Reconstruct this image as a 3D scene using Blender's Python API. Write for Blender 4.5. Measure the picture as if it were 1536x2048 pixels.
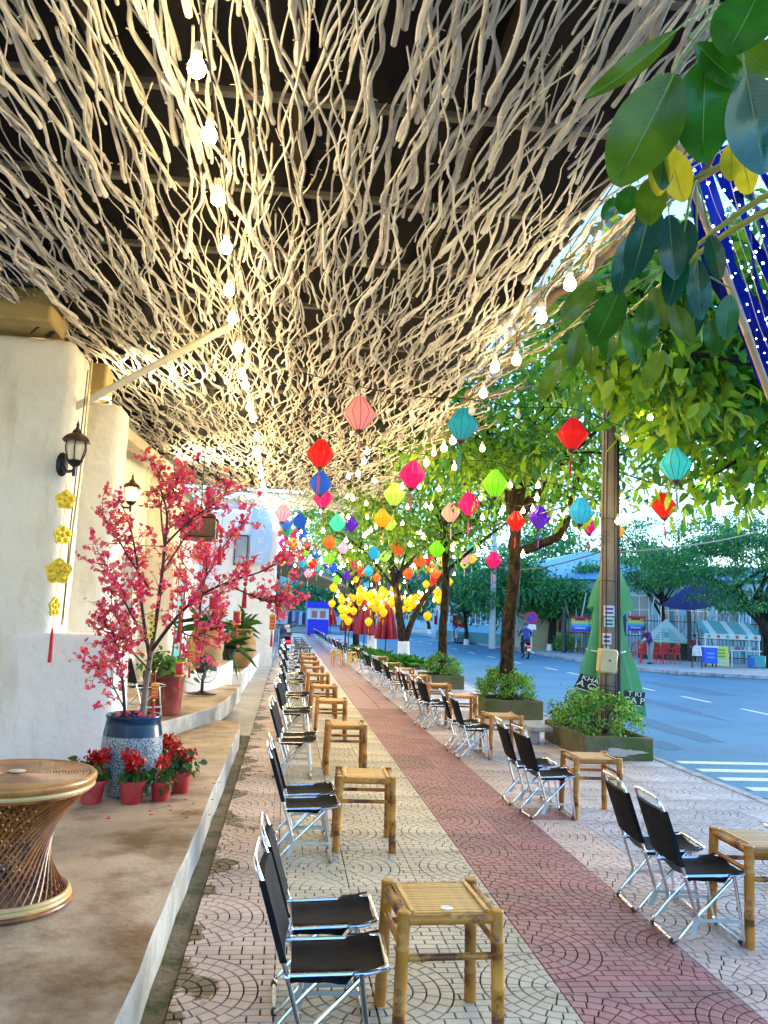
import bpy, math, random
import numpy as np
from mathutils import Vector, Matrix

R = math.radians
PI = math.pi
for _o in list(bpy.data.objects):
    bpy.data.objects.remove(_o)
SC = bpy.context.scene
COL = SC.collection
# ------------------------------------------------------------------ camera
F_PX, EYE = 1600.0, 1.54                             # focal length in photo pixels, eye height
cam = bpy.data.cameras.new('camera')
cam.sensor_fit = 'HORIZONTAL'
cam.sensor_width = 36.0
cam.lens = F_PX / 1536 * 36
cam.clip_start, cam.clip_end = 0.05, 3000
cam_o = bpy.data.objects.new('camera', cam)
COL.objects.link(cam_o)
CAM_R = Matrix.Rotation(R(-6.533), 3, 'Z') @ Matrix.Rotation(R(90 + 7.427), 3, 'X') @ Matrix.Rotation(R(2.3), 3, 'Z')
cam_o.matrix_world = Matrix.Translation((0, 0, EYE)) @ CAM_R.to_4x4()
SC.camera = cam_o
# ------------------------------------------------------------------ sky, sun, exposure
SUN_EL, SUN_AZ = R(10), R(62)
W = bpy.data.worlds.new('World')
SC.world = W
W.use_nodes = True
wn = W.node_tree
bg = wn.nodes['Background']
sky = wn.nodes.new('ShaderNodeTexSky')
sky.sky_type = 'NISHITA'
sky.sun_disc = False
sky.sun_elevation = SUN_EL
sky.sun_rotation = SUN_AZ
sky.air_density = 1.0
sky.dust_density = 0.3
sky.ozone_density = 4.0
wn.links.new(sky.outputs[0], bg.inputs[0])
bg.inputs[1].default_value = 0.15
sun = bpy.data.lights.new('sun', 'SUN')
sun.energy = 0.5
sun.angle = R(20)
sun.color = (1.0, 0.93, 0.82)
sun_o = bpy.data.objects.new('sun', sun)
COL.objects.link(sun_o)
_d = Vector((math.sin(SUN_AZ) * math.cos(SUN_EL), math.cos(SUN_AZ) * math.cos(SUN_EL), math.sin(SUN_EL)))
sun_o.rotation_euler = _d.to_track_quat('Z', 'Y').to_euler()
vs = SC.view_settings
vs.view_transform = 'Standard'
vs.look = 'None'
vs.gamma = 1.0
vs.use_curve_mapping = False
vs.exposure = 2.75
SC.render.engine = 'CYCLES'
SC.cycles.use_denoising = True
SC.cycles.max_bounces = 6
SC.cycles.transparent_max_bounces = 12
SC.cycles.caustics_reflective = False
SC.cycles.caustics_refractive = False
SC.cycles.sample_clamp_indirect = 6.0

# ------------------------------------------------------------------ helpers
rng = random.Random(7)
nrng = np.random.default_rng(11)

def ray(px, py):
    return CAM_R @ Vector(((px - 768) / F_PX, (1024 - py) / F_PX, -1.0))

def at(px, py, Y):
    """world point that stands Y metres down the street and is seen at this photo pixel"""
    v = ray(px, py)
    return v * (Y / v.y) + Vector((0, 0, EYE))

def gnd(px, py, z=0.0):
    """world point on the level z that is seen at this photo pixel"""
    v = ray(px, py)
    return v * ((z - EYE) / v.z) + Vector((0, 0, EYE))

def on(x, y, z=0.0):
    """survey point: x, y read off the straight-ahead plan of the pavement, set on the level z"""
    return gnd(575 + 1613 * x / y, 1225 - 1613 * (z - EYE) / y, z)

def proj(p):
    q = CAM_R.transposed() @ (Vector(p) - Vector((0, 0, EYE)))
    return 768 + F_PX * q.x / -q.z, 1024 - F_PX * q.y / -q.z

MATS = {}
def srgb(r, g, b):
    f = lambda c: ((c / 255 + 0.055) / 1.055) ** 2.4 if c > 10 else c / 255 / 12.92
    return (f(r), f(g), f(b))

def mat(name, col, rough=0.6, var=0.12, scale=6.0, bump=0.0, bscale=None, metal=0.0, transl=0.0, emit=None, estr=0.0,
        col2=None, c2scale=None, c2lo=0.45, c2hi=0.62, objvar=0.0, spec=0.5, detail=5.0, alpha=1.0, coat=0.0, stretch=None):
    """one procedural principled material: base colour with noise mottling, optional second colour in patches, bump, per-object variation"""
    if name in MATS:
        return MATS[name]
    m = bpy.data.materials.new(name)
    m.use_nodes = True
    nt = m.node_tree
    N, L = nt.nodes, nt.links
    b = N['Principled BSDF']
    tc = N.new('ShaderNodeTexCoord')
    no = N.new('ShaderNodeTexNoise')
    no.inputs['Scale'].default_value = scale
    no.inputs['Detail'].default_value = detail
    L.new(tc.outputs['Object'], no.inputs['Vector'])
    base = N.new('ShaderNodeMix'); base.data_type = 'RGBA'
    base.inputs['A'].default_value = (*[max(0, c * (1 - var * 1.6)) for c in col], 1)
    base.inputs['B'].default_value = (*[min(1, c * (1 + var * 1.6)) for c in col], 1)
    L.new(no.outputs['Fac'], base.inputs['Factor'])
    out = base.outputs['Result']
    if col2 is not None:
        n2 = N.new('ShaderNodeTexNoise')
        n2.inputs['Scale'].default_value = c2scale or scale * 0.4
        n2.inputs['Detail'].default_value = 7
        n2.inputs['Roughness'].default_value = 0.62
        if stretch:
            mpn = N.new('ShaderNodeMapping'); mpn.inputs['Scale'].default_value = stretch
            L.new(tc.outputs['Object'], mpn.inputs['Vector']); L.new(mpn.outputs[0], n2.inputs['Vector'])
        else:
            L.new(tc.outputs['Object'], n2.inputs['Vector'])
        rp = N.new('ShaderNodeMapRange')
        rp.inputs['From Min'].default_value = c2lo
        rp.inputs['From Max'].default_value = c2hi
        L.new(n2.outputs['Fac'], rp.inputs['Value'])
        mx = N.new('ShaderNodeMix'); mx.data_type = 'RGBA'
        L.new(rp.outputs[0], mx.inputs['Factor'])
        L.new(out, mx.inputs['A'])
        mx.inputs['B'].default_value = (*col2, 1)
        out = mx.outputs['Result']
    if objvar:
        oi = N.new('ShaderNodeObjectInfo')
        mr = N.new('ShaderNodeMapRange')
        mr.inputs['To Min'].default_value = 1 - objvar
        mr.inputs['To Max'].default_value = 1 + objvar
        L.new(oi.outputs['Random'], mr.inputs['Value'])
        vm = N.new('ShaderNodeVectorMath'); vm.operation = 'SCALE'
        L.new(out, vm.inputs[0]); L.new(mr.outputs[0], vm.inputs['Scale'])
        out = vm.outputs[0]
    L.new(out, b.inputs['Base Color'])
    b.inputs['Roughness'].default_value = rough
    b.inputs['Metallic'].default_value = metal
    b.inputs['Specular IOR Level'].default_value = spec
    b.inputs['Coat Weight'].default_value = coat
    b.inputs['Alpha'].default_value = alpha
    if emit is not None:
        b.inputs['Emission Color'].default_value = (*emit, 1)
        b.inputs['Emission Strength'].default_value = estr
    if bump:
        bn = N.new('ShaderNodeTexNoise')
        bn.inputs['Scale'].default_value = bscale or scale * 3
        bn.inputs['Detail'].default_value = 6
        L.new(tc.outputs['Object'], bn.inputs['Vector'])
        bp = N.new('ShaderNodeBump')
        bp.inputs['Strength'].default_value = 1.0
        bp.inputs['Distance'].default_value = bump
        L.new(bn.outputs['Fac'], bp.inputs['Height'])
        L.new(bp.outputs[0], b.inputs['Normal'])
    if transl:
        tr = N.new('ShaderNodeBsdfTranslucent')
        L.new(out, tr.inputs['Color'])
        ms = N.new('ShaderNodeMixShader')
        ms.inputs[0].default_value = transl
        L.new(b.outputs[0], ms.inputs[1]); L.new(tr.outputs[0], ms.inputs[2])
        L.new(ms.outputs[0], N['Material Output'].inputs['Surface'])
    MATS[name] = m
    return m

class MB:
    """collects shapes; build() links them as ONE mesh object"""
    def __init__(s):
        s.v, s.f, s.m = [], [], []
        s.mi = 0
    def add(s, vs, fs):
        n = len(s.v)
        s.v.extend([tuple(v) for v in vs])
        s.f.extend([tuple(n + i for i in f) for f in fs])
        s.m.extend([s.mi] * len(fs))
        return s
    def box(s, c, size, rot=None, bev=0.0):
        hx, hy, hz = [q / 2 for q in size]
        c = Vector(c)
        M = rot if rot is not None else Matrix.Identity(3)
        if bev <= 0:
            P = [Vector((x, y, z)) for z in (-hz, hz) for y in (-hy, hy) for x in (-hx, hx)]
            s.add([c + M @ p for p in P], [(0, 2, 3, 1), (4, 5, 7, 6), (0, 1, 5, 4), (2, 6, 7, 3), (0, 4, 6, 2), (1, 3, 7, 5)])
            return s
        b = min(bev, hx * .49, hy * .49, hz * .49)
        P, idx = [], {}
        for sx in (-1, 1):
            for sy in (-1, 1):
                for sz in (-1, 1):
                    for ax in range(3):
                        p = [sx * (hx - b), sy * (hy - b), sz * (hz - b)]
                        p[ax] = (sx * hx, sy * hy, sz * hz)[ax]
                        idx[(sx, sy, sz, ax)] = len(P)
                        P.append(c + M @ Vector(p))
        F = []
        for ax in range(3):
            o1, o2 = [(1, 2), (2, 0), (0, 1)][ax]
            for sg in (-1, 1):
                q = []
                for a1, a2 in ((-1, -1), (1, -1), (1, 1), (-1, 1)):
                    k = [0, 0, 0]; k[ax] = sg; k[o1] = a1; k[o2] = a2
                    q.append(idx[(*k, ax)])
                F.append(q if sg > 0 else q[::-1])
        for ax in range(3):                       # edge strips
            o1, o2 = [(1, 2), (2, 0), (0, 1)][ax]
            for a1 in (-1, 1):
                for a2 in (-1, 1):
                    k0 = [0, 0, 0]; k0[ax] = -1; k0[o1] = a1; k0[o2] = a2
                    k1 = list(k0); k1[ax] = 1
                    q = [idx[(*k0, o1)], idx[(*k1, o1)], idx[(*k1, o2)], idx[(*k0, o2)]]
                    F.append(q if a1 * a2 < 0 else q[::-1])
        for sx in (-1, 1):
            for sy in (-1, 1):
                for sz in (-1, 1):
                    q = [idx[(sx, sy, sz, a)] for a in range(3)]
                    F.append(q if sx * sy * sz > 0 else q[::-1])
        return s.add(P, F)
    def tube(s, path, rad, n=8, cap=True, closed=False):
        P = [Vector(p) for p in path]
        k = len(P)
        rr = rad if hasattr(rad, '__len__') else [rad] * k
        T = []
        for i in range(k):
            if closed:
                t = P[(i + 1) % k] - P[i - 1]
            else:
                t = P[min(i + 1, k - 1)] - P[max(i - 1, 0)]
            T.append(t.normalized() if t.length > 1e-9 else Vector((0, 0, 1)))
        up = Vector((0, 0, 1)) if abs(T[0].z) < .9 else Vector((1, 0, 0))
        u = T[0].cross(up).normalized()
        vs = []
        for i in range(k):
            u = (u - T[i] * u.dot(T[i]))
            u = u.normalized() if u.length > 1e-6 else T[i].orthogonal().normalized()
            w = T[i].cross(u)
            for j in range(n):
                a = 2 * PI * j / n
                vs.append(P[i] + (u * math.cos(a) + w * math.sin(a)) * rr[i])
        fs = []
        for i in range(k if closed else k - 1):
            i2 = (i + 1) % k
            for j in range(n):
                j2 = (j + 1) % n
                fs.append((i * n + j, i * n + j2, i2 * n + j2, i2 * n + j))
        if cap and not closed:
            fs.append(tuple(range(n))[::-1])
            fs.append(tuple((k - 1) * n + j for j in range(n)))
        return s.add(vs, fs)
    def lathe(s, prof, n=20, c=(0, 0, 0), M=None, a0=0.0, cap=True):
        c = Vector(c)
        M = M or Matrix.Identity(3)
        vs, fs = [], []
        for r, z in prof:
            for j in range(n):
                a = a0 + 2 * PI * j / n
                vs.append(c + M @ Vector((r * math.cos(a), r * math.sin(a), z)))
        k = len(prof)
        for i in range(k - 1):
            for j in range(n):
                j2 = (j + 1) % n
                fs.append((i * n + j, i * n + j2, (i + 1) * n + j2, (i + 1) * n + j))
        if cap:
            if prof[0][0] > 1e-4: fs.append(tuple(range(n))[::-1])
            if prof[-1][0] > 1e-4: fs.append(tuple((k - 1) * n + j for j in range(n)))
        return s.add(vs, fs)
    def ball(s, c, r, n=8, m=6, sc=(1, 1, 1)):
        c = Vector(c)
        prof = [(max(1e-5, r * math.sin(PI * i / m)), -r * math.cos(PI * i / m)) for i in range(m + 1)]
        return s.lathe(prof, n, c, Matrix.Diagonal(sc), cap=False)
    def prism(s, poly, z0, z1, M=None, c=(0, 0, 0)):
        M = M or Matrix.Identity(3)
        c = Vector(c)
        n = len(poly)
        vs = [c + M @ Vector((x, y, z0)) for x, y in poly] + [c + M @ Vector((x, y, z1)) for x, y in poly]
        fs = [tuple(range(n))[::-1], tuple(range(n, 2 * n))] + [(i, (i + 1) % n, n + (i + 1) % n, n + i) for i in range(n)]
        return s.add(vs, fs)
    def mesh(s, name, sharp=38):
        me = bpy.data.meshes.new(name)
        me.from_pydata(s.v, [], s.f)
        if any(s.m):
            me.polygons.foreach_set('material_index', s.m)
        me.polygons.foreach_set('use_smooth', [True] * len(s.f))
        me.update()
        if sharp:
            me.set_sharp_from_angle(angle=R(sharp))
        return me
    def build(s, name, m, parent=None, sharp=38):
        me = s.mesh(name, sharp)
        for k in (m if isinstance(m, (list, tuple)) else [m]):
            me.materials.append(k)
        return link(name, me, parent)

def link(name, data, parent=None):
    o = bpy.data.objects.new(name, data)
    COL.objects.link(o)
    if parent is not None:
        o.parent = parent
    return o

def tag(o, label=None, cat=None, group=None, kind=None):
    for k, v in (('label', label), ('category', cat), ('group', group), ('kind', kind)):
        if v: o[k] = v
    return o

def thing(name, label, cat, loc=(0, 0, 0), rz=0.0, group=None):
    o = link(name, None)
    o.empty_display_size = 0.1
    o.location = loc
    o.rotation_euler = (0, 0, rz)
    return tag(o, label, cat, group)

def dup(o, parent=None):
    c = o.copy()
    COL.objects.link(c)
    c.parent = parent
    for ch in o.children:
        dup(ch, c)
    return c

def setmat(o, m, slot=0):
    """material of this object only; the mesh stays shared"""
    o.material_slots[slot].link = 'OBJECT'
    o.material_slots[slot].material = m
    return o

def text_part(body, size, extrude, m, parent, loc, rot):
    cu = bpy.data.curves.new('lettering', 'FONT')
    cu.body = body; cu.size = size; cu.align_x = 'CENTER'; cu.extrude = extrude
    tmp = link('lettering_tmp', cu)
    dg = bpy.context.evaluated_depsgraph_get()
    me = bpy.data.meshes.new_from_object(tmp.evaluated_get(dg))
    bpy.data.objects.remove(tmp); bpy.data.curves.remove(cu)
    me.materials.clear(); me.materials.append(m)
    o = link('lettering', me, parent)
    o.location = loc; o.rotation_euler = rot
    return o

def rotz(a): return Matrix.Rotation(a, 3, 'Z')
def rotx(a): return Matrix.Rotation(a, 3, 'X')
def roty(a): return Matrix.Rotation(a, 3, 'Y')

def smooth_path(pts, n=4):
    P = [Vector(p) for p in pts]
    out = []
    for i in range(len(P) - 1):
        p0, p1, p2, p3 = P[max(i - 1, 0)], P[i], P[i + 1], P[min(i + 2, len(P) - 1)]
        for k in range(n):
            t = k / n
            out.append(0.5 * ((2 * p1) + (p2 - p0) * t + (2 * p0 - 5 * p1 + 4 * p2 - p3) * t * t + (3 * p1 - p0 - 3 * p2 + p3) * t ** 3))
    out.append(P[-1])
    return out

def round_path(pts, r=0.03, n=4, closed=False):
    """polyline with rounded corners (bent tube)"""
    P = [Vector(p) for p in pts]
    k = len(P)
    out = []
    for i in range(k):
        if not closed and i in (0, k - 1):
            out.append(P[i]); continue
        a, b, c = P[i - 1], P[i], P[(i + 1) % k]
        d1, d2 = (a - b), (c - b)
        q = min(r, d1.length * .45, d2.length * .45)
        s, e = b + d1.normalized() * q, b + d2.normalized() * q
        for j in range(n + 1):
            t = j / n
            out.append(s * (1 - t) ** 2 + b * 2 * t * (1 - t) + e * t * t)
    return out

def leaf_mesh(name, C, D, U, Ln, Wd, mi, fold=0.25, droop=0.15, shape=0):
    """many leaves at once: C base points, D directions, U leaf-plane side vectors, Ln lengths, Wd widths, mi material index per leaf"""
    C, D, U = np.asarray(C, float), np.asarray(D, float), np.asarray(U, float)
    n = len(C)
    D = D / (np.linalg.norm(D, axis=1, keepdims=True) + 1e-9)
    U = U - D * np.sum(U * D, axis=1, keepdims=True)
    U = U / (np.linalg.norm(U, axis=1, keepdims=True) + 1e-9)
    Nn = np.cross(D, U)
    Ln, Wd = np.asarray(Ln, float)[:, None], np.asarray(Wd, float)[:, None]
    def pt(t, w, h): return C + D * Ln * t + U * Wd * w * 0.5 + Nn * (Wd * h)
    g = np.array([0, 0, -1.0])
    V = np.stack([pt(0, 0, 0), pt(.3, .95, fold * .9), pt(.68, .85, fold * .6) + g * Ln * droop * .4, pt(1, 0, 0) + g * Ln * droop,
                  pt(.68, -.85, fold * .6) + g * Ln * droop * .4, pt(.3, -.95, fold * .9)], axis=1)
    me = bpy.data.meshes.new(name)
    me.vertices.add(6 * n)
    me.vertices.foreach_set('co', V.reshape(-1))
    idx = (np.arange(n)[:, None] * 6 + np.array([0, 1, 2, 3, 0, 3, 4, 5])[None]).reshape(-1)
    me.loops.add(8 * n)
    me.loops.foreach_set('vertex_index', idx.astype(np.int32))
    me.polygons.add(2 * n)
    me.polygons.foreach_set('loop_start', (np.arange(2 * n) * 4).astype(np.int32))
    me.polygons.foreach_set('material_index', np.repeat(np.asarray(mi, np.int32), 2))
    me.update(calc_edges=True)
    me.validate()
    return me

def rand_dirs(n, up=0.0):
    v = nrng.normal(size=(n, 3))
    v[:, 2] += up
    return v / np.linalg.norm(v, axis=1, keepdims=True)

def clump_leaves(name, centres, per, rad, size, mats, parent, flat=0.8, up=-0.2, wr=0.45, droop=0.25, w=None, loc=(0, 0, 0)):
    """foliage: leaf clumps round the given centres, in parent space"""
    Cc = np.asarray(centres, float) - np.asarray(loc, float)
    k = len(Cc)
    C = np.repeat(Cc, per, axis=0)
    n = len(C)
    off = nrng.normal(size=(n, 3)) * rad * 0.6
    off[:, 2] *= flat
    C = C + off
    D = off / (np.linalg.norm(off, axis=1, keepdims=True) + 1e-6) * 0.6 + rand_dirs(n) * 0.8
    D[:, 2] += up
    Ln = size * nrng.uniform(.6, 1.25, n)
    mi = nrng.choice(len(mats), n, p=w)
    me = leaf_mesh(name, C, D, rand_dirs(n), Ln, Ln * wr * nrng.uniform(.6, 1.4, n), mi, droop=droop, fold=.32)
    for m in mats: me.materials.append(m)
    return link(name, me, parent)
# ------------------------------------------------------------------ materials of the setting
M_road = mat('asphalt', (0.042, 0.195, 0.30), .55, .55, 34, .008, 120, col2=(0.026, 0.125, 0.20), c2scale=.45, c2lo=.40, c2hi=.70, spec=.5)  # blue of the sky light is put into the asphalt colour
M_ground = mat('earth', (0.16, 0.15, 0.12), .9, .2, 1.5, .01, 20)
M_grout = mat('grout', (0.016, 0.011, 0.009), .9, .25, 9, .002, 80, col2=(0.05, 0.055, 0.03), c2scale=4)
M_tr = mat('tile_red', (0.40, 0.165, 0.145), .5, .35, 5, .002, 160, col2=(0.33, 0.20, 0.165), c2scale=2.5, objvar=.2, spec=.45)
M_tp = mat('tile_pink', (0.62, 0.46, 0.37), .5, .32, 5, .002, 160, col2=(0.46, 0.35, 0.27), c2scale=2.5, objvar=.18, spec=.45)
M_tb = mat('tile_beige', (0.66, 0.56, 0.39), .5, .32, 5, .002, 160, col2=(0.42, 0.35, 0.23), c2scale=2.5, objvar=.18, spec=.45)
M_tg = mat('tile_grey', (0.57, 0.50, 0.46), .5, .36, 5, .002, 160, col2=(0.38, 0.32, 0.29), c2scale=2.5, objvar=.18, spec=.45)
M_conc = mat('concrete', (0.48, 0.375, 0.26), .6, .34, 3.2, .004, 30, col2=(0.19, 0.105, 0.045), c2scale=2.0, c2lo=.46, c2hi=.64, detail=9)
M_concf = mat('concrete_face', (0.44, 0.43, 0.39), .75, .3, 5, .004, 40, col2=(0.30, 0.29, 0.24), c2scale=3)
M_path = mat('pale_concrete', (0.50, 0.47, 0.42), .7, .2, 2, .003, 30, col2=(0.40, 0.36, 0.3), c2scale=1.2)
M_kerb = mat('kerb_stone', (0.40, 0.42, 0.43), .75, .25, 6, .004, 40, col2=(0.22, 0.22, 0.2), c2scale=5)
M_mud = mat('mud', (0.19, 0.145, 0.085), .85, .4, 9, .012, 30, col2=(0.06, 0.065, 0.02), c2scale=4.5, c2lo=.45, c2hi=.6)
M_white_paint = mat('road_paint', (0.78, 0.75, 0.62), .6, .15, 14, .001, 60, col2=(0.45, 0.45, 0.42), c2scale=16, c2lo=.6, c2hi=.72)
M_plaster = mat('plaster', (0.86, 0.82, 0.72), .8, .12, 1.6, .03, 7, col2=(0.58, 0.47, 0.31), c2scale=3.2, c2lo=.54, c2hi=.78, detail=9, stretch=(1, 1, .22))
M_white = mat('white_plaster', (0.82, 0.80, 0.78), .8, .1, 2, .022, 9, col2=(0.60, 0.54, 0.45), c2scale=3.2, c2lo=.56, c2hi=.8, detail=9, stretch=(1, 1, .22))

def struct(o): return tag(o, kind='structure')

def blob(cx, cy, rx, ry, n=22, seed=0, rough=1.0):
    r_ = random.Random(seed)
    hs = [(k, r_.uniform(0, 6.28), r_.uniform(.4, 1) * .55 / k ** .85 * rough) for k in (2, 3, 4, 5, 7, 9, 12, 16, 21)]
    out = []
    for i in range(n):
        t = 2 * PI * i / n
        q = max(.25, 1 + sum(a_ * math.sin(k * t + p_) for k, p_, a_ in hs))
        out.append((cx + rx * q * math.cos(t), cy + ry * q * math.sin(t)))
    return out
# ------------------------------------------------------------------ ground, road, pavements
struct(MB().box((0, 200, -0.33), (1600, 1600, 0.1)).build('ground', M_ground))
KX = 4.36                                                     # kerb line of the cafe pavement
FK = [(13.0, 400), (13.0, 42), (12.9, 34.6), (13.14, 29.3), (14.4, 27.8), (16.9, 26.6), (24, 24.5), (70, 15)]
far_kerb = FK + [(70, -30), (KX, -30), (KX, 400)]
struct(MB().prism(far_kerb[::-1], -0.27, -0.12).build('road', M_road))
mk = MB()
road_marks = [(9.75 - .02 * i, y) for i, y in enumerate((15.8, 18.4, 21.2, 26.4, 28.8))] + [(9.4, 32.5 + 4 * i) for i in range(10)]
road_o = bpy.data.objects['road']
for i, (x, y) in enumerate(road_marks):
    MB().box((x, y, -0.117), (0.12, 1.35, 0.006)).build('lane_dash', M_white_paint, road_o)
for y in (9.78, 9.27, 8.76, 8.24, 7.73, 7.22, 6.7):
    MB().box((6.15, y, -0.117), (2.45 + rng.uniform(-.04, .04), 0.17, 0.006)).build('crossing_bar', M_white_paint, road_o)
M_patch = mat('asphalt_patch', (0.024, 0.115, 0.185), .65, .2, 6, .004, 120)  # darker asphalt, same sky-light blue put into its colour
pp = []
for i in range(15):
    a = i / 14
    pp.append((13.6 + 4.2 * a, 27.6 - 3.0 * a + .1 * math.sin(i)))
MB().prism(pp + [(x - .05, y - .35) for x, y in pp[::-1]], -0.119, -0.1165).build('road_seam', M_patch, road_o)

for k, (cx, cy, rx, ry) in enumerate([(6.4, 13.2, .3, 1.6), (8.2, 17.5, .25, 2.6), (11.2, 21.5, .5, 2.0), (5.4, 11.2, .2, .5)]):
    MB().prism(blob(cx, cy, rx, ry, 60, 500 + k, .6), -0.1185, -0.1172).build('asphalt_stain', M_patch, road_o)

# cafe pavement: slab, kerb stones, tiles
walk = struct(MB().box(((-0.377 + KX) / 2, 31, -0.143), (KX + .377, 66, 0.27)).build('sidewalk', M_grout))
y = -1.6
while y < 40:
    MB().box((KX + 0.062, y + .49, -0.06 + rng.uniform(-.004, .004)), (0.12, 0.975, 0.135), bev=.012).build('kerb_stone', M_kerb, walk)
    y += 0.98

def clip_poly(poly, nx, ny, d):
    """keep the side nx*x+ny*y >= d"""
    out = []
    for i in range(len(poly)):
        a, b = poly[i], poly[(i + 1) % len(poly)]
        da, db = nx * a[0] + ny * a[1] - d, nx * b[0] + ny * b[1] - d
        if da >= 0: out.append(a)
        if da * db < 0:
            t = da / (da - db)
            out.append((a[0] + (b[0] - a[0]) * t, a[1] + (b[1] - a[1]) * t))
    return out

def area(p): return abs(sum(p[i][0] * p[(i + 1) % len(p)][1] - p[(i + 1) % len(p)][0] * p[i][1] for i in range(len(p)))) / 2

def tile_mesh(corner, name):
    """a cast paving tile of 0.4 m (unit square scaled later): quarter-circle courses of setts round one corner, straight courses in the rest"""
    S, g, rings, RR = 0.4, 0.0072, 6, 0.335
    polys = []
    dr = RR / rings
    for k in range(rings):
        r0, r1 = k * dr + g * .5, (k + 1) * dr - g * .5
        n = max(1, round((k + .5) * dr * PI / 2 / 0.062))
        off = 0.5 * (k % 2)
        cuts = sorted({0.0, 1.0} | {(i + off) / n for i in range(n + 1) if 0.02 < (i + off) / n < .98})
        for a, b in zip(cuts[:-1], cuts[1:]):
            ga = g * .5 / ((r0 + r1) / 2)
            t0, t1 = a * PI / 2 + ga, b * PI / 2 - ga
            q = 3
            A = [t0 + (t1 - t0) * i / q for i in range(q + 1)]
            polys.append([(r1 * math.cos(t), r1 * math.sin(t)) for t in A] + [(max(r0, .004) * math.cos(t), max(r0, .004) * math.sin(t)) for t in A[::-1]])
    row = 0
    yy = 0.0
    while yy < S - .01:
        h = 0.05
        xx = -0.05 * (row % 2)
        while xx < S:
            p = [(xx + g / 2, yy + g / 2), (xx + .1 - g / 2, yy + g / 2), (xx + .1 - g / 2, yy + h - g / 2), (xx + g / 2, yy + h - g / 2)]
            cx, cy = xx + .05, yy + h / 2
            l = math.hypot(cx, cy) or 1
            p = clip_poly(p, cx / l, cy / l, RR + g * .5)
            if len(p) > 2: polys.append(p)
            xx += 0.1
        yy += h
        row += 1
    mb = MB()
    mb.mi = 1
    e = .0016
    mb.box((.2, .2, -.0155), (S - 2 * e, S - 2 * e, .015))
    mb.mi = 0
    for p in polys:
        for nx, ny, d in ((1, 0, e), (-1, 0, -(S - e)), (0, 1, e), (0, -1, -(S - e))):
            p = clip_poly(p, nx, ny, d)
            if len(p) < 3: break
        if len(p) < 3 or area(p) < 1.2e-4: continue
        q = []
        for x, y_ in p:
            X, Y_ = x / S, y_ / S
            if corner in (1, 2): X = 1 - X
            if corner in (2, 3): Y_ = 1 - Y_
            q.append((X * S, Y_ * S))
        if corner in (1, 3): q = q[::-1]
        cx = sum(a for a, _ in q) / len(q); cy = sum(b for _, b in q) / len(q)
        n = len(q)
        dz = rng.uniform(-.0006, .0006)
        b = .0016
        top = []
        for a, bb in q:
            l = math.hypot(a - cx, bb - cy) or 1
            top.append((a - (a - cx) / l * b, bb - (bb - cy) / l * b))
        vs = [(a, bb, -.0085) for a, bb in q] + [(a, bb, -.0012 + dz) for a, bb in q] + [(a, bb, dz) for a, bb in top]
        fs = [tuple(range(2 * n, 3 * n))]
        for i in range(n):
            j = (i + 1) % n
            fs += [(i, j, n + j, n + i), (n + i, n + j, 2 * n + j, 2 * n + i)]
        mb.add(vs, fs)
    me = mb.mesh(name, 30)
    me.materials.append(M_tb); me.materials.append(M_grout)
    return me

TILES = [tile_mesh(c, 'paving_tile') for c in range(4)]
COLS = [-.377, .03, .435, .84, 1.235, 1.63, 1.985, 2.38, 2.776, 3.172, 3.568, 3.964, 4.36]
def muddy(src, name):
    """the tile nearest the step: mud washed over it from the gutter, in patches with edges of their own"""
    m = src.copy(); m.name = name
    N, L = m.node_tree.nodes, m.node_tree.links
    b = N['Principled BSDF']
    old = b.inputs['Base Color'].links[0].from_socket
    geo = N.new('ShaderNodeNewGeometry')
    no = N.new('ShaderNodeTexNoise'); no.inputs['Scale'].default_value = 2.6; no.inputs['Detail'].default_value = 9; no.inputs['Roughness'].default_value = .62
    L.new(geo.outputs['Position'], no.inputs['Vector'])
    sx = N.new('ShaderNodeSeparateXYZ'); L.new(geo.outputs['Position'], sx.inputs[0])
    mr = N.new('ShaderNodeMapRange'); mr.inputs['From Min'].default_value = -.38; mr.inputs['From Max'].default_value = -.02; mr.inputs['To Min'].default_value = .10; mr.inputs['To Max'].default_value = -.16
    L.new(sx.outputs['X'], mr.inputs['Value'])
    ad = N.new('ShaderNodeMath'); ad.operation = 'ADD'; L.new(no.outputs['Fac'], ad.inputs[0]); L.new(mr.outputs[0], ad.inputs[1])
    m2 = N.new('ShaderNodeMapRange'); m2.inputs['From Min'].default_value = .555; m2.inputs['From Max'].default_value = .59
    L.new(ad.outputs[0], m2.inputs['Value'])
    mx = N.new('ShaderNodeMix'); mx.data_type = 'RGBA'
    L.new(m2.outputs[0], mx.inputs['Factor']); L.new(old, mx.inputs['A']); mx.inputs['B'].default_value = (.135, .10, .05, 1)
    L.new(mx.outputs['Result'], b.inputs['Base Color'])
    return m
M_tpm = muddy(M_tp, 'tile_pink_muddy')
CMAT = [M_tpm, M_tb, M_tb, M_tb, M_tr, M_tr, M_tp, M_tg, M_tg, M_tg, M_tg, M_tg]
TS = .405
Y0 = 3.53 - TS * 3
NROW = 28
for j in range(NROW):
    for i in range(12):
        x0, w = COLS[i], COLS[i + 1] - COLS[i]
        jj = j + 1 + (1 if i in (4, 5) else 0)
        c = {(0, 0): 0, (1, 0): 1, (1, 1): 2, (0, 1): 3}[(i % 2, jj % 2)]
        if rng.random() < .06: c = rng.randrange(4)
        px, py = proj((x0 + w / 2, Y0 + (j + .5) * TS, 0))
        if px > 1640 or px < 250 or py > 2180: continue
        o = link('paving_tile', TILES[c], walk)
        o.location = (x0, Y0 + j * TS, rng.uniform(-.0008, .0012))
        o.scale = (w / .4, TS / .4, 1)
        m = CMAT[i]
        if m is M_tp and rng.random() < .08: m = M_tr
        setmat(o, m)
far_t = MB()
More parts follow.
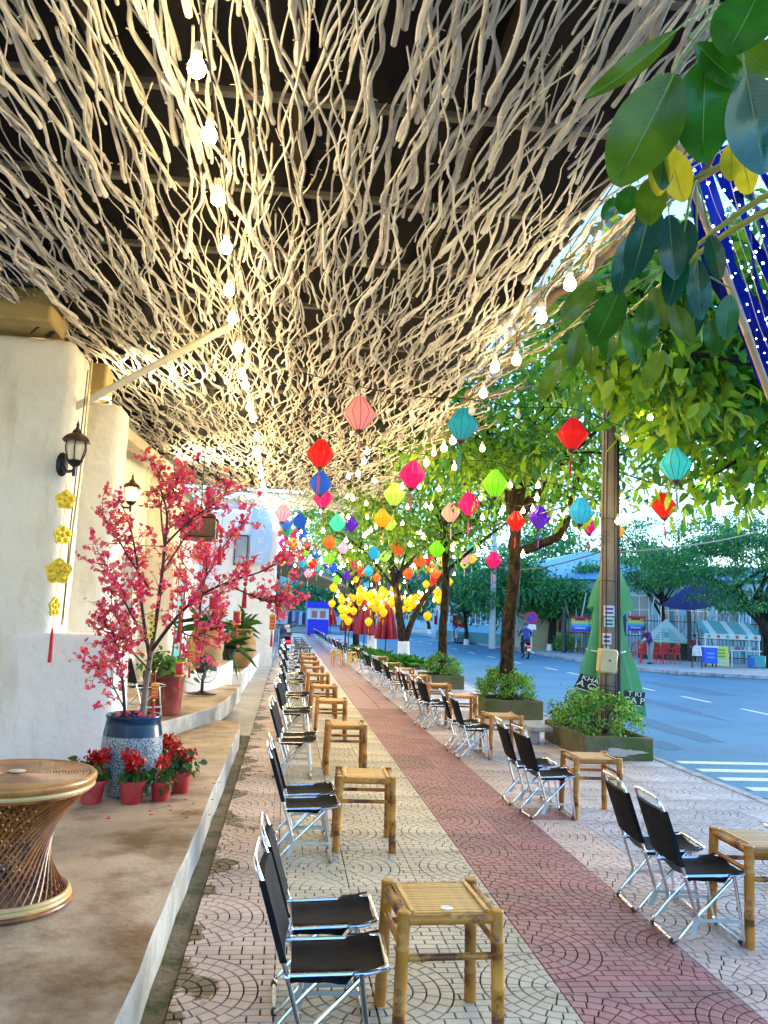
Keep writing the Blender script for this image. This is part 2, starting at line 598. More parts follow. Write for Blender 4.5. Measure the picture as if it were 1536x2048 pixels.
mats_far = [M_tp, M_tb, M_tr, M_tg, M_tpm]
for j in range(NROW, NROW + 118):
    for i in range(12):
        x0, x1 = COLS[i], COLS[i + 1]
        far_t.mi = mats_far.index(CMAT[i])
        ya = Y0 + j * TS
        far_t.box(((x0 + x1) / 2, ya + TS / 2, -.008 + rng.uniform(-.001, .001)), (x1 - x0 - .008, TS - .008, .016), bev=.003)
tag(far_t.build('distant_tiles', mats_far, walk), kind='stuff')

# strip of bare mortar between the step and the tiles, with mud
gut = struct(MB().box((-0.425, 9, -0.07), (0.092, 24, 0.125)).build('gutter_strip', M_mud))
# ------------------------------------------------------------------ cafe steps
def slab(name, poly, z0, z1, m_top, m_side, lip=.012):
    """concrete slab with a worn, slightly crooked top edge"""
    mb = MB()
    n = len(poly)
    cx, cy = sum(p[0] for p in poly) / n, sum(p[1] for p in poly) / n
    ins = []
    for i in range(n):
        a, b, c = Vector((*poly[i - 1], 0)), Vector((*poly[i], 0)), Vector((*poly[(i + 1) % n], 0))
        t = ((b - a).normalized() + (c - b).normalized()).normalized()
        nn = Vector((-t.y, t.x, 0))
        ins.append((poly[i][0] + nn.x * lip, poly[i][1] + nn.y * lip))
    vs = [(x, y_, z0) for x, y_ in poly] + [(x, y_, z1 - lip) for x, y_ in poly] + [(x, y_, z1) for x, y_ in ins]
    mb.mi = 1
    mb.add(vs, [(i, (i + 1) % n, n + (i + 1) % n, n + i) for i in range(n)])
    mb.add(vs, [(n + i, n + (i + 1) % n, 2 * n + (i + 1) % n, 2 * n + i) for i in range(n)])
    mb.mi = 0
    mb.add(vs, [tuple(range(2 * n, 3 * n))])
    return mb.build(name, [m_top, m_side], sharp=50)
edge = [(-.470 + .003 * math.sin(i * 1.7) + .004 * math.sin(i * .6) + rng.uniform(-.0025, .0025), -1 + i * .185) for i in range(60)]
edge[-1] = (-.52, 10.2)
st1 = slab('step_platform', edge + [(-3.4, 10.25), (-3.4, -1)], -.2, .2, M_conc, M_concf)
struct(st1)
e2 = [(-1.40, 8.45), (-1.22, 8.95), (-1.02, 9.6), (-.90, 10.0), (-.82, 10.8), (-.77, 11.8), (-.74, 12.9), (-.74, 13.0)]
e2 = [tuple(on(a, b, .37)[:2]) for a, b in e2]
st2 = slab('upper_step', e2 + [(-2.5, 13.35), (-2.5, 8.6)], .15, .37, M_conc, M_concf)
struct(st2)
struct(MB().box((-1.44, 26.4, -.06), (2.118, 32, .11)).build('side_path', M_path))

# ------------------------------------------------------------------ road across: far pavement
fk = [(70, 400)] + FK
struct(MB().prism(fk[::1], -.27, -.005).build('far_sidewalk', mat('far_paving', (0.36, 0.38, 0.38), .7, .2, 2, .003, 30, col2=(0.28, 0.3, 0.3), c2scale=1)))
fwk = bpy.data.objects['far_sidewalk']
line = [Vector((x, y_, 0)) for x, y_ in [(13.0, 70), (13.0, 42), (12.9, 34.6), (13.14, 29.3), (14.4, 27.8), (16.9, 26.6), (24, 24.5)]]
for a, b in zip(line[:-1], line[1:]):
    n = max(1, round((b - a).length / 1.1))
    for k in range(n):
        p, q = a.lerp(b, k / n), a.lerp(b, (k + 1) / n)
        d = (q - p)
        ang = math.atan2(d.y, d.x)
        MB().box(((p + q) / 2) + Vector((0, 0, -.055)), (d.length - .01, .14, .125), rot=rotz(ang), bev=.012).build('kerb_stone', M_kerb, fwk)
# ------------------------------------------------------------------ cafe building
M_wood_beam = mat('weathered_beam', (0.62, 0.55, 0.40), .7, .2, 6, .003, 40)
M_dark_iron = mat('black_iron', (0.015, 0.014, 0.014), .4, .2, 20, metal=.3, spec=.5)
M_lampglass = mat('lamp_glass', (0.75, 0.70, 0.55), .15, .05, 5, alpha=.45)
M_copper = mat('dark_copper', (0.10, 0.045, 0.03), .4, .25, 12, metal=.5)
M_brass = mat('brass_pipe', (0.55, 0.42, 0.2), .35, .2, 20, metal=.6)
M_teal = mat('teal_paint', (0.05, 0.42, 0.42), .5, .12, 5)
M_darkwood = mat('dark_wood', (0.06, 0.018, 0.012), .4, .3, 8, .001, 40)
M_gold = mat('gold_foil', (0.85, 0.52, 0.03), .35, .25, 60, .004, 120, metal=.35, col2=(0.95, 0.78, 0.08), c2scale=45)
M_redsilk = mat('red_tassel', (0.55, 0.012, 0.02), .7, .2, 40)

def plaster_block(name, m, x0, x1, y0, y1, z0, z1, rad=.06, taper=0.0, nz=14, seed=1, parent=None, top_round=.08):
    """hand-plastered pillar: rounded corners, wavering faces, slightly wider foot"""
    r_ = random.Random(seed)
    mb = MB()
    ring = []
    cx, cy = (x0 + x1) / 2, (y0 + y1) / 2
    for (qx, qy, a0) in ((x1 - rad, y0 + rad, -90), (x1 - rad, y1 - rad, 0), (x0 + rad, y1 - rad, 90), (x0 + rad, y0 + rad, 180)):
        for k in range(6):
            a = R(a0 + 90 * k / 5)
            ring.append((qx + rad * math.cos(a), qy + rad * math.sin(a)))
    ph = [r_.uniform(0, 6) for _ in range(6)]
    vs, fs = [], []
    n = len(ring)
    zs = [z0 + (z1 - top_round - z0) * i / nz for i in range(nz + 1)] + [z1 - top_round * (1 - math.sin(R(a))) for a in (30, 60, 90)]
    for i, z in enumerate(zs):
        t = (z - z0) / (z1 - z0)
        gsc = taper * (1 - t) ** 2
        ins = 0 if i <= nz else top_round * (1 - math.cos(R((i - nz) * 30)))
        for x, y_ in ring:
            wob = .012 * math.sin(2.1 * z + ph[0] + x * 2) + .008 * math.sin(5 * z + ph[1] + y_ * 3)
            dx, dy = x - cx, y_ - cy
            l = math.hypot(dx, dy)
            k = 1 + (wob + gsc - ins) / l
            vs.append((cx + dx * k, cy + dy * k, z))
    for i in range(len(zs) - 1):
        for j in range(n):
            j2 = (j + 1) % n
            fs.append((i * n + j, i * n + j2, (i + 1) * n + j2, (i + 1) * n + j))
    fs.append(tuple((len(zs) - 1) * n + j for j in range(n)))
    mb.add(vs, fs)
    return mb.build(name, m, parent, sharp=60)

cafe = thing('cafe_building', 'cream plastered cafe front with rounded pillars beside the pavement', 'building', (-2.4, 7, 0.2))
def L(p): return (p[0] + 2.4, p[1] - 7, p[2] - .2)
# pillars carry names of their own; coordinates relative to the building's base
def pil(x0, x1, y0, y1, z0, z1, **k): return plaster_block('pillar', k.pop('m', M_plaster), x0 + 2.4, x1 + 2.4, y0 - 7, y1 - 7, z0 - .2, z1 - .2, parent=cafe, **k)
pil(-2.85, -2.03, 7.30, 7.92, .2, 3.92, seed=3, rad=.10, taper=.03)
pil(-2.40, -1.44, 7.24, 7.84, .2, 1.28, seed=5, rad=.12, taper=.05, m=M_white, top_round=.05)
pil(-2.5, -1.78, 8.2, 8.62, .2, 3.58, seed=8, rad=.09, taper=.02)
pil(-2.55, -1.98, 14.2, 14.8, .36, 3.8, seed=12, rad=.08)
wall = MB().box((-.25, 8.0, 1.95), (.30, 15.0, 4.3), bev=.02).build('facade_wall', M_plaster, cafe)
pil(-2.5, -.37, 23.35, 23.8, -.02, 4.35, seed=21, rad=.04, m=M_white)
MB().box((-1.5, -4.2, 1.95), (.3, 8.6, 4.3)).build('facade_wall', M_plaster, cafe)
MB().box((-.95, .9, 1.95), (1.1, .3, 4.3)).build('facade_wall', M_plaster, cafe)
# beams on the pillar heads
MB().box((-.10, .25, 3.92), (.62, .5, .30), bev=.02).build('beam_block', mat('beam_block', (0.42, 0.32, 0.12), .7, .2, 5, .003), cafe)
MB().box((.20, 1.3, 3.62), (.5, .34, .30), bev=.02).build('beam_block', MATS['beam_block'], cafe)
b0, b1 = at(222, 822, 8.75), at(322, 946, 14.6)
bm = MB()
dd = b1 - b0
bm.box((b0 + b1) / 2 - Vector((-2.4, 7, .2)), (.2, dd.length, .16), rot=Matrix.Rotation(math.atan2(dd.z, dd.y), 3, 'X'), bev=.012)
bm.build('wooden_beam', M_wood_beam, cafe)
# doors and windows of the facade
def facade_panel(y0, y1, z0, z1, name, m, sub=None, frame=None):
    o = MB().box(((-.095), (y0 + y1) / 2 - 7, (z0 + z1) / 2 - .2), (.03, y1 - y0, z1 - z0), bev=.005).build(name, m, cafe)
    if frame:
        fr = MB()
        for (yy, hh, zz, ww) in (((y0 - .03), z1 - z0 + .12, (z0 + z1) / 2, .06), ((y1 + .03), z1 - z0 + .12, (z0 + z1) / 2, .06)):
            fr.box((-.085, yy - 7, zz - .2), (.07, ww, hh), bev=.006)
        fr.box((-.085, (y0 + y1) / 2 - 7, z1 + .03 - .2), (.068, y1 - y0 - .004, .06), bev=.006)
        fr.build('frame', frame, o)
    return o
d = facade_panel(15.2, 16.9, .36, 2.5, 'door', M_teal, frame=M_teal)
for k in range(4):
    MB().box((-.076, 15.42 + k * .42 - 7, 1.2), (.012, .34, 1.9), bev=.004).build('door_board', M_teal, d)
d = facade_panel(18.4, 19.6, .36, 2.4, 'door', M_teal, frame=M_darkwood)
wd = facade_panel(10.2, 11.0, 1.25, 2.2, 'window', mat('window_dark', (.02, .02, .022), .15, .2, 3), frame=M_dark_iron)
for k in range(3):
    MB().box((-.07, 10.3 + k * .3 - 7, 1.52), (.02, .03, .95)).build('window_bar', M_dark_iron, wd)
facade_panel(12.1, 13.1, 1.2, 2.3, 'window', mat('window_sky', (.25, .35, .42), .1, .1, 3), frame=M_white)
# end wall: blue panel with the vertical letters, framed window, dark board
ew = Vector((-1.0 + 2.4, 22.96 - 7, 0))
EY = 23.3 - 7
def LP(px, py, Y): return at(px, py, Y) - Vector((-2.4, 7, .2))
sgc = LP(522, 1068, 23.28)
sg = MB().box(sgc, (.60, .05, 1.75), bev=.006).build('blue_sign', mat('pale_blue_board', (.36, .56, .80), .5, .06, 4), cafe)
for i, ch in enumerate('CAFE'):
    text_part(ch, .40, .012, mat('sign_letter', (.62, .70, .80), .5, .05, 4), sg, (sgc.x, sgc.y - .03, sgc.z + .43 - i * .41), (R(90), 0, 0))
c_ = LP(470, 1010, 23.28)
lil = MB().box(c_, (.95, .04, .26)).build('lilac_board', mat('lilac', (.50, .47, .78), .5, .08, 4), cafe)
c_ = LP(482, 1100, 23.28)
w2 = MB().box(c_, (.34, .04, .8), bev=.005).build('window', MATS['window_sky'], cafe)
fr = MB()
for q in (-.18, .18): fr.box((c_.x + q, c_.y - .012, c_.z), (.03, .06, .86))
for q in (-.42, .42): fr.box((c_.x, c_.y - .012, c_.z + q), (.328, .06, .03))
fr.build('frame', M_dark_iron, w2)

# white planter ledges along the facade
def ledge(label, poly, z0, z1):
    poly = [tuple(on(a, b, z1)[:2]) for a, b in poly]
    o = MB()
    t = slab('white_planter_ledge', poly, z0, z1, mat('ledge_top', (.50, .42, .30), .75, .2, 4, .004), M_white, lip=.03)
    tag(t, label, 'ledge')
    return t
ledge('white rounded ledge under the big ribbed jar', [(-1.72, 12.15), (-1.5, 12.05), (-1.25, 12.2), (-1.08, 12.7), (-1.02, 13.6), (-1.02, 15.2), (-2.12, 15.2), (-2.12, 12.2)], -.0, .66)
ledge('low white planter wall behind the ribbed jar', [(-.86, 15.4), (-.80, 22.9), (-2.1, 22.9), (-2.1, 15.4)], -.0, .40)

# struts
def strut(a, b, label):
    s = thing('awning_strut', label, 'strut', a)
    d_ = Vector(b) - Vector(a)
    MB().tube([(0, 0, 0), d_], .034, 12).build('tube', mat('strut_paint', (.74, .68, .52), .5, .1, 8), s)
    MB().box((-.02, 0, -.03), (.022, .16, .24), bev=.004).build('bracket_plate', MATS['strut_paint'], s)
strut(at(116, 832, 7.45), gnd(465, 650, 4.16), 'round cream strut from the rounded pillar up to the branch ceiling')
strut((-2.46, 15.6, 3.05), gnd(500, 958, 4.16), 'round cream strut over the blossom tree far along the facade')

# wall lamps
def coach_lamp(loc, label, rz=0.0, lit=False, arm=.22):
    t = thing('wall_lantern', label, 'lamp', loc, rz, 'coach lanterns on the cafe wall')
    MB().lathe([(.001, 0), (.05, 0), (.058, .012), (.03, .03), (.001, .034)], 14, (-arm, 0, -.02), roty(R(90)) @ Matrix.Diagonal((1.9, 1, 1))).build('wall_plate', M_dark_iron, t)
    MB().tube(smooth_path([(-arm + .02, 0, -.03), (-arm * .6, 0, -.09), (-arm * .2, 0, -.10), (0, 0, -.10)], 4), [.022] * 4 + [.014] * 8 + [.016], 10).tube([(0, 0, -.15), (0, 0, -.06)], .015, 10).build('arm', M_dark_iron, t)
    MB().lathe([(.02, -.07), (.05, -.05), (.06, -.03), (.078, -.015), (.05, -.01)], 6, a0=R(30)).build('cage_base', M_dark_iron, t)
    gl = MB().lathe([(.055, -.012), (.083, .06), (.088, .10), (.080, .155)], 6, a0=R(30), cap=False).build('glass', M_lampglass, t, sharp=10)
    for k in range(6):
        a = R(30 + 60 * k)
        MB().tube([(r * math.cos(a), r * math.sin(a), z) for r, z in ((.060, -.016), (.086, .055), (.092, .10), (.084, .158))], .006, 6).build('cage_bar', M_dark_iron, t)
    cr = MB().lathe([(.125, .150), (.128, .158), (.115, .175), (.085, .205), (.045, .225), (.035, .25), (.02, .262), (.012, .29), (.016, .30), (.006, .325), (.001, .345)], 6, a0=R(30)).build('roof', M_copper, t)
    m = mat('lamp_bulb_lit', (1, .9, .6), .4, emit=(1, .80, .42), estr=26) if lit else mat('lamp_bulb_off', (.8, .78, .68), .35, .05)
    MB().lathe([(.001, -.01), (.035, 0), (.038, .10), (.03, .12), (.001, .125)], 12).build('bulb', m, t)
    return t
coach_lamp(at(150, 918, 7.04), 'black coach lantern, unlit, on the front pillar above the gold charms', rz=R(-52), arm=.27)
coach_lamp(at(262, 1000, 10.4), 'glowing coach lantern on the cream wall behind the blossom tree', lit=True, arm=.40)

# brass conduit down the pillar
cd = thing('conduit_pipe', 'thin brass conduit running down the pillar beside the gold charms', 'pipe', at(160, 960, 7.18))
p0 = at(160, 960, 7.18)
MB().tube([at(184, 720, 7.26) - p0, at(160, 960, 7.2) - p0, at(146, 1060, 7.2) - p0, at(124, 1250, 7.19) - p0], .011, 8).build('pipe', M_brass, cd)
MB().tube([at(176, 740, 7.24) - p0, at(140, 1060, 7.18) - p0, at(126, 1240, 7.17) - p0], .005, 6).build('wire', M_dark_iron, cd)

# spotlights
def spot(loc, aim, label, power):
    t = thing('spotlight', label, 'spotlight', loc, 0, 'floodlights under the branch ceiling')
    d_ = (Vector(aim) - Vector(loc)).normalized()
    q = d_.to_track_quat('Z', 'Y').to_matrix()
    MB().box(q @ Vector((0, 0, -.03)), (.20, .15, .05), rot=q, bev=.01).build('housing', M_dark_iron, t)
    MB().box(q @ Vector((0, 0, .004)), (.17, .12, .014), rot=q).build('lit_glass', mat('flood_glass', (1, .95, .7), .3, emit=(1, .83, .42), estr=22), t)
    MB().tube(round_path([q @ Vector((-.12, 0, -.03)), q @ Vector((-.12, 0, -.16)), q @ Vector((.12, 0, -.16)), q @ Vector((.12, 0, -.03))], .02), .010, 6).build('yoke', M_dark_iron, t)
    la = bpy.data.lights.new('flood', 'AREA')
    la.shape = 'RECTANGLE'; la.size = .17; la.size_y = .12; la.energy = power; la.color = (1, .80, .40); la.spread = R(130)
    lo = link('flood_light', la, t)
    lo.location = q @ Vector((0, 0, .02))
    lo.rotation_euler = (-d_).to_track_quat('Z', 'Y').to_euler()
spot(at(103, 655, 7.35), (-1.4, 7.9, 4.5), 'floodlight on the tallest pillar aimed at the branches', 24)
spot(at(215, 818, 8.45), (-1.1, 9.3, 4.3), 'floodlight where the strut passes the second pillar', 16)
spot((-2.0, 13.9, 3.55), (-1.0, 13.6, 4.3), 'floodlight far along the facade above the dark box lamp', 16)

# dark wooden box lamp
t = thing('box_lamp', 'dark red wooden box lamp hanging over the blossom tree', 'lamp', at(398, 1078, 12.0))
MB().box((0, 0, .0), (.52, .5, .03), bev=.006).build('bottom_board', M_darkwood, t)
MB().box((0, 0, .16), (.46, .44, .28), bev=.01).build('panel_box', M_darkwood, t)
for sx in (-1, 1):
    for sy in (-1, 1):
        MB().box((sx * .235, sy * .225, .16), (.03, .03, .30), bev=.004).build('corner_post', M_darkwood, t)
MB().lathe([(.36, .30), (.33, .34), (.20, .39), (.06, .42), (.05, .46), (.001, .5)], 4, a0=R(45)).build('roof', M_darkwood, t)
for k in range(-1, 2):
    MB().box((k * .12, -.223, .16), (.012, .012, .26)).build('lattice_bar', M_copper, t)
MB().tube([(0, 0, .46), (0, 0, 1.62)], .008, 6).build('chain', M_dark_iron, t)

# gold charm string
t = thing('gold_charm_string', 'string of gold plum-blossom charms with red tassel below the coach lantern', 'ornament', at(131, 960, 6.98))
o0 = at(131, 960, 6.98)
def flower_poly(r, n=5, dent=.2, k=40):
    return [(r * (1 - dent * .5 + dent * .5 * math.cos(n * a)) * math.cos(a + PI / 2), r * (1 - dent * .5 + dent * .5 * math.cos(n * a)) * math.sin(a + PI / 2)) for a in [2 * PI * i / k for i in range(k)]]
for (px, py, r, tw) in ((131, 1000, .088, 25), (125, 1070, .088, 50), (117, 1143, .115, 0), (109, 1214, .085, 78)):
    c = at(px, py, 6.98) - o0
    Mx = rotz(R(tw)) @ rotx(R(90))
    g_ = MB().prism(flower_poly(r), -.010, .010, Mx, c)
    for k in range(5):
        a = PI / 2 + 2 * PI * k / 5
        for s_ in (-1, 1):
            g_.ball(c + Mx @ Vector((r * .58 * math.cos(a), r * .58 * math.sin(a), s_ * .008)), r * .27, 8, 5)
    for s_ in (-1, 1): g_.ball(c + Mx @ Vector((0, 0, s_ * .01)), r * .22, 8, 5)
    g_.build('gold_flower', M_gold, t)
MB().tube([at(133, 965, 6.98) - o0, at(131, 1000, 6.98) - o0, at(125, 1070, 6.98) - o0, at(117, 1143, 6.98) - o0, at(109, 1214, 6.98) - o0, at(105, 1265, 6.98) - o0], .003, 5).build('cord', M_gold, t)
MB().tube([at(105, 1256, 6.98) - o0, at(104, 1270, 6.98) - o0, at(99, 1325, 6.98) - o0], [.006, .014, .017], 8).build('tassel', M_redsilk, t)

# ------------------------------------------------------------------ branch canopy over the pavement
M_branch = mat('bleached_branch', (0.84, 0.78, 0.64), .8, .3, 9, .008, 26, col2=(0.28, 0.20, 0.12), c2scale=26, c2lo=.57, c2hi=.70, stretch=(1, .16, 1), objvar=.14, spec=.25)
M_cut = mat('cut_wood', (0.50, 0.36, 0.20), .8, .3, 20)
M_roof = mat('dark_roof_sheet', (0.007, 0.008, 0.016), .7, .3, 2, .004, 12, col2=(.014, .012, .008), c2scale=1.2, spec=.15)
M_batten = mat('batten_paint', (0.22, 0.20, 0.17), .7, .2, 5, .002, 40, spec=.2)
M_rafter = mat('rafter_wood', (0.05, 0.036, 0.025), .7, .25, 5, .002, 40, spec=.2)
canopy = thing('branch_canopy', 'flat awning roof hung full of bleached wavy branches over the pavement', 'awning', (0, 11, 4.2))
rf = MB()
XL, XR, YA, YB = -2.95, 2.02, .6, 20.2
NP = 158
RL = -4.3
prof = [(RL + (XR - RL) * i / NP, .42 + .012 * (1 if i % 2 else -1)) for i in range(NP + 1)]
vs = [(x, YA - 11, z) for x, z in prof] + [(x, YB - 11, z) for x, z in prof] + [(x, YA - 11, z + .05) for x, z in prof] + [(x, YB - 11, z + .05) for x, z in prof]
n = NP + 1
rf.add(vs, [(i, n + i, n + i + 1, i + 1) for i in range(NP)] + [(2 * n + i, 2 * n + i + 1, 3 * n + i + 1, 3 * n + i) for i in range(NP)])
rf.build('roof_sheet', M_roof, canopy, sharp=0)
yy = 1.2
while yy < YB:
    MB().box(((RL + XR) / 2, yy - 11, .30), (XR - RL, .055, .04), bev=.004).build('batten', M_batten, canopy)
    yy += 1.05
for x in (-2.3, -1.2, -.1, 1.0, 2.0):
    MB().box((x, (YA + YB) / 2 - 11, .36), (.07, YB - YA - .1, .075), bev=.004).build('rafter', M_rafter, canopy)

def branch(mb, p, L_, r, ang, seed, sides, fork=True, zamp=.02, step=.075, wave=1.0):
    """a bent, knotty stick: kinks, taper, cut ends, small stubs"""
    q = random.Random(seed)
    P, rad = [], []
    n_ = max(4, int(L_ / step))
    x, y_, z = p
    a = ang
    drift = bend = 0.0
    A_, lam, ph_ = q.uniform(.03, .16) * wave, q.uniform(.45, 1.3), q.uniform(0, 6.28)
    for i in range(n_ + 1):
        t = i / n_
        P.append(Vector((x, y_, z)))
        rad.append(r * (1 - .55 * t) * (1 + .14 * q.uniform(-1, 1)) * (1.28 if q.random() < .10 else 1))
        if q.random() < .36: drift = q.uniform(-.40, .40)
        drift *= .82
        wv = A_ * math.sin(2 * PI * (i * L_ / n_) / lam + ph_)
        bend = bend * .72 + drift * .5
        a = ang + bend + wv
        s_ = L_ / n_
        x += math.sin(a) * s_
        y_ -= math.cos(a) * s_
        z += q.uniform(-zamp, zamp) * .45 + (p[2] - z) * .2
    mb.tube(P, rad, sides, cap=False)
    k0 = len(mb.v) - sides * (n_ + 1)
    mb.f += [tuple(k0 + j for j in range(sides))[::-1], tuple(k0 + n_ * sides + j for j in range(sides))]
    mb.m += [1, 1]
    for i in range(2, n_ - 1):
        if q.random() < .20:                                    # stub of a cut twig
            d_ = Vector((q.uniform(-1, 1), q.uniform(-.9, .1), q.uniform(-.7, .3))).normalized()
            mb.tube([P[i], P[i] + d_ * (rad[i] + q.uniform(.008, .03))], [rad[i] * .5, rad[i] * .28], 4)
    if fork and q.random() < .16:
        i = q.randint(n_ // 4, max(n_ // 4 + 1, n_ * 2 // 3))
        sg_ = q.choice((-1, 1))
        branch(mb, P[i], (L_ * (1 - i / n_)) * q.uniform(.6, 1.05), rad[i] * .72, ang + sg_ * q.uniform(.12, .36), seed + 7777, max(4, sides - 1), False, zamp)

sticks = []
seed = 100
bands = []
Ysp = 2.3
while Ysp < 22.2:                                              # thick cut ends lie away from the camera; sticks run back towards it
    for i in range(112):
        x = XL + (XR - XL) * (i + rng.uniform(-.6, 1.2)) / 111
        sticks.append((x, Ysp + rng.uniform(-.62, .62)))
    Ysp += .80
sticks = [s_ for s_ in sticks if XL - .05 < s_[0] < XR + .06]
near = sorted(range(len(sticks)), key=lambda k: sticks[k][1])
visible = []
rest = MB()
cnt = 0
for k in near:
    x, y_ = sticks[k]
    seed += 1
    q = random.Random(seed)
    L_ = q.uniform(.8, 2.1)
    r = q.choice((q.uniform(.005, .009), q.uniform(.007, .012), q.uniform(.009, .015), q.uniform(.012, .021)))
    ang = q.gauss(0, .05) + (x + .2) * .02
    y_ = min(y_, YB + .1)
    z = 4.17 + q.uniform(-.075, .11)
    Yv = y_ - L_ * .5
    pyv = proj((x, max(y_, .3), z))[1]
    show = pyv > -40 and cnt < 300
    if pyv < -40: continue
    if show:
        mb = MB()
        branch(mb, (0, 0, 0), L_, r, ang, seed, 7, wave=1.0 + max(0, y_ - 5) * .12)
        o = mb.build('branch', [M_branch, M_cut], canopy, sharp=50)
        o.location = (x, y_ - 11, z - 4.2)
        cnt += 1
    else:
        branch(rest, (x, y_ - 11, z - 4.2), L_ * (.8 if y_ > 10 else 1), r, ang * 1.25, seed, 5 if y_ > 9 else 6, wave=1.0 + min(1.4, max(0, y_ - 5) * .12))
tag(rest.build('more_branches', [M_branch, M_cut], canopy, sharp=50), kind='stuff')
# ragged outer edge of twigs
edge_b = MB()
for k in range(130):
    y_ = 3.2 + (20.4 - 3.2) * k / 129 + rng.uniform(-.1, .1)
    branch(edge_b, (XR + rng.uniform(-.16, .10), y_ - 11, -.04 + rng.uniform(-.14, .16)), rng.uniform(.5, 1.3), rng.uniform(.006, .016), rng.uniform(-.2, .55), 9000 + k, 5, True, .05)
tag(edge_b.build('edge_twigs', mat('brown_twig', (0.26, 0.19, 0.11), .8, .3, 8, .003, 40), canopy, sharp=50), kind='stuff')
# rim trunks along the outer edge
for k in range(9):
    y_ = 4.4 + k * 2.05
    mb = MB()
    branch(mb, (0, 0, 0), 2.5, .034, 0.02, 400 + k, 8, False, .03)
    o = mb.build('rim_branch', MATS['brown_twig'], canopy, sharp=50)
    o.location = (XR + .03 + rng.uniform(-.02, .02), y_ - 11, .03 + .012 * (k % 3))
# ------------------------------------------------------------------ bamboo tables
M_bam = mat('bamboo', (0.47, 0.185, 0.022), .42, .45, 9, .0015, 60, col2=(0.13, 0.034, 0.008), c2scale=6.5, c2lo=.52, c2hi=.60, objvar=.18)
M_bamtop = mat('bamboo_slat', (0.68, 0.375, 0.10), .45, .2, 14, .001, 90, col2=(0.50, 0.29, 0.09), c2scale=11, objvar=.12)
M_chrome = mat('chrome_tube', (0.72, 0.73, 0.75), .22, .12, 30, metal=1.0)
M_canvas = mat('black_canvas', (0.005, 0.006, 0.009), .75, .3, 40, .0012, 500, col2=(.014, .014, .013), c2scale=8, spec=.15, objvar=.5)
M_rubber = mat('black_rubber', (0.012, 0.012, 0.012), .6, .2, 10)
M_flat = mat('galvanised_bar', (0.50, 0.56, 0.60), .4, .15, 20, metal=.8)

def bamboo_pole(mb, a, b, r, node=.13, n=10, seed=0):
    a, b = Vector(a), Vector(b)
    q = random.Random(seed)
    L_ = (b - a).length
    ts = [0.0]
    t = q.uniform(.3, 1) * node
    nodes = []
    while t < L_ - .02:
        nodes.append(t); t += node * q.uniform(.8, 1.25)
    P, rad = [a], [r]
    for t in nodes:
        for dt, k in ((-.008, 1.0), (-.002, 1.10), (.002, 1.08), (.008, .985)):
            P.append(a.lerp(b, (t + dt) / L_)); rad.append(r * k)
    P.append(b); rad.append(r)
    mb.tube(P, rad, n)
    return mb

def make_table():
    t = thing('bamboo_table', 'x', 'table')
    H, S = .47, .175
    sd = 1
    for sx in (-1, 1):
        for sy in (-1, 1):
            sd += 1
            MBo = bamboo_pole(MB(), (sx * (S + .012), sy * (S + .012), 0), (sx * S, sy * S, H), .0245, .16, 12, sd)
            MBo.lathe([(.0245, H), (.026, H + .004), (.021, H + .009), (.001, H + .010)], 12, (sx * S, sy * S, 0), cap=False)
            MBo.build('leg', M_bam, t)
    for sx in (-1, 1):
        sd += 1
        bamboo_pole(MB(), (sx * S, -S + .018, H - .022), (sx * S, S - .018, H - .022), .0185, .17, 10, sd).build('top_rail', M_bam, t)
        bamboo_pole(MB(), (sx * (S + .004), -S + .018, H - .115), (sx * (S + .004), S - .018, H - .115), .0125, .17, 10, sd + 20).build('side_rail', M_bam, t)
        bamboo_pole(MB(), (-S + .018, sx * S, H - .022), (S - .018, sx * S, H - .022), .0185, .17, 10, sd + 40).build('top_rail', M_bam, t)
        bamboo_pole(MB(), (-S + .018, sx * (S + .006), H - .15), (S - .018, sx * (S + .006), H - .15), .0125, .17, 10, sd + 60).build('side_rail', M_bam, t)
    N_ = 17
    me = MB().box((0, 0, 0), (2 * S - .034, .0165, .008), bev=.003).mesh('slat')
    me.materials.append(M_bamtop)
    for k in range(N_):
        yy_ = -S + .026 + (2 * S - .052) * k / (N_ - 1)
        o = link('slat', me, t)
        o.location = (rng.uniform(-.003, .003), yy_, H - .006 + rng.uniform(-.0008, .0008))
        o.rotation_euler = (0, 0, rng.uniform(-.006, .006))
    for sx in (-1, 1):
        MB().box((sx * (S - .034), 0, H + .002), (.017, 2 * S - .03, .007), bev=.003).build('edge_strip', M_bamtop, t)
    bamboo_pole(MB(), (0, -S + .01, H - .028), (0, S - .01, H - .028), .010, .2, 8, 91).build('cross_bar', M_bam, t)
    return t

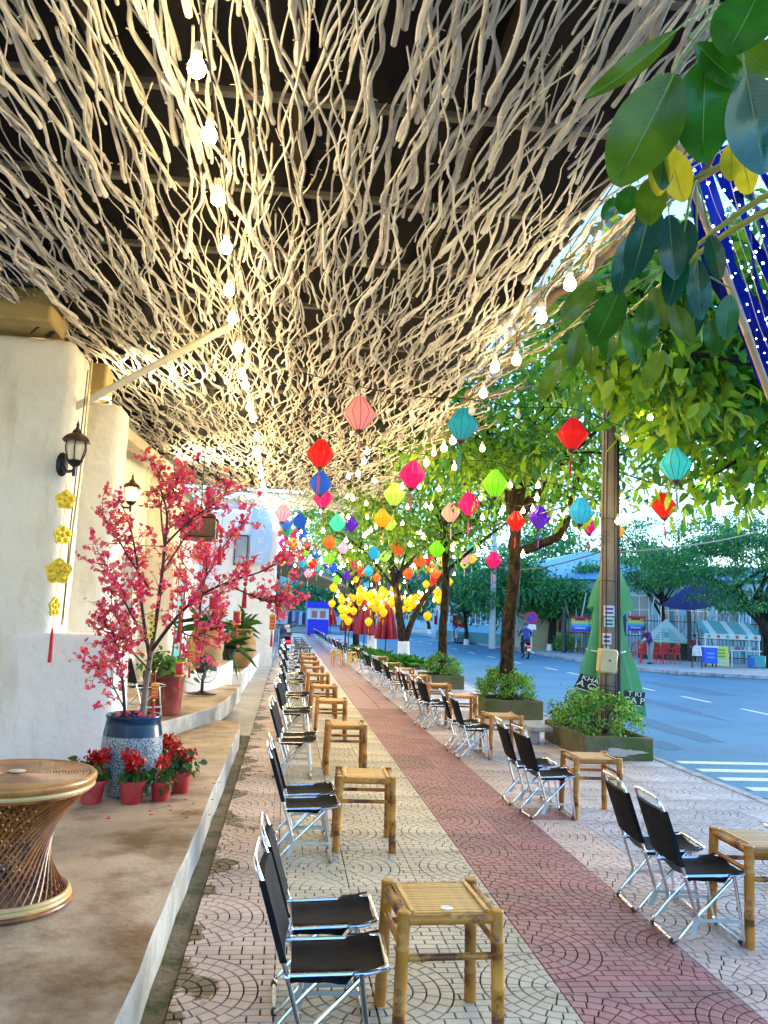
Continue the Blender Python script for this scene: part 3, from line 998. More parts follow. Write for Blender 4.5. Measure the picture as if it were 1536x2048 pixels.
def make_chair():
    """low folding chair, faces +X: back frame with sling, seat sling on two bent side tubes, crossed U legs, flat side bars"""
    t = thing('folding_chair', 'x', 'chair')
    W2 = .165
    r = .0088
    BX = lambda z: -.015 - .115 * (z - .33) / .35                # back lean
    lowx, lowz = .045, .135
    back = round_path([(lowx, -W2, lowz), (BX(.33), -W2, .33), (BX(.60), -W2, .60), (BX(.695) - .012, -W2 * .93, .695), (BX(.695) - .012, W2 * .93, .695), (BX(.60), W2, .60), (BX(.33), W2, .33), (lowx, W2, lowz)], .045, 4)
    MB().tube(back, r, 8).build('back_frame', M_chrome, t)
    mb = MB()                                                    # back sling wraps both stiles
    rows, cols_ = 9, 10
    vs, fs = [], []
    for side in (0, 1):
        for i in range(rows + 1):
            z = .375 + (.635 - .375) * i / rows
            for j in range(cols_ + 1):
                s_ = j / cols_
                y_ = -W2 - .011 + (2 * W2 + .022) * s_
                bow = -.010 * math.sin(PI * s_)
                vs.append((BX(z) + bow + (-.0115 if side == 0 else .0115), y_, z))
    n0 = (rows + 1) * (cols_ + 1)
    for i in range(rows):
        for j in range(cols_):
            a = i * (cols_ + 1) + j
            fs.append((a, a + cols_ + 1, a + cols_ + 2, a + 1))
            fs.append((n0 + a, n0 + a + 1, n0 + a + cols_ + 2, n0 + a + cols_ + 1))
        for j in (0, cols_):
            a = i * (cols_ + 1) + j
            fs.append((a, n0 + a, n0 + a + cols_ + 1, a + cols_ + 1) if j == 0 else (a, a + cols_ + 1, n0 + a + cols_ + 1, n0 + a))
    for i in (0, rows):
        for j in range(cols_):
            a = i * (cols_ + 1) + j
            fs.append((a, a + 1, n0 + a + 1, n0 + a) if i == 0 else (a, n0 + a, n0 + a + 1, a + 1))
    mb.add(vs, fs).build('backrest', M_canvas, t, sharp=60)
    sf = round_path([(-.03, -W2 + .012, .325), (.27, -W2 + .012, .335), (.325, -W2 + .02, .352), (.325, W2 - .02, .352), (.27, W2 - .012, .335), (-.03, W2 - .012, .325)], .035, 4)
    MB().tube(sf, r, 8).build('seat_frame', M_chrome, t)
    mb = MB()
    vs, fs = [], []
    rows, cols_ = 12, 8
    for i in range(rows + 1):
        x = -.005 + .325 * i / rows
        for j in range(cols_ + 1):
            s_ = j / cols_
            y_ = -W2 - .002 + (2 * W2 + .004) * s_
            z0_ = .337 + .012 * max(0, (x - .2) / .12)
            sag = -.024 * math.sin(PI * s_) + .0030 * math.sin(8 * PI * s_ + .6 * i) + .002 * math.sin(13 * s_ + 1.7 * i) * (1 if i not in (0, rows) else 0)
            edge_d = -.030 if j in (0, cols_) and i < rows * .62 else 0
            vs.append((x, y_ + (0 if not edge_d else (-.002 if j == 0 else .002)), z0_ + sag + .006 + edge_d))
    for i in range(rows):
        for j in range(cols_):
            a = i * (cols_ + 1) + j
            fs.append((a, a + cols_ + 1, a + cols_ + 2, a + 1))
    n0 = len(vs)
    vs2 = [(x, y_, z - .004) for x, y_, z in vs]
    fs2 = [tuple(n0 + k for k in f[::-1]) for f in fs]
    mb.add(vs + vs2, fs + fs2).build('seat', M_canvas, t, sharp=60)
    W3, W4 = W2 - .002, W2 - .018
    MB().tube(round_path([(.235, -W3, .335), (.285, -W3, .012), (.285, W3, .012), (.235, W3, .335)], .03, 4), r, 8).build('front_leg', M_chrome, t)
    MB().tube(round_path([(.255, -W4, .335), (.03, -W4, .115), (-.06, -W4, .012), (-.06, W4, .012), (.03, W4, .115), (.255, W4, .335)], .04, 4), r, 8).build('rear_leg', M_chrome, t)
    for s_ in (-1, 1):
        MB().box((.155, s_ * (W2 + .009), .128), (.235, .003, .016), bev=.001).build('side_bar', M_flat, t)
        MB().prism([(.0, .055), (.028, .05), (.066, .145), (.036, .150)], -.0015, .0015, rotx(R(90)), (0, s_ * (W2 + .005), 0)).build('bracket', M_flat, t)
        MB().tube([(-.06, s_ * .105, .012), (-.06, s_ * .13, .012)], .0125, 8).build('rubber_foot', M_rubber, t)
        MB().tube([(.285, s_ * .115, .012), (.285, s_ * .14, .012)], .0125, 8).build('rubber_foot', M_rubber, t)
        MB().ball((BX(.33), s_ * (W2 + .004), .328), .013, 8, 5).build('pivot_bolt', M_chrome, t)
    return t

table0, chair0 = make_table(), make_chair()
first = {'t': True, 'c': True}
def put(kind, x, y_, rz, label, group):
    src = table0 if kind == 't' else chair0
    o = src if first[kind] else dup(src)
    first[kind] = False
    o.location = on(x, y_) + Vector((0, 0, .0015))
    o.rotation_euler = (0, 0, rz)
    o['label'] = label
    o['group'] = group
    return o

G_T1, G_T2 = 'bamboo tables in the row along the cafe step', 'bamboo tables in the row along the planters'
G_C1, G_C2 = 'folding chairs in the row along the cafe step', 'folding chairs in the row along the planters'
left_tabs = [(.552, 3.0), (.497, 5.36), (.545, 7.8), (.52, 9.95), (.51, 11.9), (.52, 14.2), (.50, 16.0), (.49, 17.8), (.50, 19.6), (.50, 21.2)]
ORD = ['first', 'second', 'third', 'fourth', 'fifth', 'sixth', 'seventh', 'eighth', 'ninth', 'tenth', 'eleventh', 'twelfth']
for k, (x, y_) in enumerate(left_tabs):
    lab = 'bamboo table with a pale ashtray on its slats' if k == 0 else '%s bamboo table along the cafe step, counted from the one with the ashtray' % ORD[k]
    put('t', x, y_, rng.uniform(-.05, .05) + (.035 if k == 0 else 0), lab, G_T1)
left_ch = []
for k, (x, y_) in enumerate(left_tabs):
    if k == 0: left_ch += [(.0, 2.80, 0), (.005, 3.20, 0)]
    elif k == 1: left_ch += [(-.02, 5.08, 1), (-.02, 5.46, 1)]
    else: left_ch += [(-.03 + rng.uniform(-.05, .05), y_ - .24 + rng.uniform(-.06, .06), k), (-.03 + rng.uniform(-.05, .05), y_ + .17 + rng.uniform(-.06, .06), k)]
left_ch += [(-.02, 23.0, 10), (-.02, 23.5, 10), (0, 24.8, 10), (-.02, 25.3, 10)]
n0_ = 0
for x, y_, k in left_ch:
    if k == 0:
        lab = ['black folding chair at the ashtray table, at the open end of the row', 'black folding chair at the ashtray table, the one towards the next pair'][n0_]; n0_ += 1
    elif k == 10: lab = 'black folding chair past the last bamboo table along the cafe step'
    else: lab = 'black folding chair at the %s bamboo table along the step from the ashtray one' % ORD[k]
    put('c', x, y_, rng.uniform(-.15, .15) if k else rng.uniform(-.03, .03), lab, G_C1)
right_tabs = [(2.29, 3.87), (2.31, 6.15), (2.29, 8.65), (2.31, 10.75), (2.30, 12.4), (2.28, 14.1), (2.28, 15.9), (2.26, 17.6), (2.3, 20.2)]
for k, (x, y_) in enumerate(right_tabs):
    lab = 'bamboo table beside the zebra crossing end of the row' if k == 0 else '%s bamboo table along the planters, counted from the zebra crossing' % ORD[k]
    put('t', x, y_, rng.uniform(-.06, .06), lab, G_T2)
for k, (x, y_) in enumerate(right_tabs):
    for dy in (-.04, .40):
        lab = (['outermost black folding chair of the planter row, beside the zebra crossing', 'black folding chair next to the outermost one beside the zebra crossing'][dy > 0] if k == 0
               else 'black folding chair at the %s bamboo table along the planters from the zebra crossing' % ORD[k])
        put('c', 1.87 - .02 * (k > 0) + rng.uniform(-.03, .03) - .02 * (dy > 0), y_ + dy + rng.uniform(-.03, .03), rng.uniform(-.15, .15), lab, G_C2)
for k in range(16):
    put('c', 1.72 - .012 * k + rng.uniform(-.03, .03), 23.4 + k * 1.35, rng.uniform(-.1, .1), 'black folding chair in the far file towards the blue kiosk', 'folding chairs towards the blue kiosk')
# third chair across the table at the kerb side (only its sling edge shows behind the table)
put('c', 2.98, 4.45, PI, 'folding chair on the kerb side of the bamboo table, seat towards it', G_C2)

# ashtray
t = thing('ashtray', 'round pale glass ashtray on the bamboo table', 'ashtray', gnd(893, 1817, .4795))
MB().lathe([(.001, 0), (.020, 0), (.0235, .003), (.0225, .005), (.018, .004), (.001, .0035)], 20).build('dish', mat('pale_glass', (.72, .76, .72), .12, .05, 20), t)

# ------------------------------------------------------------------ brown stools and yellow plastic stools further down
M_dkst = mat('brown_stool', (0.10, 0.035, 0.022), .5, .25, 9, .001, 50)
def make_stool():
    t = thing('wooden_stool_table', 'x', 'table')
    MB().box((0, 0, .455), (.46, .42, .03), bev=.008).build('top', M_dkst, t)
    for sx in (-1, 1):
        for sy in (-1, 1):
            MB().tube([(sx * .18, sy * .16, 0), (sx * .145, sy * .13, .44)], [.020, .024], 6).build('leg', M_dkst, t)
    MB().box((0, 0, .19), (.28, .03, .03), bev=.004).build('stretcher', M_dkst, t)
    return t
st0 = make_stool()
for k, (x, y_) in enumerate([(.52, 25.0), (.50, 27.6), (.48, 30), (.46, 32.4), (.44, 35.0), (2.2, 25.2), (2.0, 29.5), (1.95, 33)]):
    o = st0 if k == 0 else dup(st0)
    o.location = on(x, y_) + Vector((0, 0, .001))
    o['label'] = 'dark brown wooden table in the file beyond the bamboo ones' if x < 1 else 'dark brown wooden table beyond the yellow stools'
    o['group'] = 'dark wooden tables far down the row' if x < 1 else 'dark wooden tables beyond the yellow stools'
M_yel = mat('yellow_plastic', (0.80, 0.42, 0.01), .4, .08, 6)
def make_pstool():
    t = thing('plastic_stool', 'x', 'stool')
    MB().box((0, 0, .44), (.27, .27, .025), bev=.01).build('seat', M_yel, t)
    for sx in (-1, 1):
        for sy in (-1, 1):
            MB().tube([(sx * .165, sy * .165, 0), (sx * .12, sy * .12, .435)], [.022, .026], 5).build('leg', M_yel, t)
    for a in range(4):
        MB().box(rotz(a * PI / 2) @ Vector((0, .14, .30)), (.23, .012, .05), rot=rotz(a * PI / 2), bev=.003).build('apron', M_yel, t)
    return t
ps0 = make_pstool()
for k, (x, y_, a, lab) in enumerate([(1.84, 22.5, .2, 'yellow plastic stool with splayed legs, outer of the two'), (1.45, 23.6, -.3, 'yellow plastic stool tucked behind the outer yellow stool')]):
    o = ps0 if k == 0 else dup(ps0)
    o.location = on(x, y_) + Vector((0, 0, .001)); o.rotation_euler = (0, 0, a)
    o['label'] = lab; o['group'] = 'yellow plastic stools'
# ------------------------------------------------------------------ rattan table on the step
M_rat = mat('rattan', (0.30, 0.10, 0.018), .36, .4, 12, .001, 60, col2=(0.12, 0.032, 0.008), c2scale=8, objvar=.2)
M_rattop = mat('rattan_top', (0.42, 0.17, 0.03), .32, .35, 10, .001, 60, col2=(0.24, 0.08, 0.015), c2scale=6, coat=.3)
t = thing('rattan_table', 'round hourglass rattan table with a coiled top on the step', 'table', gnd(6, 1806, .2))
t.scale = (.88, .88, .97)
HT = .575
def circ(r, z, n=48): return [(r * math.cos(2 * PI * i / n), r * math.sin(2 * PI * i / n), z) for i in range(n)]
top = MB().lathe([(.001, HT - .012), (.37, HT - .012), (.37, HT - .002), (.001, HT - .002)], 48).build('top_disc', M_rattop, t)
for k in range(23):
    MB().tube(circ(.03 + k * .0148, HT + .001, 56), .0078, 6, closed=True).build('coil', M_rattop, top)
MB().tube(circ(.385, HT - .010, 64), .021, 10, closed=True).build('rim', M_rattop, t)
MB().tube(circ(.388, HT - .042, 64), .011, 8, closed=True).build('rim_cane', mat('pale_cane', (.55, .36, .14), .4, .2, 10), t)
MB().tube(circ(.372, HT - .058, 64), .010, 8, closed=True).build('rim_cane', M_rat, t)
def rprof(s_): # s_ 0 bottom .. 1 top
    return .318 - .534 * s_ + .594 * s_ * s_
for dirn in (1, -1):
    for k in range(46 if dirn > 0 else 38):
        a0 = 2 * PI * k / (46 if dirn > 0 else 38) + (.1 if dirn < 0 else 0)
        P = []
        for i in range(17):
            s_ = i / 16
            a = a0 + dirn * R(105 if dirn > 0 else 60) * s_
            rr_ = rprof(s_) - (.008 if dirn < 0 else 0)
            P.append((rr_ * math.cos(a), rr_ * math.sin(a), .03 + (HT - .085) * s_))
        MB().tube(P, .0072, 6).build('cane', M_rat, t)
for z, r_ in ((.014, .322), (.034, .314), (.052, .306)):
    MB().tube(circ(r_, z, 56), .012, 8, closed=True).build('base_ring', MATS['pale_cane'] if z > .03 else M_rat, t)
td = thing('tin_disc', 'flat pale metal disc in the middle of the rattan table', 'coaster', gnd(6, 1806, .2) + Vector((.0, .02, HT * .97 + .0095)))
MB().lathe([(.001, 0), (.038, 0), (.04, .003), (.036, .005), (.001, .0045)], 24).build('dish', mat('tin', (.66, .60, .48), .35, .15, 20, metal=.5), td)

# ------------------------------------------------------------------ glazed pot, blossom tree
M_glaze = mat('blue_glaze', (0.004, 0.016, 0.045), .2, .4, 4, col2=(.008, .04, .09), c2scale=6, spec=.28)
M_speck = mat('speckled_glaze', (0.012, 0.035, 0.06), .25, .2, 30, .001, 90, col2=(0.50, 0.56, 0.60), c2scale=170, c2lo=.49, c2hi=.54)
pot_at = on(-1.175, 5.95, .2)
TY = pot_at.y
t = thing('glazed_pot', 'blue barrel pot with white speckled glaze holding the blossom tree', 'pot', pot_at)
pr = [(.001, 0), (.15, 0), (.168, .02), (.195, .12), (.213, .24), (.216, .32), (.209, .42), (.196, .49), (.19, .53), (.196, .545), (.2, .555), (.193, .565), (.178, .56), (.172, .53), (.16, .50), (.001, .50)]
mb = MB()
mb.lathe(pr[:7], 48, cap=False)
mb.mi = 1
mb.lathe(pr[6:], 48, cap=False)
mb.build('body', [M_speck, M_glaze], t, sharp=60)
mb = MB().lathe([(.168, .51), (.12, .525), (.001, .53)], 20)
mb.build('soil', mat('soil', (.05, .03, .02), .9, .3, 30, .01, 60), t)

M_bark = mat('grey_bark', (0.20, 0.15, 0.11), .8, .3, 14, .004, 60)
M_twig = mat('dark_twig', (0.055, 0.022, 0.018), .7, .3, 14)
M_bl = [mat('blossom_pink', (0.92, 0.085, 0.19), .6, .15, 20, transl=.35), mat('blossom_deep', (0.76, 0.02, 0.14), .6, .15, 20, transl=.35), mat('blossom_salmon', (0.93, 0.21, 0.18), .6, .15, 20, transl=.35)]
tb = pot_at + Vector((0, 0, .52))
bt = thing('blossom_tree', 'artificial peach tree covered in pink silk blossoms, standing in the blue pot', 'tree', tb)
tw, tr = MB(), MB()
def bp(px, py, dY=0): return at(px, py, TY + dY) - tb
limbs = [
    ([bp(285, 1442), bp(290, 1385, .02), bp(298, 1330, .03), bp(306, 1280, .02)], .024, .018, 1),
    ([bp(306, 1280, .02), bp(318, 1200, -.05), bp(328, 1110, -.12), bp(334, 1030, -.1), bp(322, 980, -.05), bp(318, 945, 0)], .016, .003, 0),
    ([bp(300, 1320, .02), bp(286, 1230, .10), bp(276, 1140, .2), bp(262, 1060, .25), bp(240, 1000, .3)], .015, .003, 0),
    ([bp(304, 1300, .02), bp(345, 1245, -.1), bp(395, 1195, -.2), bp(455, 1165, -.25), bp(530, 1140, -.25), bp(585, 1105, -.2)], .015, .003, 0),
    ([bp(380, 1210, -.15), bp(420, 1140, .1), bp(450, 1090, .2), bp(490, 1040, .3)], .010, .002, 0),
    ([bp(250, 1440, -.02), bp(246, 1370, -.08), bp(238, 1320, -.12), bp(228, 1275, -.15), bp(220, 1235, -.15)], .013, .003, 0),
    ([bp(296, 1290, .0), bp(258, 1220, -.2), bp(234, 1170, -.3), bp(212, 1130, -.35)], .011, .002, 0),
    ([bp(330, 1090, -.1), bp(380, 1040, -.2), bp(425, 1010, -.3), bp(450, 990, -.2)], .009, .002, 0),
    ([bp(300, 1180, .0), bp(255, 1110, .2), bp(225, 1060, .3), bp(200, 1030, .3)], .009, .002, 0),
    ([bp(322, 1150, .0), bp(360, 1090, .3), bp(385, 1050, .4), bp(400, 1020, .4)], .010, .002, 0),
    ([bp(250, 1420, .0), bp(225, 1370, .1), bp(208, 1345, .12), bp(196, 1338, .12)], .006, .0015, 0),
    ([bp(345, 1245, -.1), bp(375, 1270, -.25), bp(410, 1265, -.3), bp(425, 1250, -.3)], .007, .0015, 0),
    ([bp(450, 1166, -.25), bp(500, 1190, -.3), bp(545, 1205, -.3), bp(575, 1195, -.3)], .007, .0015, 0),
    ([bp(330, 1100, -.1), bp(322, 1010, .1), bp(340, 985, .1), bp(355, 960, .1)], .008, .002, 0),
    ([bp(300, 1340, .02), bp(262, 1300, -.15), bp(244, 1260, -.2), bp(226, 1215, -.25)], .008, .002, 0),
]
fl_pts, fl_dir = [], []
def twig(p, d_, L_, r, depth):
    P = [p]
    n_ = max(3, int(L_ / .05))
    dd_ = d_.copy()
    for i in range(n_):
        dd_ = (dd_ + Vector((rng.gauss(0, .18), rng.gauss(0, .18), rng.gauss(0.04, .14)))).normalized()
        P.append(P[-1] + dd_ * L_ / n_)
    tw.tube(P, [max(.0011, r * (1 - .75 * i / n_)) for i in range(n_ + 1)], 4, cap=False)
    for i in range(1, n_ + 1):
        if rng.random() < (.98 if depth else .85):
            fl_pts.append(P[i] + Vector((rng.gauss(0, .01), rng.gauss(0, .01), rng.gauss(0, .01))))
        if depth < 2 and i < n_ and rng.random() < .45:
            s_ = Vector((rng.gauss(0, 1), rng.gauss(0, 1), rng.gauss(.1, .8)))
            twig(P[i], (dd_ * .9 + s_.normalized() * .85).normalized(), L_ * rng.uniform(.35, .6), r * .6, depth + 1)
for P, r0, r1, is_trunk in limbs:
    S_ = smooth_path(P, 5)
    n_ = len(S_)
    (tr if is_trunk else tw).tube(S_, [r0 + (r1 - r0) * i / (n_ - 1) for i in range(n_)], 8)
    if is_trunk: continue
    for i in range(4, n_):
        for _rep in range(1 + (rng.random() < .6)):
            d_ = (S_[i] - S_[i - 1]).normalized()
            s_ = Vector((rng.gauss(0, 1), rng.gauss(0, 1), rng.gauss(.15, .8))).normalized()
            twig(S_[i], (d_ * .7 + s_ * .8).normalized(), rng.uniform(.10, .28), .0036, 0)
    for i in range(6, n_):
        if rng.random() < .5: fl_pts.append(S_[i] + Vector((rng.gauss(0, .02), rng.gauss(0, .02), rng.gauss(0, .02))))
tr.build('trunk', M_bark, bt, sharp=60)
tw.build('limbs', M_twig, bt, sharp=60)
for k in range(26):                                              # fallen petals on the soil
    a, r_ = rng.uniform(0, 6.3), .15 * math.sqrt(rng.random())
    fl_pts.append(Vector((r_ * math.cos(a), r_ * math.sin(a), .025 + rng.uniform(0, .02))))
fm = MB()
for p in fl_pts:
    fm.mi = rng.choices((0, 1, 2), (.45, .2, .35))[0]
    r_ = rng.uniform(.010, .019)
    q = Vector((rng.gauss(0, 1), rng.gauss(-.4, 1), rng.gauss(.2, 1))).to_track_quat('Z', 'Y').to_matrix()
    for k in range(5):
        a = 2 * PI * k / 5
        ca, sa = math.cos(a), math.sin(a)
        def pp_(u, w, h): return p + q @ Vector((u * ca - w * sa, u * sa + w * ca, h))
        fm.add([p, pp_(r_ * .7, r_ * .55, r_ * .35), pp_(r_ * 1.2, r_ * .2, r_ * .45), pp_(r_ * 1.2, -r_ * .2, r_ * .45), pp_(r_ * .7, -r_ * .55, r_ * .35)], [(0, 1, 2, 3, 4)])
tag(fm.build('blossoms', M_bl, bt, sharp=0), kind='stuff')
gl_ = [rng.choice(fl_pts) for _ in range(10)]
M_leafg = mat('leaf_fresh', (0.13, 0.28, 0.03), .5, .2, 10, transl=.3)
me = leaf_mesh('leaves', gl_, rand_dirs(10), rand_dirs(10), [.05] * 10, [.03] * 10, [0] * 10)
me.materials.append(M_leafg); tag(link('leaves', me, bt), kind='stuff')

# a second blossom tree stands by the jars
b2 = dup(bt)
b2.location = on(-1.50, 13.9, .66)
b2.rotation_euler = (0, 0, R(140)); b2.scale = (.95, .95, .95)
b2['label'] = 'second peach tree with pink silk blossoms further along the facade, by the jars'
t = thing('dark_glazed_pot', 'dark pot of the second blossom tree behind the desk fan', 'pot', on(-1.50, 13.9, .66))
MB().lathe([(.001, 0), (.12, 0), (.15, .02), (.17, .25), (.16, .33), (.14, .34), (.001, .33)], 24).build('body', M_glaze, t)
b2.location.z += .30

# Tet ornaments on the tree
M_redlac = mat('red_lacquer', (0.55, 0.008, 0.012), .4, .15, 20)
M_goldp = mat('gold_paint', (0.80, 0.42, 0.03), .4, .2, 30, metal=.3)
def drum(px, py, dY, s_, label):
    c = at(px, py, TY + dY)
    t = thing('hanging_drum_charm', label, 'ornament', c, rng.uniform(0, 6), 'red new-year charms on the blossom tree')
    MB().lathe([(.001, .05), (.026, .05), (.03, .045), (.03, -.045), (.026, -.05), (.001, -.05)], 14).build('drum', M_redlac, t)
    for z in (-.048, .048): MB().lathe([(.031, z - .007), (.034, z), (.031, z + .007)], 14, cap=False).build('gold_band', M_goldp, t)
    MB().tube([(0, 0, .05), (0, 0, .16)], .0018, 4).build('thread', M_goldp, t)
    MB().tube([(0, 0, -.05), (0, 0, -.075), (0, 0, -.14)], [.003, .009, .011], 6).build('tassel', M_redsilk, t)
    t.scale = (s_, s_, s_)
drum(427, 1207, -.25, 1.0, 'red drum charm hanging in front of the ribbed jar')
drum(474, 1236, -.28, .9, 'red drum charm with magenta petals above it')
drum(557, 1204, -.25, .95, 'red drum charm at the tip of the long branch')
drum(359, 1338, -.2, .95, 'red drum charm over the red planter rim')
drum(255, 1232, .1, .55, 'small red drum charm low on the branch by the pillar')
def plaque(px, py, dY, s_, label, n_=1):
    c = at(px, py, TY + dY)
    t = thing('hanging_plaque_charm', label, 'ornament', c, rng.uniform(-.5, .5), 'orange plaque charms on the blossom tree')
    MB().box((0, 0, 0), (.044, .012, .088), bev=.004).build('plaque', mat('orange_lacquer', (.75, .10, .015), .4, .2, 30), t)
    MB().prism([(-.032, .044), (.032, .044), (.018, .062), (0, .068), (-.018, .062)], -.008, .008, rotx(R(90))).build('crown', M_goldp, t)
    for k in range(3): MB().box((0, -.007, .024 - .024 * k), (.026, .003, .007)).build('gold_stroke', M_goldp, t)
    MB().ball((0, 0, -.058), .010, 8, 6).build('bead', M_goldp, t)
    MB().tube([(0, 0, -.066), (0, 0, -.085), (0, 0, -.165)], [.003, .008, .010], 6).build('tassel', M_redsilk, t)
    MB().tube([(0, 0, .066), (0, 0, .17)], .0016, 4).build('thread', M_goldp, t)
    t.scale = (s_, s_, s_)
plaque(309, 1384, -.25, 1.0, 'orange plaque charm with red tassel beside the slanting grey trunk')
plaque(381, 1313, -.3, .9, 'orange plaque charm in front of the desk fan')
plaque(545, 1247, -.3, 1.0, 'orange plaque charm below the long branch beside the white end wall')
plaque(576, 1185, -.25, .9, 'orange plaque charm at the outer end of the long branch')
def coin_string(px, py, dY, n_, label):
    t = thing('gold_flower_string', label, 'ornament', at(px, py, TY + dY), rng.uniform(-.3, .3), 'gold flower strings on the blossom tree')
    for k in range(n_):
        f_ = MB().prism(flower_poly(.026, 6, .3, 24), -.004, .004, rotx(R(90)), (rng.uniform(-.006, .006), 0, -.047 * k)).build('gold_flower', M_gold, t)
        MB().lathe([(.008, -.006), (.008, .006)], 10, (0, 0, -.047 * k), rotx(R(90))).build('flower_eye', M_darkwood, f_)
    MB().tube([(0, 0, .07), (0, 0, -.047 * n_)], .0015, 4).build('thread', M_goldp, t)
coin_string(304, 1232, -.22, 4, 'gold flower string hanging against the main limb')
coin_string(254, 1252, -.15, 4, 'gold flower string hanging by the pillar edge')
def bead_tassel(px, py, dY, label):
    t = thing('red_bead_tassel', label, 'ornament', at(px, py, TY + dY), 0, 'red bead tassels on the blossom tree')
    for k in range(3): MB().ball((0, 0, -.037 * k), .0165, 10, 8).build('bead', M_redlac, t)
    MB().tube([(0, 0, .12), (0, 0, -.1)], .0018, 4).build('thread', M_redsilk, t)
    MB().tube([(0, 0, -.095), (0, 0, -.12), (0, 0, -.25)], [.004, .013, .02], 8).build('tassel', M_redsilk, t)
bead_tassel(492, 1148, -.2, 'three red beads with a long tassel on the right-reaching limb'.replace('right-reaching', 'long reaching'))
bead_tassel(443, 1062, -.2, 'three red beads with tassel in front of the dark box lamp')
bead_tassel(362, 1215, -.2, 'red beads with a heavy tassel low between the limbs')

# ------------------------------------------------------------------ red flower pots round the blue pot
M_redpot = mat('red_plastic_pot', (0.42, 0.025, 0.03), .45, .15, 8, col2=(.5, .09, .08), c2scale=5)
M_pg = [mat('leaf_dark', (0.03, 0.105, 0.02), .4, .2, 12, transl=.2), mat('leaf_mid', (0.055, 0.16, 0.028), .4, .2, 12, transl=.2)]
M_br = [mat('bract_red', (0.60, 0.008, 0.008), .5, .2, 15, transl=.2), mat('bract_deep', (0.42, 0.004, 0.006), .5, .2, 15, transl=.2)]
def flower_pot(px, py, s_, label, dense=1.0):
    g_ = gnd(px, py, .2)
    t = thing('potted_red_flower', label, 'potted plant', g_, rng.uniform(0, 6), 'red flowers in red plastic pots on the step')
    MB().lathe([(.001, 0), (.052, 0), (.056, .006), (.068, .105), (.075, .108), (.076, .125), (.070, .127), (.066, .115), (.06, .112), (.001, .112)], 24).build('pot', M_redpot, t)
    cs = [(rng.gauss(0, .035), rng.gauss(0, .035), .145 + rng.uniform(0, .05)) for _ in range(8)]
    clump_leaves('leaves', cs, 9, .045, .055, M_pg, t, wr=.62, up=-.15, droop=.3)
    fs_ = [(rng.gauss(0, .034), rng.gauss(0, .034), .215 + rng.uniform(-.02, .045)) for _ in range(int(11 * dense))]
    clump_leaves('bracts', fs_, 12, .026, .036, M_br, t, wr=.55, up=.4, droop=.1)
    st_ = MB()
    for k in range(6): st_.tube([(rng.gauss(0, .012), rng.gauss(0, .012), .11), (rng.gauss(0, .03), rng.gauss(0, .03), .22)], .003, 5)
    st_.build('stems', M_pg[0], t)
    t.scale = (s_, s_, s_)
flower_pot(182, 1606, 1.22, 'red potted flower on the rattan table side of the blue pot')
flower_pot(262, 1606, 1.22, 'red potted flower standing in front of the blue pot')
flower_pot(321, 1600, 1.05, 'smallest red potted flower with sparse blooms', .45)
flower_pot(358, 1584, 1.15, 'red potted flower beside the step edge')
flower_pot(335, 1556, 1.15, 'red potted flower tucked behind the others against the blue pot')
pet = MB()
for k in range(26):
    g_ = gnd(rng.uniform(190, 470), rng.uniform(1560, 1640), .2)
    pet.prism(blob(g_.x, g_.y, rng.uniform(.005, .013), rng.uniform(.004, .009), 8, 300 + k), .2025, .205)
tag(pet.build('fallen_petals', M_br[0]), kind='stuff')

# ------------------------------------------------------------------ red planter, desk fan, jars on the upper step
t = thing('red_planter', 'tall dark red glazed planter with streaks and a leafy plant', 'planter', on(-1.43, 9.3, .37))
mb = MB().lathe([(.001, 0), (.17, 0), (.18, .01), (.205, .40), (.215, .405), (.216, .435), (.205, .44), (.195, .42), (.001, .41)], 32)
mb.build('body', mat('oxblood_glaze', (.16, .010, .008), .3, .3, 3, col2=(.30, .05, .03), c2scale=4, coat=.3), t)
clump_leaves('leaves', [(rng.gauss(0, .09), rng.gauss(0, .09), .52 + rng.uniform(-.04, .10)) for _ in range(14)], 12, .1, .10, M_pg + [M_leafg], t, wr=.5)
t = thing('black_side_chair', 'black folding chair half hidden behind the grey trunk', 'chair', on(-1.75, 8.9, .37), R(35))
for ch in chair0.children: dup(ch, t)

t = thing('desk_fan', 'black desk fan on the upper step', 'fan', on(-1.23, 11.55, .37), R(-18))
MB().lathe([(.001, 0), (.17, 0), (.175, .012), (.06, .03), (.025, .05), (.001, .05)], 24, (0, 0, 0), Matrix.Diagonal((1.2, .75, 1))).build('base', M_dark_iron, t)
MB().tube([(0, 0, .03), (0, 0, .25)], [.022, .018], 10).build('stem', M_dark_iron, t)
ax = rotx(R(90)) @ Matrix.Identity(3)
tilt = rotz(R(70)) @ rotx(R(80))
hc = Vector((0.05, 0, .36))
MB().lathe([(.001, -.17), (.05, -.165), (.062, -.12), (.062, -.05), (.03, -.02), (.001, -.02)], 16, hc, tilt).build('motor', M_dark_iron, t)
for q in (0, 1):
    gd = MB()
    for k in range(30):
        a = 2 * PI * k / 30
        pts = [(r_, z if not q else -z * .8 - .0) for r_, z in ((.02, .055), (.09, .05), (.17, .03), (.20, .0))]
        gd.tube([hc + tilt @ Vector((r_ * math.cos(a), r_ * math.sin(a), z)) for r_, z in pts], .0016, 4)
    for r_, z in ((.20, 0), (.13, .042), (.06, .052)):
        zz = z if not q else -z * .8
        gd.tube([hc + tilt @ Vector((r_ * math.cos(a), r_ * math.sin(a), zz)) for a in [2 * PI * i / 32 for i in range(32)]], .003 if r_ < .2 else .005, 5, closed=True)
    gd.build('guard', M_dark_iron, t)
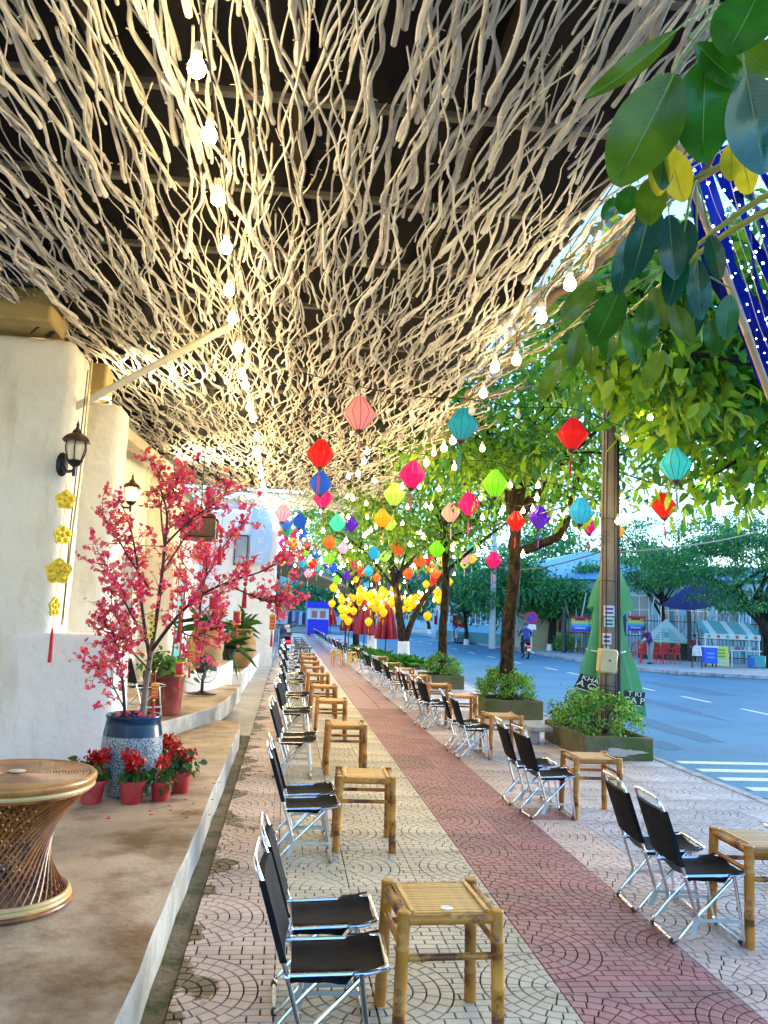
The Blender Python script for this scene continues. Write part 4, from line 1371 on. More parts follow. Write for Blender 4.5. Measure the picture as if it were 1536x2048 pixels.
for k in range(3):
    a = 2 * PI * k / 3
    bl = MB()
    ring_ = [(.03, -.02, .012), (.10, -.055, .022), (.175, -.05, .02), (.185, .03, -.01), (.11, .05, -.018), (.03, .02, -.012)]
    vs = [hc + tilt @ (rotz(a) @ Vector(p)) for p in ring_]
    bl.add(vs + [v + tilt @ Vector((0, 0, .003)) for v in vs], [(0, 1, 2, 3, 4, 5), (11, 10, 9, 8, 7, 6)])
    bl.build('blade', mat('smoked_blade', (.03, .03, .032), .3, .1, 8), t)
cb = thing('fan_cable', 'thin black cable looping from the desk fan', 'cable', on(-1.45, 11.3, .375))
MB().tube(smooth_path([(.18, .2, .01), (.05, .1, .02), (-.08, 0, .10), (-.12, .05, .16), (-.02, .12, .18), (.1, .22, .13)], 6), .004, 5).build('cable', M_rubber, cb)

M_terra = mat('terracotta', (0.42, 0.26, 0.11), .7, .2, 6, .003, 40, col2=(0.30, 0.17, 0.07), c2scale=3)
def big_jar(loc, s_, label, plant):
    t = thing('ribbed_jar', label, 'jar', loc, 0, 'big clay jars on the white ledges')
    pr = [(.001, 0), (.12, 0)]
    for i in range(25):
        u = i / 24
        r_ = .13 + .14 * math.sin(PI * (.08 + .72 * u)) ** 1.2
        pr += [(r_, .02 + .52 * u), (r_ + .006, .02 + .52 * u + .011)]
    pr += [(.19, .57), (.20, .60), (.215, .605), (.215, .625), (.19, .63), (.175, .6), (.001, .58)]
    MB().lathe(pr, 36).build('body', M_terra, t, sharp=70)
    if plant == 'spiky':
        n_ = 70
        D = rand_dirs(n_, .9); D[:, 2] = np.abs(D[:, 2])
        me = leaf_mesh('fronds', nrng.normal(size=(n_, 3)) * .05 + [0, 0, .62], D, rand_dirs(n_), nrng.uniform(.25, .5, n_), nrng.uniform(.02, .035, n_), nrng.integers(0, 2, n_), droop=.35)
    else:
        n_ = 60
        D = rand_dirs(n_, .5)
        me = leaf_mesh('leaves', nrng.normal(size=(n_, 3)) * .06 + [0, 0, .66], D, rand_dirs(n_), nrng.uniform(.2, .42, n_), nrng.uniform(.05, .08, n_), nrng.integers(0, 2, n_), droop=.3)
    for m in M_pg: me.materials.append(m)
    link(me.name.split('.')[0], me, t)
    t.scale = (s_, s_, s_)
big_jar(on(-1.32, 12.75, .66), 1.0, 'big ribbed clay jar with a spiky plant behind the desk fan', 'spiky')
big_jar(on(-1.02, 16.6, .40), 1.25, 'second clay jar beside the white end wall, leafy plant in it', 'leafy')
t = thing('dark_leaf_plant', 'dark palm-like plant in a black pot between the two jars', 'potted plant', on(-1.1, 15.0, .66))
MB().lathe([(.001, 0), (.10, 0), (.13, .2), (.001, .2)], 18).build('pot', M_rubber, t)
n_ = 60
me = leaf_mesh('fronds', nrng.normal(size=(n_, 3)) * .04 + [0, 0, .22], rand_dirs(n_, .9), rand_dirs(n_), nrng.uniform(.3, .6, n_), nrng.uniform(.03, .06, n_), nrng.integers(0, 2, n_), droop=.4)
for m in M_pg: me.materials.append(m)
link('fronds', me, t)
# ------------------------------------------------------------------ bulb strings
M_bulb = mat('bulb_lit', (1, .9, .7), .4, emit=(1.0, .72, .32), estr=28)
M_bulboff = mat('bulb_off', (.80, .80, .74), .3, .05)
M_socket = mat('cream_socket', (.70, .64, .48), .5, .1, 20)
M_cable = mat('black_cable', (.012, .012, .012), .6, .2, 20)
bulb_me = MB().lathe([(.001, -.100), (.018, -.096), (.033, -.083), (.0395, -.063), (.037, -.043), (.026, -.022), (.017, -.008), (.016, 0)], 12, cap=False).mesh('bulb', 80)
bulb_me.materials.append(M_bulb)
sock_me = MB().lathe([(.016, -.004), (.019, 0), (.021, .01), (.021, .028), (.017, .034), (.017, .055), (.012, .062), (.001, .063)], 12, cap=False).mesh('socket', 60)
sock_me.materials.append(M_socket)
wire_me = MB().tube([(0, 0, .06), (0, 0, 1)], .0025, 4).mesh('drop_wire')
wire_me.materials.append(M_cable)

def bulb_string(name, label, pts, bulbs, drop=.12, lit=lambda k: True, scale=1.0, sag=True, r=.005):
    """cable through pts; bulbs at parameters (world points) hang drop below it"""
    o0 = Vector(pts[0])
    t = thing(name, label, 'light string', o0)
    MB().tube([Vector(p) - o0 for p in smooth_path(pts, 5)], r, 5).build('cable', M_cable, t)
    for k, b in enumerate(bulbs):
        s_ = link('socket', sock_me, t)
        s_.location = Vector(b) - o0
        s_.scale = (scale,) * 3
        if drop > .05:
            w_ = link('drop_wire', wire_me, t)
            w_.location = Vector(b) - o0
            w_.scale = (1, 1, drop)
        u = link('bulb', bulb_me, s_)
        u.location = (0, 0, 0)
        if not lit(k): setmat(u, M_bulboff)
    return t

# main string along the cafe side of the ceiling
bl = []
for (px, py) in [(395, 112), (420, 250), (437, 378), (453, 478), (459, 566), (466, 624), (477, 684), (484, 738), (491, 760), (500, 806), (507, 828), (514, 866), (516, 893), (518, 910), (521, 930), (523, 945), (526, 962), (528, 972), (530, 985), (532, 993)]:
    bl.append(gnd(px, py, 3.92))
bulb_string('bulb_string', 'straight string of lit bulbs under the branch ceiling, cafe side', [(p.x + .01, p.y, 4.10) for p in [Vector((-.52, 2.4, 0))] + bl[::2] + [Vector((-.57, 18.2, 0))]], bl, drop=.19)
br_ = []
for (px, py) in [(1140, 552), (1083, 620), (1033, 708), (990, 722), (967, 776), (944, 812), (921, 868), (906, 873), (888, 888), (868, 898), (853, 918), (836, 930), (822, 944), (806, 966), (790, 978)]:
    br_.append(gnd(px, py, 3.80))
bulb_string('bulb_string', 'string of lit bulbs along the outer edge of the branch ceiling', [(p.x + .02, p.y, 4.02) for p in [Vector((1.68, 4.0, 0))] + br_[::2] + [Vector((2.0, 18.4, 0))]], br_, drop=.22, lit=lambda k: k not in (5, 9))
# far string running down to the end wall
bl2 = [at(534 + 3 * k, 1000 + 9 * k, 18.2 + k * .45) for k in range(0, 8, 2)]
bulb_string('bulb_string', 'short string of lit bulbs dropping towards the end wall', [p + Vector((0, 0, .1)) for p in bl2], bl2, drop=.04)

# ------------------------------------------------------------------ silk lanterns
RIBS = 12
SIL = {}
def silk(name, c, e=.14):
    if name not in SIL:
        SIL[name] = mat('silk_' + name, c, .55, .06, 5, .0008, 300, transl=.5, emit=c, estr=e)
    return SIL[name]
COLR = {'pink': (.80, .32, .30), 'rose': (.85, .42, .55), 'peach': (.85, .45, .36), 'teal': (.02, .36, .42), 'red': (.72, .012, .012), 'turquoise': (.06, .56, .52),
        'blue': (.006, .13, .62), 'magenta': (.74, .008, .20), 'lime': (.26, .74, .02), 'pale_green': (.48, .72, .12), 'purple': (.10, .008, .50), 'cyan': (.03, .44, .62),
        'amber': (.85, .42, .01), 'orange': (.85, .17, .02), 'aqua': (.06, .66, .48), 'yellow': (.86, .58, .01), 'green': (.02, .40, .16)}
def lantern_meshes(prof, n, rib=True, ribs_r=.004):
    mb = MB()
    k = RIBS
    seg = 4                                                     # silk is flat between ribs: slightly sunk panels
    vs, fs = [], []
    N_ = k * seg
    for r_, z in prof:
        for j in range(N_):
            a = 2 * PI * j / N_
            u = (j % seg) / seg
            rr_ = r_ * (1 - .045 * math.sin(PI * u))
            vs.append((rr_ * math.cos(a), rr_ * math.sin(a), z))
    for i in range(len(prof) - 1):
        for j in range(N_):
            j2 = (j + 1) % N_
            fs.append((i * N_ + j, i * N_ + j2, (i + 1) * N_ + j2, (i + 1) * N_ + j))
    mb.add(vs, fs)
    shade = mb.mesh('shade', 25)
    shade.materials.append(silk('red', COLR['red']))
    rb = MB()
    for j in range(k):
        a = 2 * PI * j / k
        rb.tube([((r_ + .001) * math.cos(a), (r_ + .001) * math.sin(a), z) for r_, z in prof], .0034, 4)
    ribs = rb.mesh('ribs'); ribs.materials.append(mat('rib_bamboo', (.10, .05, .03), .6, .2, 20))
    return shade, ribs
dia = [(.055, .175), (.060, .168), (.075, .150), (.100, .118), (.140, .065), (.170, .022), (.178, .0), (.170, -.022), (.140, -.065), (.100, -.118), (.070, -.155), (.055, -.170), (.052, -.178)]
garlic = [(.05, .150), (.058, .145), (.10, .130), (.145, .09), (.165, .04), (.166, 0), (.15, -.05), (.12, -.10), (.085, -.145), (.058, -.175), (.05, -.182)]
LS, LRB = lantern_meshes(dia, 12)
GS, GRB = lantern_meshes(garlic, 12)
cap_t = MB().lathe([(.056, .168), (.058, .182), (.050, .186), (.001, .186)], 16, cap=False).mesh('top_cap')
cap_b = MB().lathe([(.053, -.172), (.050, -.19), (.022, -.205), (.012, -.225), (.001, -.226)], 16, cap=False).mesh('base_cap')
tass = MB().tube([(0, 0, -.22), (0, 0, -.30), (0, 0, -.315), (0, 0, -.50)], [.003, .003, .0135, .011], 8).mesh('tassel')
hang = MB().tube([(.05, 0, .186), (0, 0, .25), (-.05, 0, .186)], .002, 4).tube([(0, 0, .248), (0, 0, .31)], .003, 4).mesh('hanger')
for m_, k_ in ((cap_t, M_goldp), (cap_b, M_darkwood), (tass, M_redsilk), (hang, M_cable)): m_.materials.append(k_)
def lantern(px, py, wpx, colr, label, group='silk lanterns hung across the pavement', Y=None, size=.356, shape='d', loc=None, tassel=True, tcol=None):
    Y = Y or size * F_PX / wpx
    c = loc or at(px, py, Y)
    t = thing('silk_lantern', label, 'lantern', c, rng.uniform(0, 6), group)
    t.rotation_euler = (rng.uniform(-.06, .06), rng.uniform(-.06, .06), rng.uniform(0, 6))
    s_ = wpx * Y / F_PX / .356
    t.scale = (s_,) * 3
    sh = link('shade', LS if shape == 'd' else GS, t)
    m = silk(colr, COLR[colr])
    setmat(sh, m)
    link('ribs', LRB if shape == 'd' else GRB, t)
    setmat(link('top_cap', cap_t, t), m)
    link('base_cap', cap_b, t)
    if tassel:
        setmat(link('tassel', tass, t), mat('tassel_' + (tcol or colr), tuple(.7 * c_ for c_ in COLR[tcol or colr]), .7, .2, 40))
    link('hanger', hang, t)
    return t

def cable(label, pts, name='lantern_cable', r=.006):
    o0 = Vector(pts[0])
    t = thing(name, label, 'cable', o0)
    MB().tube([Vector(p) - o0 for p in smooth_path(pts, 6)], r, 5).build('cable', M_cable, t)
    return t

rows = {
    'first': (8.4, [(719, 828, 68, 'pink', 'dusty pink silk lantern hanging alone under the branches'), (925, 850, 67, 'teal', 'teal silk lantern hanging at the edge of the branch ceiling'),
                    (1145, 869, 66, 'red', 'big dark red silk lantern beside the utility pole'), (1350, 930, 69, 'turquoise', 'turquoise silk lantern past the utility pole')]),
    'second': (10.2, [(641, 908, 56, 'red', 'bright red silk lantern directly above a blue one'), (825, 950, 55, 'magenta', 'magenta silk lantern beside the pale green one'),
                      (990, 968, 55, 'lime', 'lime green silk lantern in front of the tree crown'), (1161, 1023, 54, 'cyan', 'cyan silk lantern with a magenta one peeping behind'), (1328, 1012, 52, 'red', 'scarlet silk lantern under the turquoise one')]),
    'third': (12.4, [(641, 967, 47, 'blue', 'blue silk lantern directly below the bright red one'), (789, 990, 46, 'pale_green', 'pale green silk lantern beside the magenta one'),
                     (937, 1008, 46, 'magenta', 'crimson pink silk lantern beside the pale pink one'), (1032, 1043, 40, 'red', 'small red silk lantern in front of the mossy trunk'), (1079, 1035, 45, 'purple', 'violet silk lantern beside the mossy trunk'), (1227, 1062, 45, 'amber', 'amber silk lantern in front of the utility pole')]),
    'fourth': (14.8, [(646, 996, 40, 'magenta', 'magenta silk lantern half hidden below the blue one'), (765, 1037, 37, 'amber', 'amber silk lantern overlapping a yellow green one'),
                      (901, 1026, 39, 'peach', 'pale peach silk lantern near the crimson pink one'), (1178, 1052, 34, 'magenta', 'magenta silk lantern behind the cyan one')]),
    'fifth': (17.0, [(566, 1027, 34, 'rose', 'rose pink silk lantern by the end wall of the cafe'), (675, 1047, 35, 'aqua', 'aqua silk lantern touching a violet one'), (703, 1048, 28, 'purple', 'violet silk lantern touching the aqua one'),
                     (779, 1047, 30, 'pale_green', 'yellow green silk lantern behind the amber one'), (873, 1099, 34, 'lime', 'bright green silk lantern above a yellow one'), (987, 1121, 34, 'magenta', 'magenta silk lantern in front of the far round tree')]),
}
for nm, (Y, ls) in rows.items():
    pts = []
    for px, py, w, c, lab in ls:
        lantern(px, py, w, c, lab, Y=Y + rng.uniform(-.05, .05))
        p = at(px, py, Y); s_ = w * Y / F_PX / .356
        pts.append((p.x, Y, p.z + .30 * s_))
    pts = sorted(pts)
    mids = []
    for a, b in zip(pts[:-1], pts[1:]):
        mids += [a, ((a[0] + b[0]) / 2, Y, (a[2] + b[2]) / 2 - .04)]
    a0_ = (-.1, Y, 4.12) if nm in ('first', 'second', 'third', 'fourth') else (-.44, Y, 4.12)
    full = [a0_] + mids + [pts[-1], (pts[-1][0] + 1.2, Y + .2, pts[-1][2] + .25), (pts[-1][0] + 2.6, Y + .4, pts[-1][2] + .9)]
    bl = []
    if nm in ('first', 'second'):
        for k in range(len(pts) - 1):
            for f_ in (.5,):
                a, b = Vector(pts[k]), Vector(pts[k + 1])
                p = a.lerp(b, f_); p.z -= .09
                bl.append(p)
    else:
        for k in range(len(pts) - 1):
            for f_ in (.33, .67):
                a, b = Vector(pts[k]), Vector(pts[k + 1])
                p = a.lerp(b, f_ + rng.uniform(-.08, .08)); p.z -= .08
                bl.append(p)
    bulb_string('lantern_string', nm + ' cross string of bulbs and lanterns counted from the cafe steps', full, bl, drop=.03, lit=(lambda k: nm != 'first'), scale=.75)

small = [(572, 1046, 28, 'blue'), (600, 1042, 31, 'blue'), (604, 1066, 22, 'blue'), (573, 1062, 24, 'green'), (659, 1085, 28, 'orange'), (686, 1096, 24, 'rose'), (658, 1118, 23, 'lime'), (651, 1128, 17, 'purple'), (667, 1136, 20, 'blue'),
         (633, 1133, 20, 'aqua'), (616, 1147, 18, 'rose'), (673, 1160, 18, 'lime'), (693, 1151, 20, 'purple'), (748, 1107, 26, 'cyan'), (770, 1113, 23, 'pale_green'), (796, 1097, 30, 'orange'),
         (723, 1143, 20, 'red'), (737, 1142, 22, 'cyan'), (731, 1172, 16, 'cyan'), (754, 1155, 18, 'orange'), (816, 1148, 23, 'orange'), (797, 1150, 19, 'purple'), (787, 1170, 16, 'purple'),
         (839, 1122, 27, 'orange'), (857, 1118, 22, 'red'), (887, 1122, 25, 'yellow'), (872, 1147, 22, 'orange'), (893, 1144, 20, 'purple'), (868, 1165, 20, 'red'), (586, 1088, 23, 'yellow'),
         (600, 1111, 19, 'orange'), (577, 1112, 20, 'blue'), (563, 1123, 18, 'yellow'), (930, 1117, 25, 'peach'), (944, 1118, 20, 'yellow')]
NICE = {'pale_green': 'yellow green', 'rose': 'rose pink', 'aqua': 'aqua', 'purple': 'violet'}
r3 = random.Random(21)
for _ in range(24):
    small.append((r3.uniform(560, 960), r3.uniform(1045, 1165), r3.uniform(15, 23), r3.choice(['blue', 'orange', 'rose', 'lime', 'purple', 'cyan', 'pale_green', 'red', 'yellow', 'aqua', 'magenta'])))
far_pts = {}
for k, (px, py, w, c) in enumerate(small):
    cn = NICE.get(c, c)
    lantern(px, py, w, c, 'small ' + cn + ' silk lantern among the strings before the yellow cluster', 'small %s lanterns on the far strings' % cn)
    Y = .356 * F_PX / w
    far_pts.setdefault(round(Y / 3.2), []).append(at(px, py, Y) + Vector((0, 0, .31)))
for kq, (k, pts) in enumerate(sorted(far_pts.items())):
    pts = sorted(pts, key=lambda p: p.x)
    if len(pts) < 2: continue
    Ym = sum(p.y for p in pts) / len(pts)
    full = [Vector((-.6, Ym, pts[0].z + .7))] + pts + [Vector((pts[-1].x + 1.0, Ym, pts[-1].z + .5))]
    bl = []
    for a, b in zip(full[:-1], full[1:]):
        n_ = max(1, int((b - a).length / .75))
        for i in range(n_):
            p = a.lerp(b, (i + .5) / n_); p.z -= .10 + rng.uniform(0, .1); bl.append(p)
    bulb_string('lantern_string', '%s string of small lanterns and bulbs beyond the fifth cross string' % ORD[kq], full, bl, drop=.03, scale=1.0)

# yellow cluster in the further trees
r2 = random.Random(5)
yc = []
for k in range(62):
    if k < 34: px, py = r2.gauss(712, 38), r2.gauss(1198, 20)
    elif k < 50: px, py = r2.uniform(740, 800), r2.uniform(1172, 1225)
    else: px, py = r2.uniform(800, 890), r2.uniform(1168, 1212)
    px = min(max(px, 648), 892)
    yc.append((px, py, r2.uniform(13, 18.5)))
yc += [(832, 1209, 18), (855, 1232, 19), (707, 1222, 16), (664, 1207, 16)]
ypts = []
for px, py, w in yc:
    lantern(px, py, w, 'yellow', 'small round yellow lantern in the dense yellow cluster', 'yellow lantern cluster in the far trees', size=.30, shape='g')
    Y = .30 * F_PX / w
    ypts.append(at(px, py, Y) + Vector((0, 0, .25)))
ypts.sort(key=lambda p: p.y)
for k in range(0, len(ypts), 6):
    g_ = sorted(ypts[k:k + 6], key=lambda p: p.x)
    if len(g_) < 2: continue
    bulb_string('yellow_lantern_string', 'string carrying yellow lanterns between the far trees', [g_[0] + Vector((-.6, 0, .5))] + g_ + [g_[-1] + Vector((.6, 0, .5))],
                [a.lerp(b, .5) + Vector((0, 0, .02)) for a, b in zip(g_[:-1], g_[1:])], drop=.02, scale=.9)['group'] = 'strings of the yellow lantern cluster'
# fairy bulbs tied into the tree crowns over the pavement
fairy = [at(px, py, Y) for px, py, Y in [(728, 918, 10.5), (716, 942, 10.8), (706, 992, 13), (862, 1010, 13), (1412, 964, 9.5), (1248, 1002, 9.2), (1292, 1012, 9.8), (965, 890, 9), (1003, 1020, 11), (1020, 965, 11),
         (1074, 990, 10), (1046, 1104, 11.5), (1236, 1036, 9.0), (1300, 828, 8.6), (1250, 870, 8.4), (965, 1030, 12), (848, 1070, 14), (735, 1062, 16), (742, 1056, 16.2), (729, 1068, 15.8), (752, 1050, 16.5), (820, 1085, 15), (905, 1095, 15.5), (1130, 1070, 12)]]
for k, p in enumerate(fairy):
    bulb_string('hanging_bulb', 'single lit bulb on a thread among the lantern strings', [p + Vector((0, 0, .5)), p + Vector((0, 0, .06))], [p], drop=.02, scale=.75, r=.002)['group'] = 'single bulbs among the lantern strings'
# ------------------------------------------------------------------ street trees, planters, pole
M_trunk = mat('mossy_trunk', (0.045, 0.032, 0.02), .9, .6, 16, .04, 14, col2=(0.012, 0.010, 0.007), c2scale=14, c2lo=.46, c2hi=.60, spec=.15, stretch=(1, 1, .35))
GL = [mat('canopy_leaf', (0.11, 0.30, 0.015), .42, .25, 8, transl=.6), mat('canopy_leaf_light', (0.27, 0.46, 0.018), .42, .25, 8, transl=.62), mat('canopy_leaf_olive', (0.24, 0.40, 0.02), .45, .25, 8, transl=.5), mat('canopy_leaf_dark', (0.045, 0.20, 0.04), .4, .25, 8, transl=.35)]

def tree(label, base, path, r0, r1, crown, clumps, per, crad, lsize, mats=None, limbs=9, group=None, name='street_tree', wr=.45, seed=1, flat=.8, extra=None, droop=.25, white_foot=False, trunk_mat=None, cscale=1.0):
    """trunk polyline, limbs running into the crown, leaf clumps round limb ends; crown = (centre, radii) or a list of them"""
    r_ = random.Random(seed)
    b0 = Vector(base)
    base = on(b0.x, b0.y, b0.z)
    kk = base.y / b0.y
    mp = lambda p: base + (Vector(p) - b0) * kk
    t = thing(name, label, 'tree', base, 0, group)
    P = [mp(p) - base for p in path]
    S_ = smooth_path(P, 6)
    n_ = len(S_)
    mb = MB()
    mb.tube([p + Vector((r_.gauss(0, .008), r_.gauss(0, .008), 0)) for p in S_], [(r0 + (r1 - r0) * i / (n_ - 1)) * (1 + r_.uniform(-.06, .06)) * (1.25 if i == 0 else 1) for i in range(n_)], 14)
    mb.build('trunk', trunk_mat or M_trunk, t, sharp=70)
    if white_foot:
        MB().tube([S_[0], S_[0] + (S_[2] - S_[0]).normalized() * .75], [r0 * 1.27, r0 * 1.12], 14).build('limewash', M_white, t)
    crowns = [(mp(c[0]), c[1], c[2] if len(c) > 2 else 1) for c in (crown if isinstance(crown, list) else [crown])]
    cs = []
    lm = MB()
    top = S_[-1]
    wts = [c[2] for c in crowns]
    for k in range(clumps):
        c, rad = r_.choices(crowns, wts)[0][:2]
        while True:
            v = Vector((r_.uniform(-1, 1), r_.uniform(-1, 1), r_.uniform(-1, 1)))
            if .15 < v.length < 1: break
        v = v * (v.length ** -.35)
        cs.append(Vector(c) - base + Vector((v.x * rad[0], v.y * rad[1], v.z * rad[2])))
    for k in range(limbs):
        g_ = cs[k % len(cs)]
        s_ = S_[r_.randint(int(n_ * .72), n_ - 1)]
        mid = s_.lerp(g_, .5) + Vector((r_.gauss(0, .15), r_.gauss(0, .15), r_.uniform(.0, .3)))
        pth = smooth_path([s_, mid, g_], 4)
        lm.tube(pth, [r1 * .62 * (1 - .8 * i / (len(pth) - 1)) for i in range(len(pth))], 7)
        for j in range(3):
            h_ = cs[r_.randrange(len(cs))]
            if (h_ - mid).length < 1.6 * cscale:
                pth = smooth_path([mid, mid.lerp(h_, .5) + Vector((0, 0, r_.uniform(0, .15))), h_], 3)
                lm.tube(pth, [r1 * .26 * (1 - .75 * i / (len(pth) - 1)) for i in range(len(pth))], 5)
    for e in (extra or []):
        pth = smooth_path([mp(p) - base for p in e[0]], 5)
        lm.tube(pth, [e[1] + (e[2] - e[1]) * i / (len(pth) - 1) for i in range(len(pth))], 9)
    lm.build('limbs', trunk_mat or M_trunk, t, sharp=70)
    clump_leaves('crown', [tuple(c) for c in cs], per, crad, lsize, mats or GL, t, wr=wr, flat=flat, droop=droop, w=None)
    return t

# pavement trees, set in planters along the kerb
tree('rough mossy street tree in the first planter past the utility pole', (3.27, 12.0, .1), [(3.27, 12, .1), (3.25, 12, 1.0), (3.33, 12.0, 2.0), (3.36, 12.05, 2.75), (3.30, 12.1, 3.6)], .125, .09,
     [((3.2, 12.2, 4.7), (1.9, 2.2, 1.15), 2), ((4.2, 11.2, 4.2), (1.3, 1.6, 1.3), 1.2), ((2.6, 11.6, 3.9), (1.2, 1.2, .7), .9)], 150, 64, .42, .15, seed=3, group='trees along the pavement kerb',
     extra=[([(3.34, 12, 2.45), (3.75, 11.95, 2.62), (4.05, 11.9, 2.8), (4.2, 11.9, 3.3), (4.35, 11.8, 4.0)], .085, .04)])
tree('slimmer mossy street tree in the second planter beyond the pole', (3.16, 16.6, .1), [(3.16, 16.6, .1), (3.17, 16.6, 1.2), (3.2, 16.6, 2.2), (3.15, 16.65, 3.4)], .115, .08,
     [((3.0, 16.6, 4.2), (2.4, 2.0, 1.5))], 140, 62, .42, .14, seed=5, group='trees along the pavement kerb')
tree('forked street tree behind the spiky grass', (3.45, 24, 0), [(3.45, 24, 0), (3.42, 24, .6), (3.3, 24, 1.3), (3.15, 24, 2.2), (2.9, 24.1, 3.2)], .17, .09,
     [((2.9, 24.3, 4.5), (3.0, 2.4, 1.8))], 130, 55, .5, .15, seed=7, group='trees along the pavement kerb', white_foot=True,
     extra=[([(3.43, 24, .4), (3.6, 24, 1.1), (3.95, 24, 1.9), (4.5, 24, 2.6), (4.9, 24, 3.5)], .12, .05)])
tree('street tree between two folded maroon umbrellas', (3.12, 30, 0), [(3.12, 30, 0), (3.1, 30, 1.5), (3.0, 30, 3.2)], .17, .09, [((2.6, 30, 4.9), (3.2, 2.4, 2.1))], 110, 50, .55, .16, seed=9, group='trees along the pavement kerb', white_foot=True)
tree('street tree furthest along the cafe pavement', (3.05, 36, 0), [(3.05, 36, 0), (3.0, 36, 1.6), (2.9, 36, 3.2)], .17, .09, [((2.2, 36, 5.2), (3.0, 2.6, 2.2))], 85, 45, .6, .17, seed=11, group='trees along the pavement kerb')
tree('leaning street tree whose leafy crown hangs round the utility pole', (6.3, 6.3, -.12), [(6.3, 6.3, -.12), (6.2, 6.4, 1.5), (5.8, 6.9, 3.0), (5.1, 7.6, 4.3)], .18, .10,
     [((3.5, 7.9, 4.75), (1.5, 1.5, 1.0), 2), ((4.5, 8.6, 3.9), (1.0, 1.3, 1.1), 1.5), ((2.75, 7.2, 4.25), (.75, .9, .8), 1.5), ((3.4, 7.6, 3.95), (.8, .9, .5), 1.0)], 120, 62, .38, .19, seed=13, limbs=14, wr=.5)

# concrete planters with shrubs
M_plc = mat('mossy_concrete', (0.13, 0.12, 0.07), .85, .35, 6, .008, 30, col2=(0.07, 0.10, 0.025), c2scale=3.5)
M_soil = MATS['soil']
SH = [mat('shrub_leaf', (0.12, 0.34, 0.035), .45, .25, 20, transl=.35), mat('shrub_leaf_light', (0.26, 0.50, 0.06), .45, .25, 20, transl=.35), mat('shrub_leaf_dark', (0.04, 0.14, 0.025), .45, .25, 20, transl=.3)]
def planter(label, x0, x1, y0, y1, h, slabel, shrub=True, sc=1.0, sx=None):
    c0 = on((x0 + x1) / 2, (y0 + y1) / 2)
    k_ = c0.y / ((y0 + y1) / 2)
    w0, d0, h = (x1 - x0) * k_, (y1 - y0) * k_, h * k_
    x0, x1, y0, y1 = c0.x - w0 / 2, c0.x + w0 / 2, c0.y - d0 / 2, c0.y + d0 / 2
    t = thing('tree_planter', label, 'planter', ((x0 + x1) / 2, (y0 + y1) / 2, 0), 0, 'mossy concrete planters along the kerb')
    w, d_, th = x1 - x0, y1 - y0, .07
    for name, c, s_ in (('wall', (0, -d_ / 2 + th / 2, h / 2), (w, th, h)), ('wall', (0, d_ / 2 - th / 2, h / 2), (w, th, h)),
                        ('wall', (-w / 2 + th / 2, 0, h / 2), (th, d_ - 2 * th - .002, h - .003)), ('wall', (w / 2 - th / 2, 0, h / 2), (th, d_ - 2 * th - .002, h - .003))):
        MB().box(c, s_, bev=.012).build(name, M_plc, t)
    MB().box((0, 0, h / 2 - .03), (w - 2 * th - .004, d_ - 2 * th - .004, h - .06)).build('soil', M_soil, t)
    if shrub:
        b = Vector(((x0 + x1) / 2, (y0 + y1) / 2, h - .05))
        s_ = thing('clipped_shrub', slabel, 'shrub', b, 0, 'small-leaved shrubs in the kerb planters')
        cs = []
        w2, d2 = (sx or w * .56), d_ * .55
        for k in range(int(75 * sc)):
            a, ph = rng.uniform(0, 2 * PI), math.acos(rng.uniform(-.25, 1))
            q = rng.uniform(.65, 1.02)
            cs.append((w2 * q * math.sin(ph) * math.cos(a), d2 * q * math.sin(ph) * math.sin(a), .16 + .36 * sc * q * math.cos(ph)))
        clump_leaves('foliage', cs, 62, .065, .036, SH, s_, wr=.65, up=.3, droop=.1)
        st_ = MB()
        for k in range(26):
            c = Vector(rng.choice(cs))
            st_.tube([(c.x * .3 + rng.gauss(0, .03), c.y * .3 + rng.gauss(0, .03), 0), c * .6 + Vector((0, 0, .03)), c], [.006, .004, .002], 4)
        st_.build('stems', M_trunk, s_)
    return t
pl = planter('mossy concrete planter round the utility pole, with a repaired patch', 3.08, 3.83, 8.36, 9.75, .24, 'round bright green shrub at the foot of the utility pole', sc=1.0, sx=.47)
MB().prism(blob(.03, .095, .27, .035, 26, 77), -.003, .003, rotx(R(90)), (0, -.70 * 1.09 - .002, 0)).build('mortar_patch', M_path, pl)
planter('dark mossy planter of the first street tree past the pole', 2.82, 3.70, 11.6, 12.5, .27, 'pale feathery shrub round the mossy trunk', sc=1.0, sx=.46)
planter('dark mossy planter of the second street tree', 2.74, 3.56, 16.2, 17.1, .27, 'low green shrub round the slimmer trunk', sc=.9, sx=.45)
# slab bench against the planter
t = thing('concrete_slab', 'short concrete slab on a stone leaning at the pole planter', 'slab', on(2.93, 9.55))
MB().box((0, 0, .20), (.30, .55, .06), bev=.01).build('slab_top', M_kerb, t)
MB().box((-.05, -.1, .085), (.12, .16, .17), bev=.02).build('stone_foot', M_kerb, t)
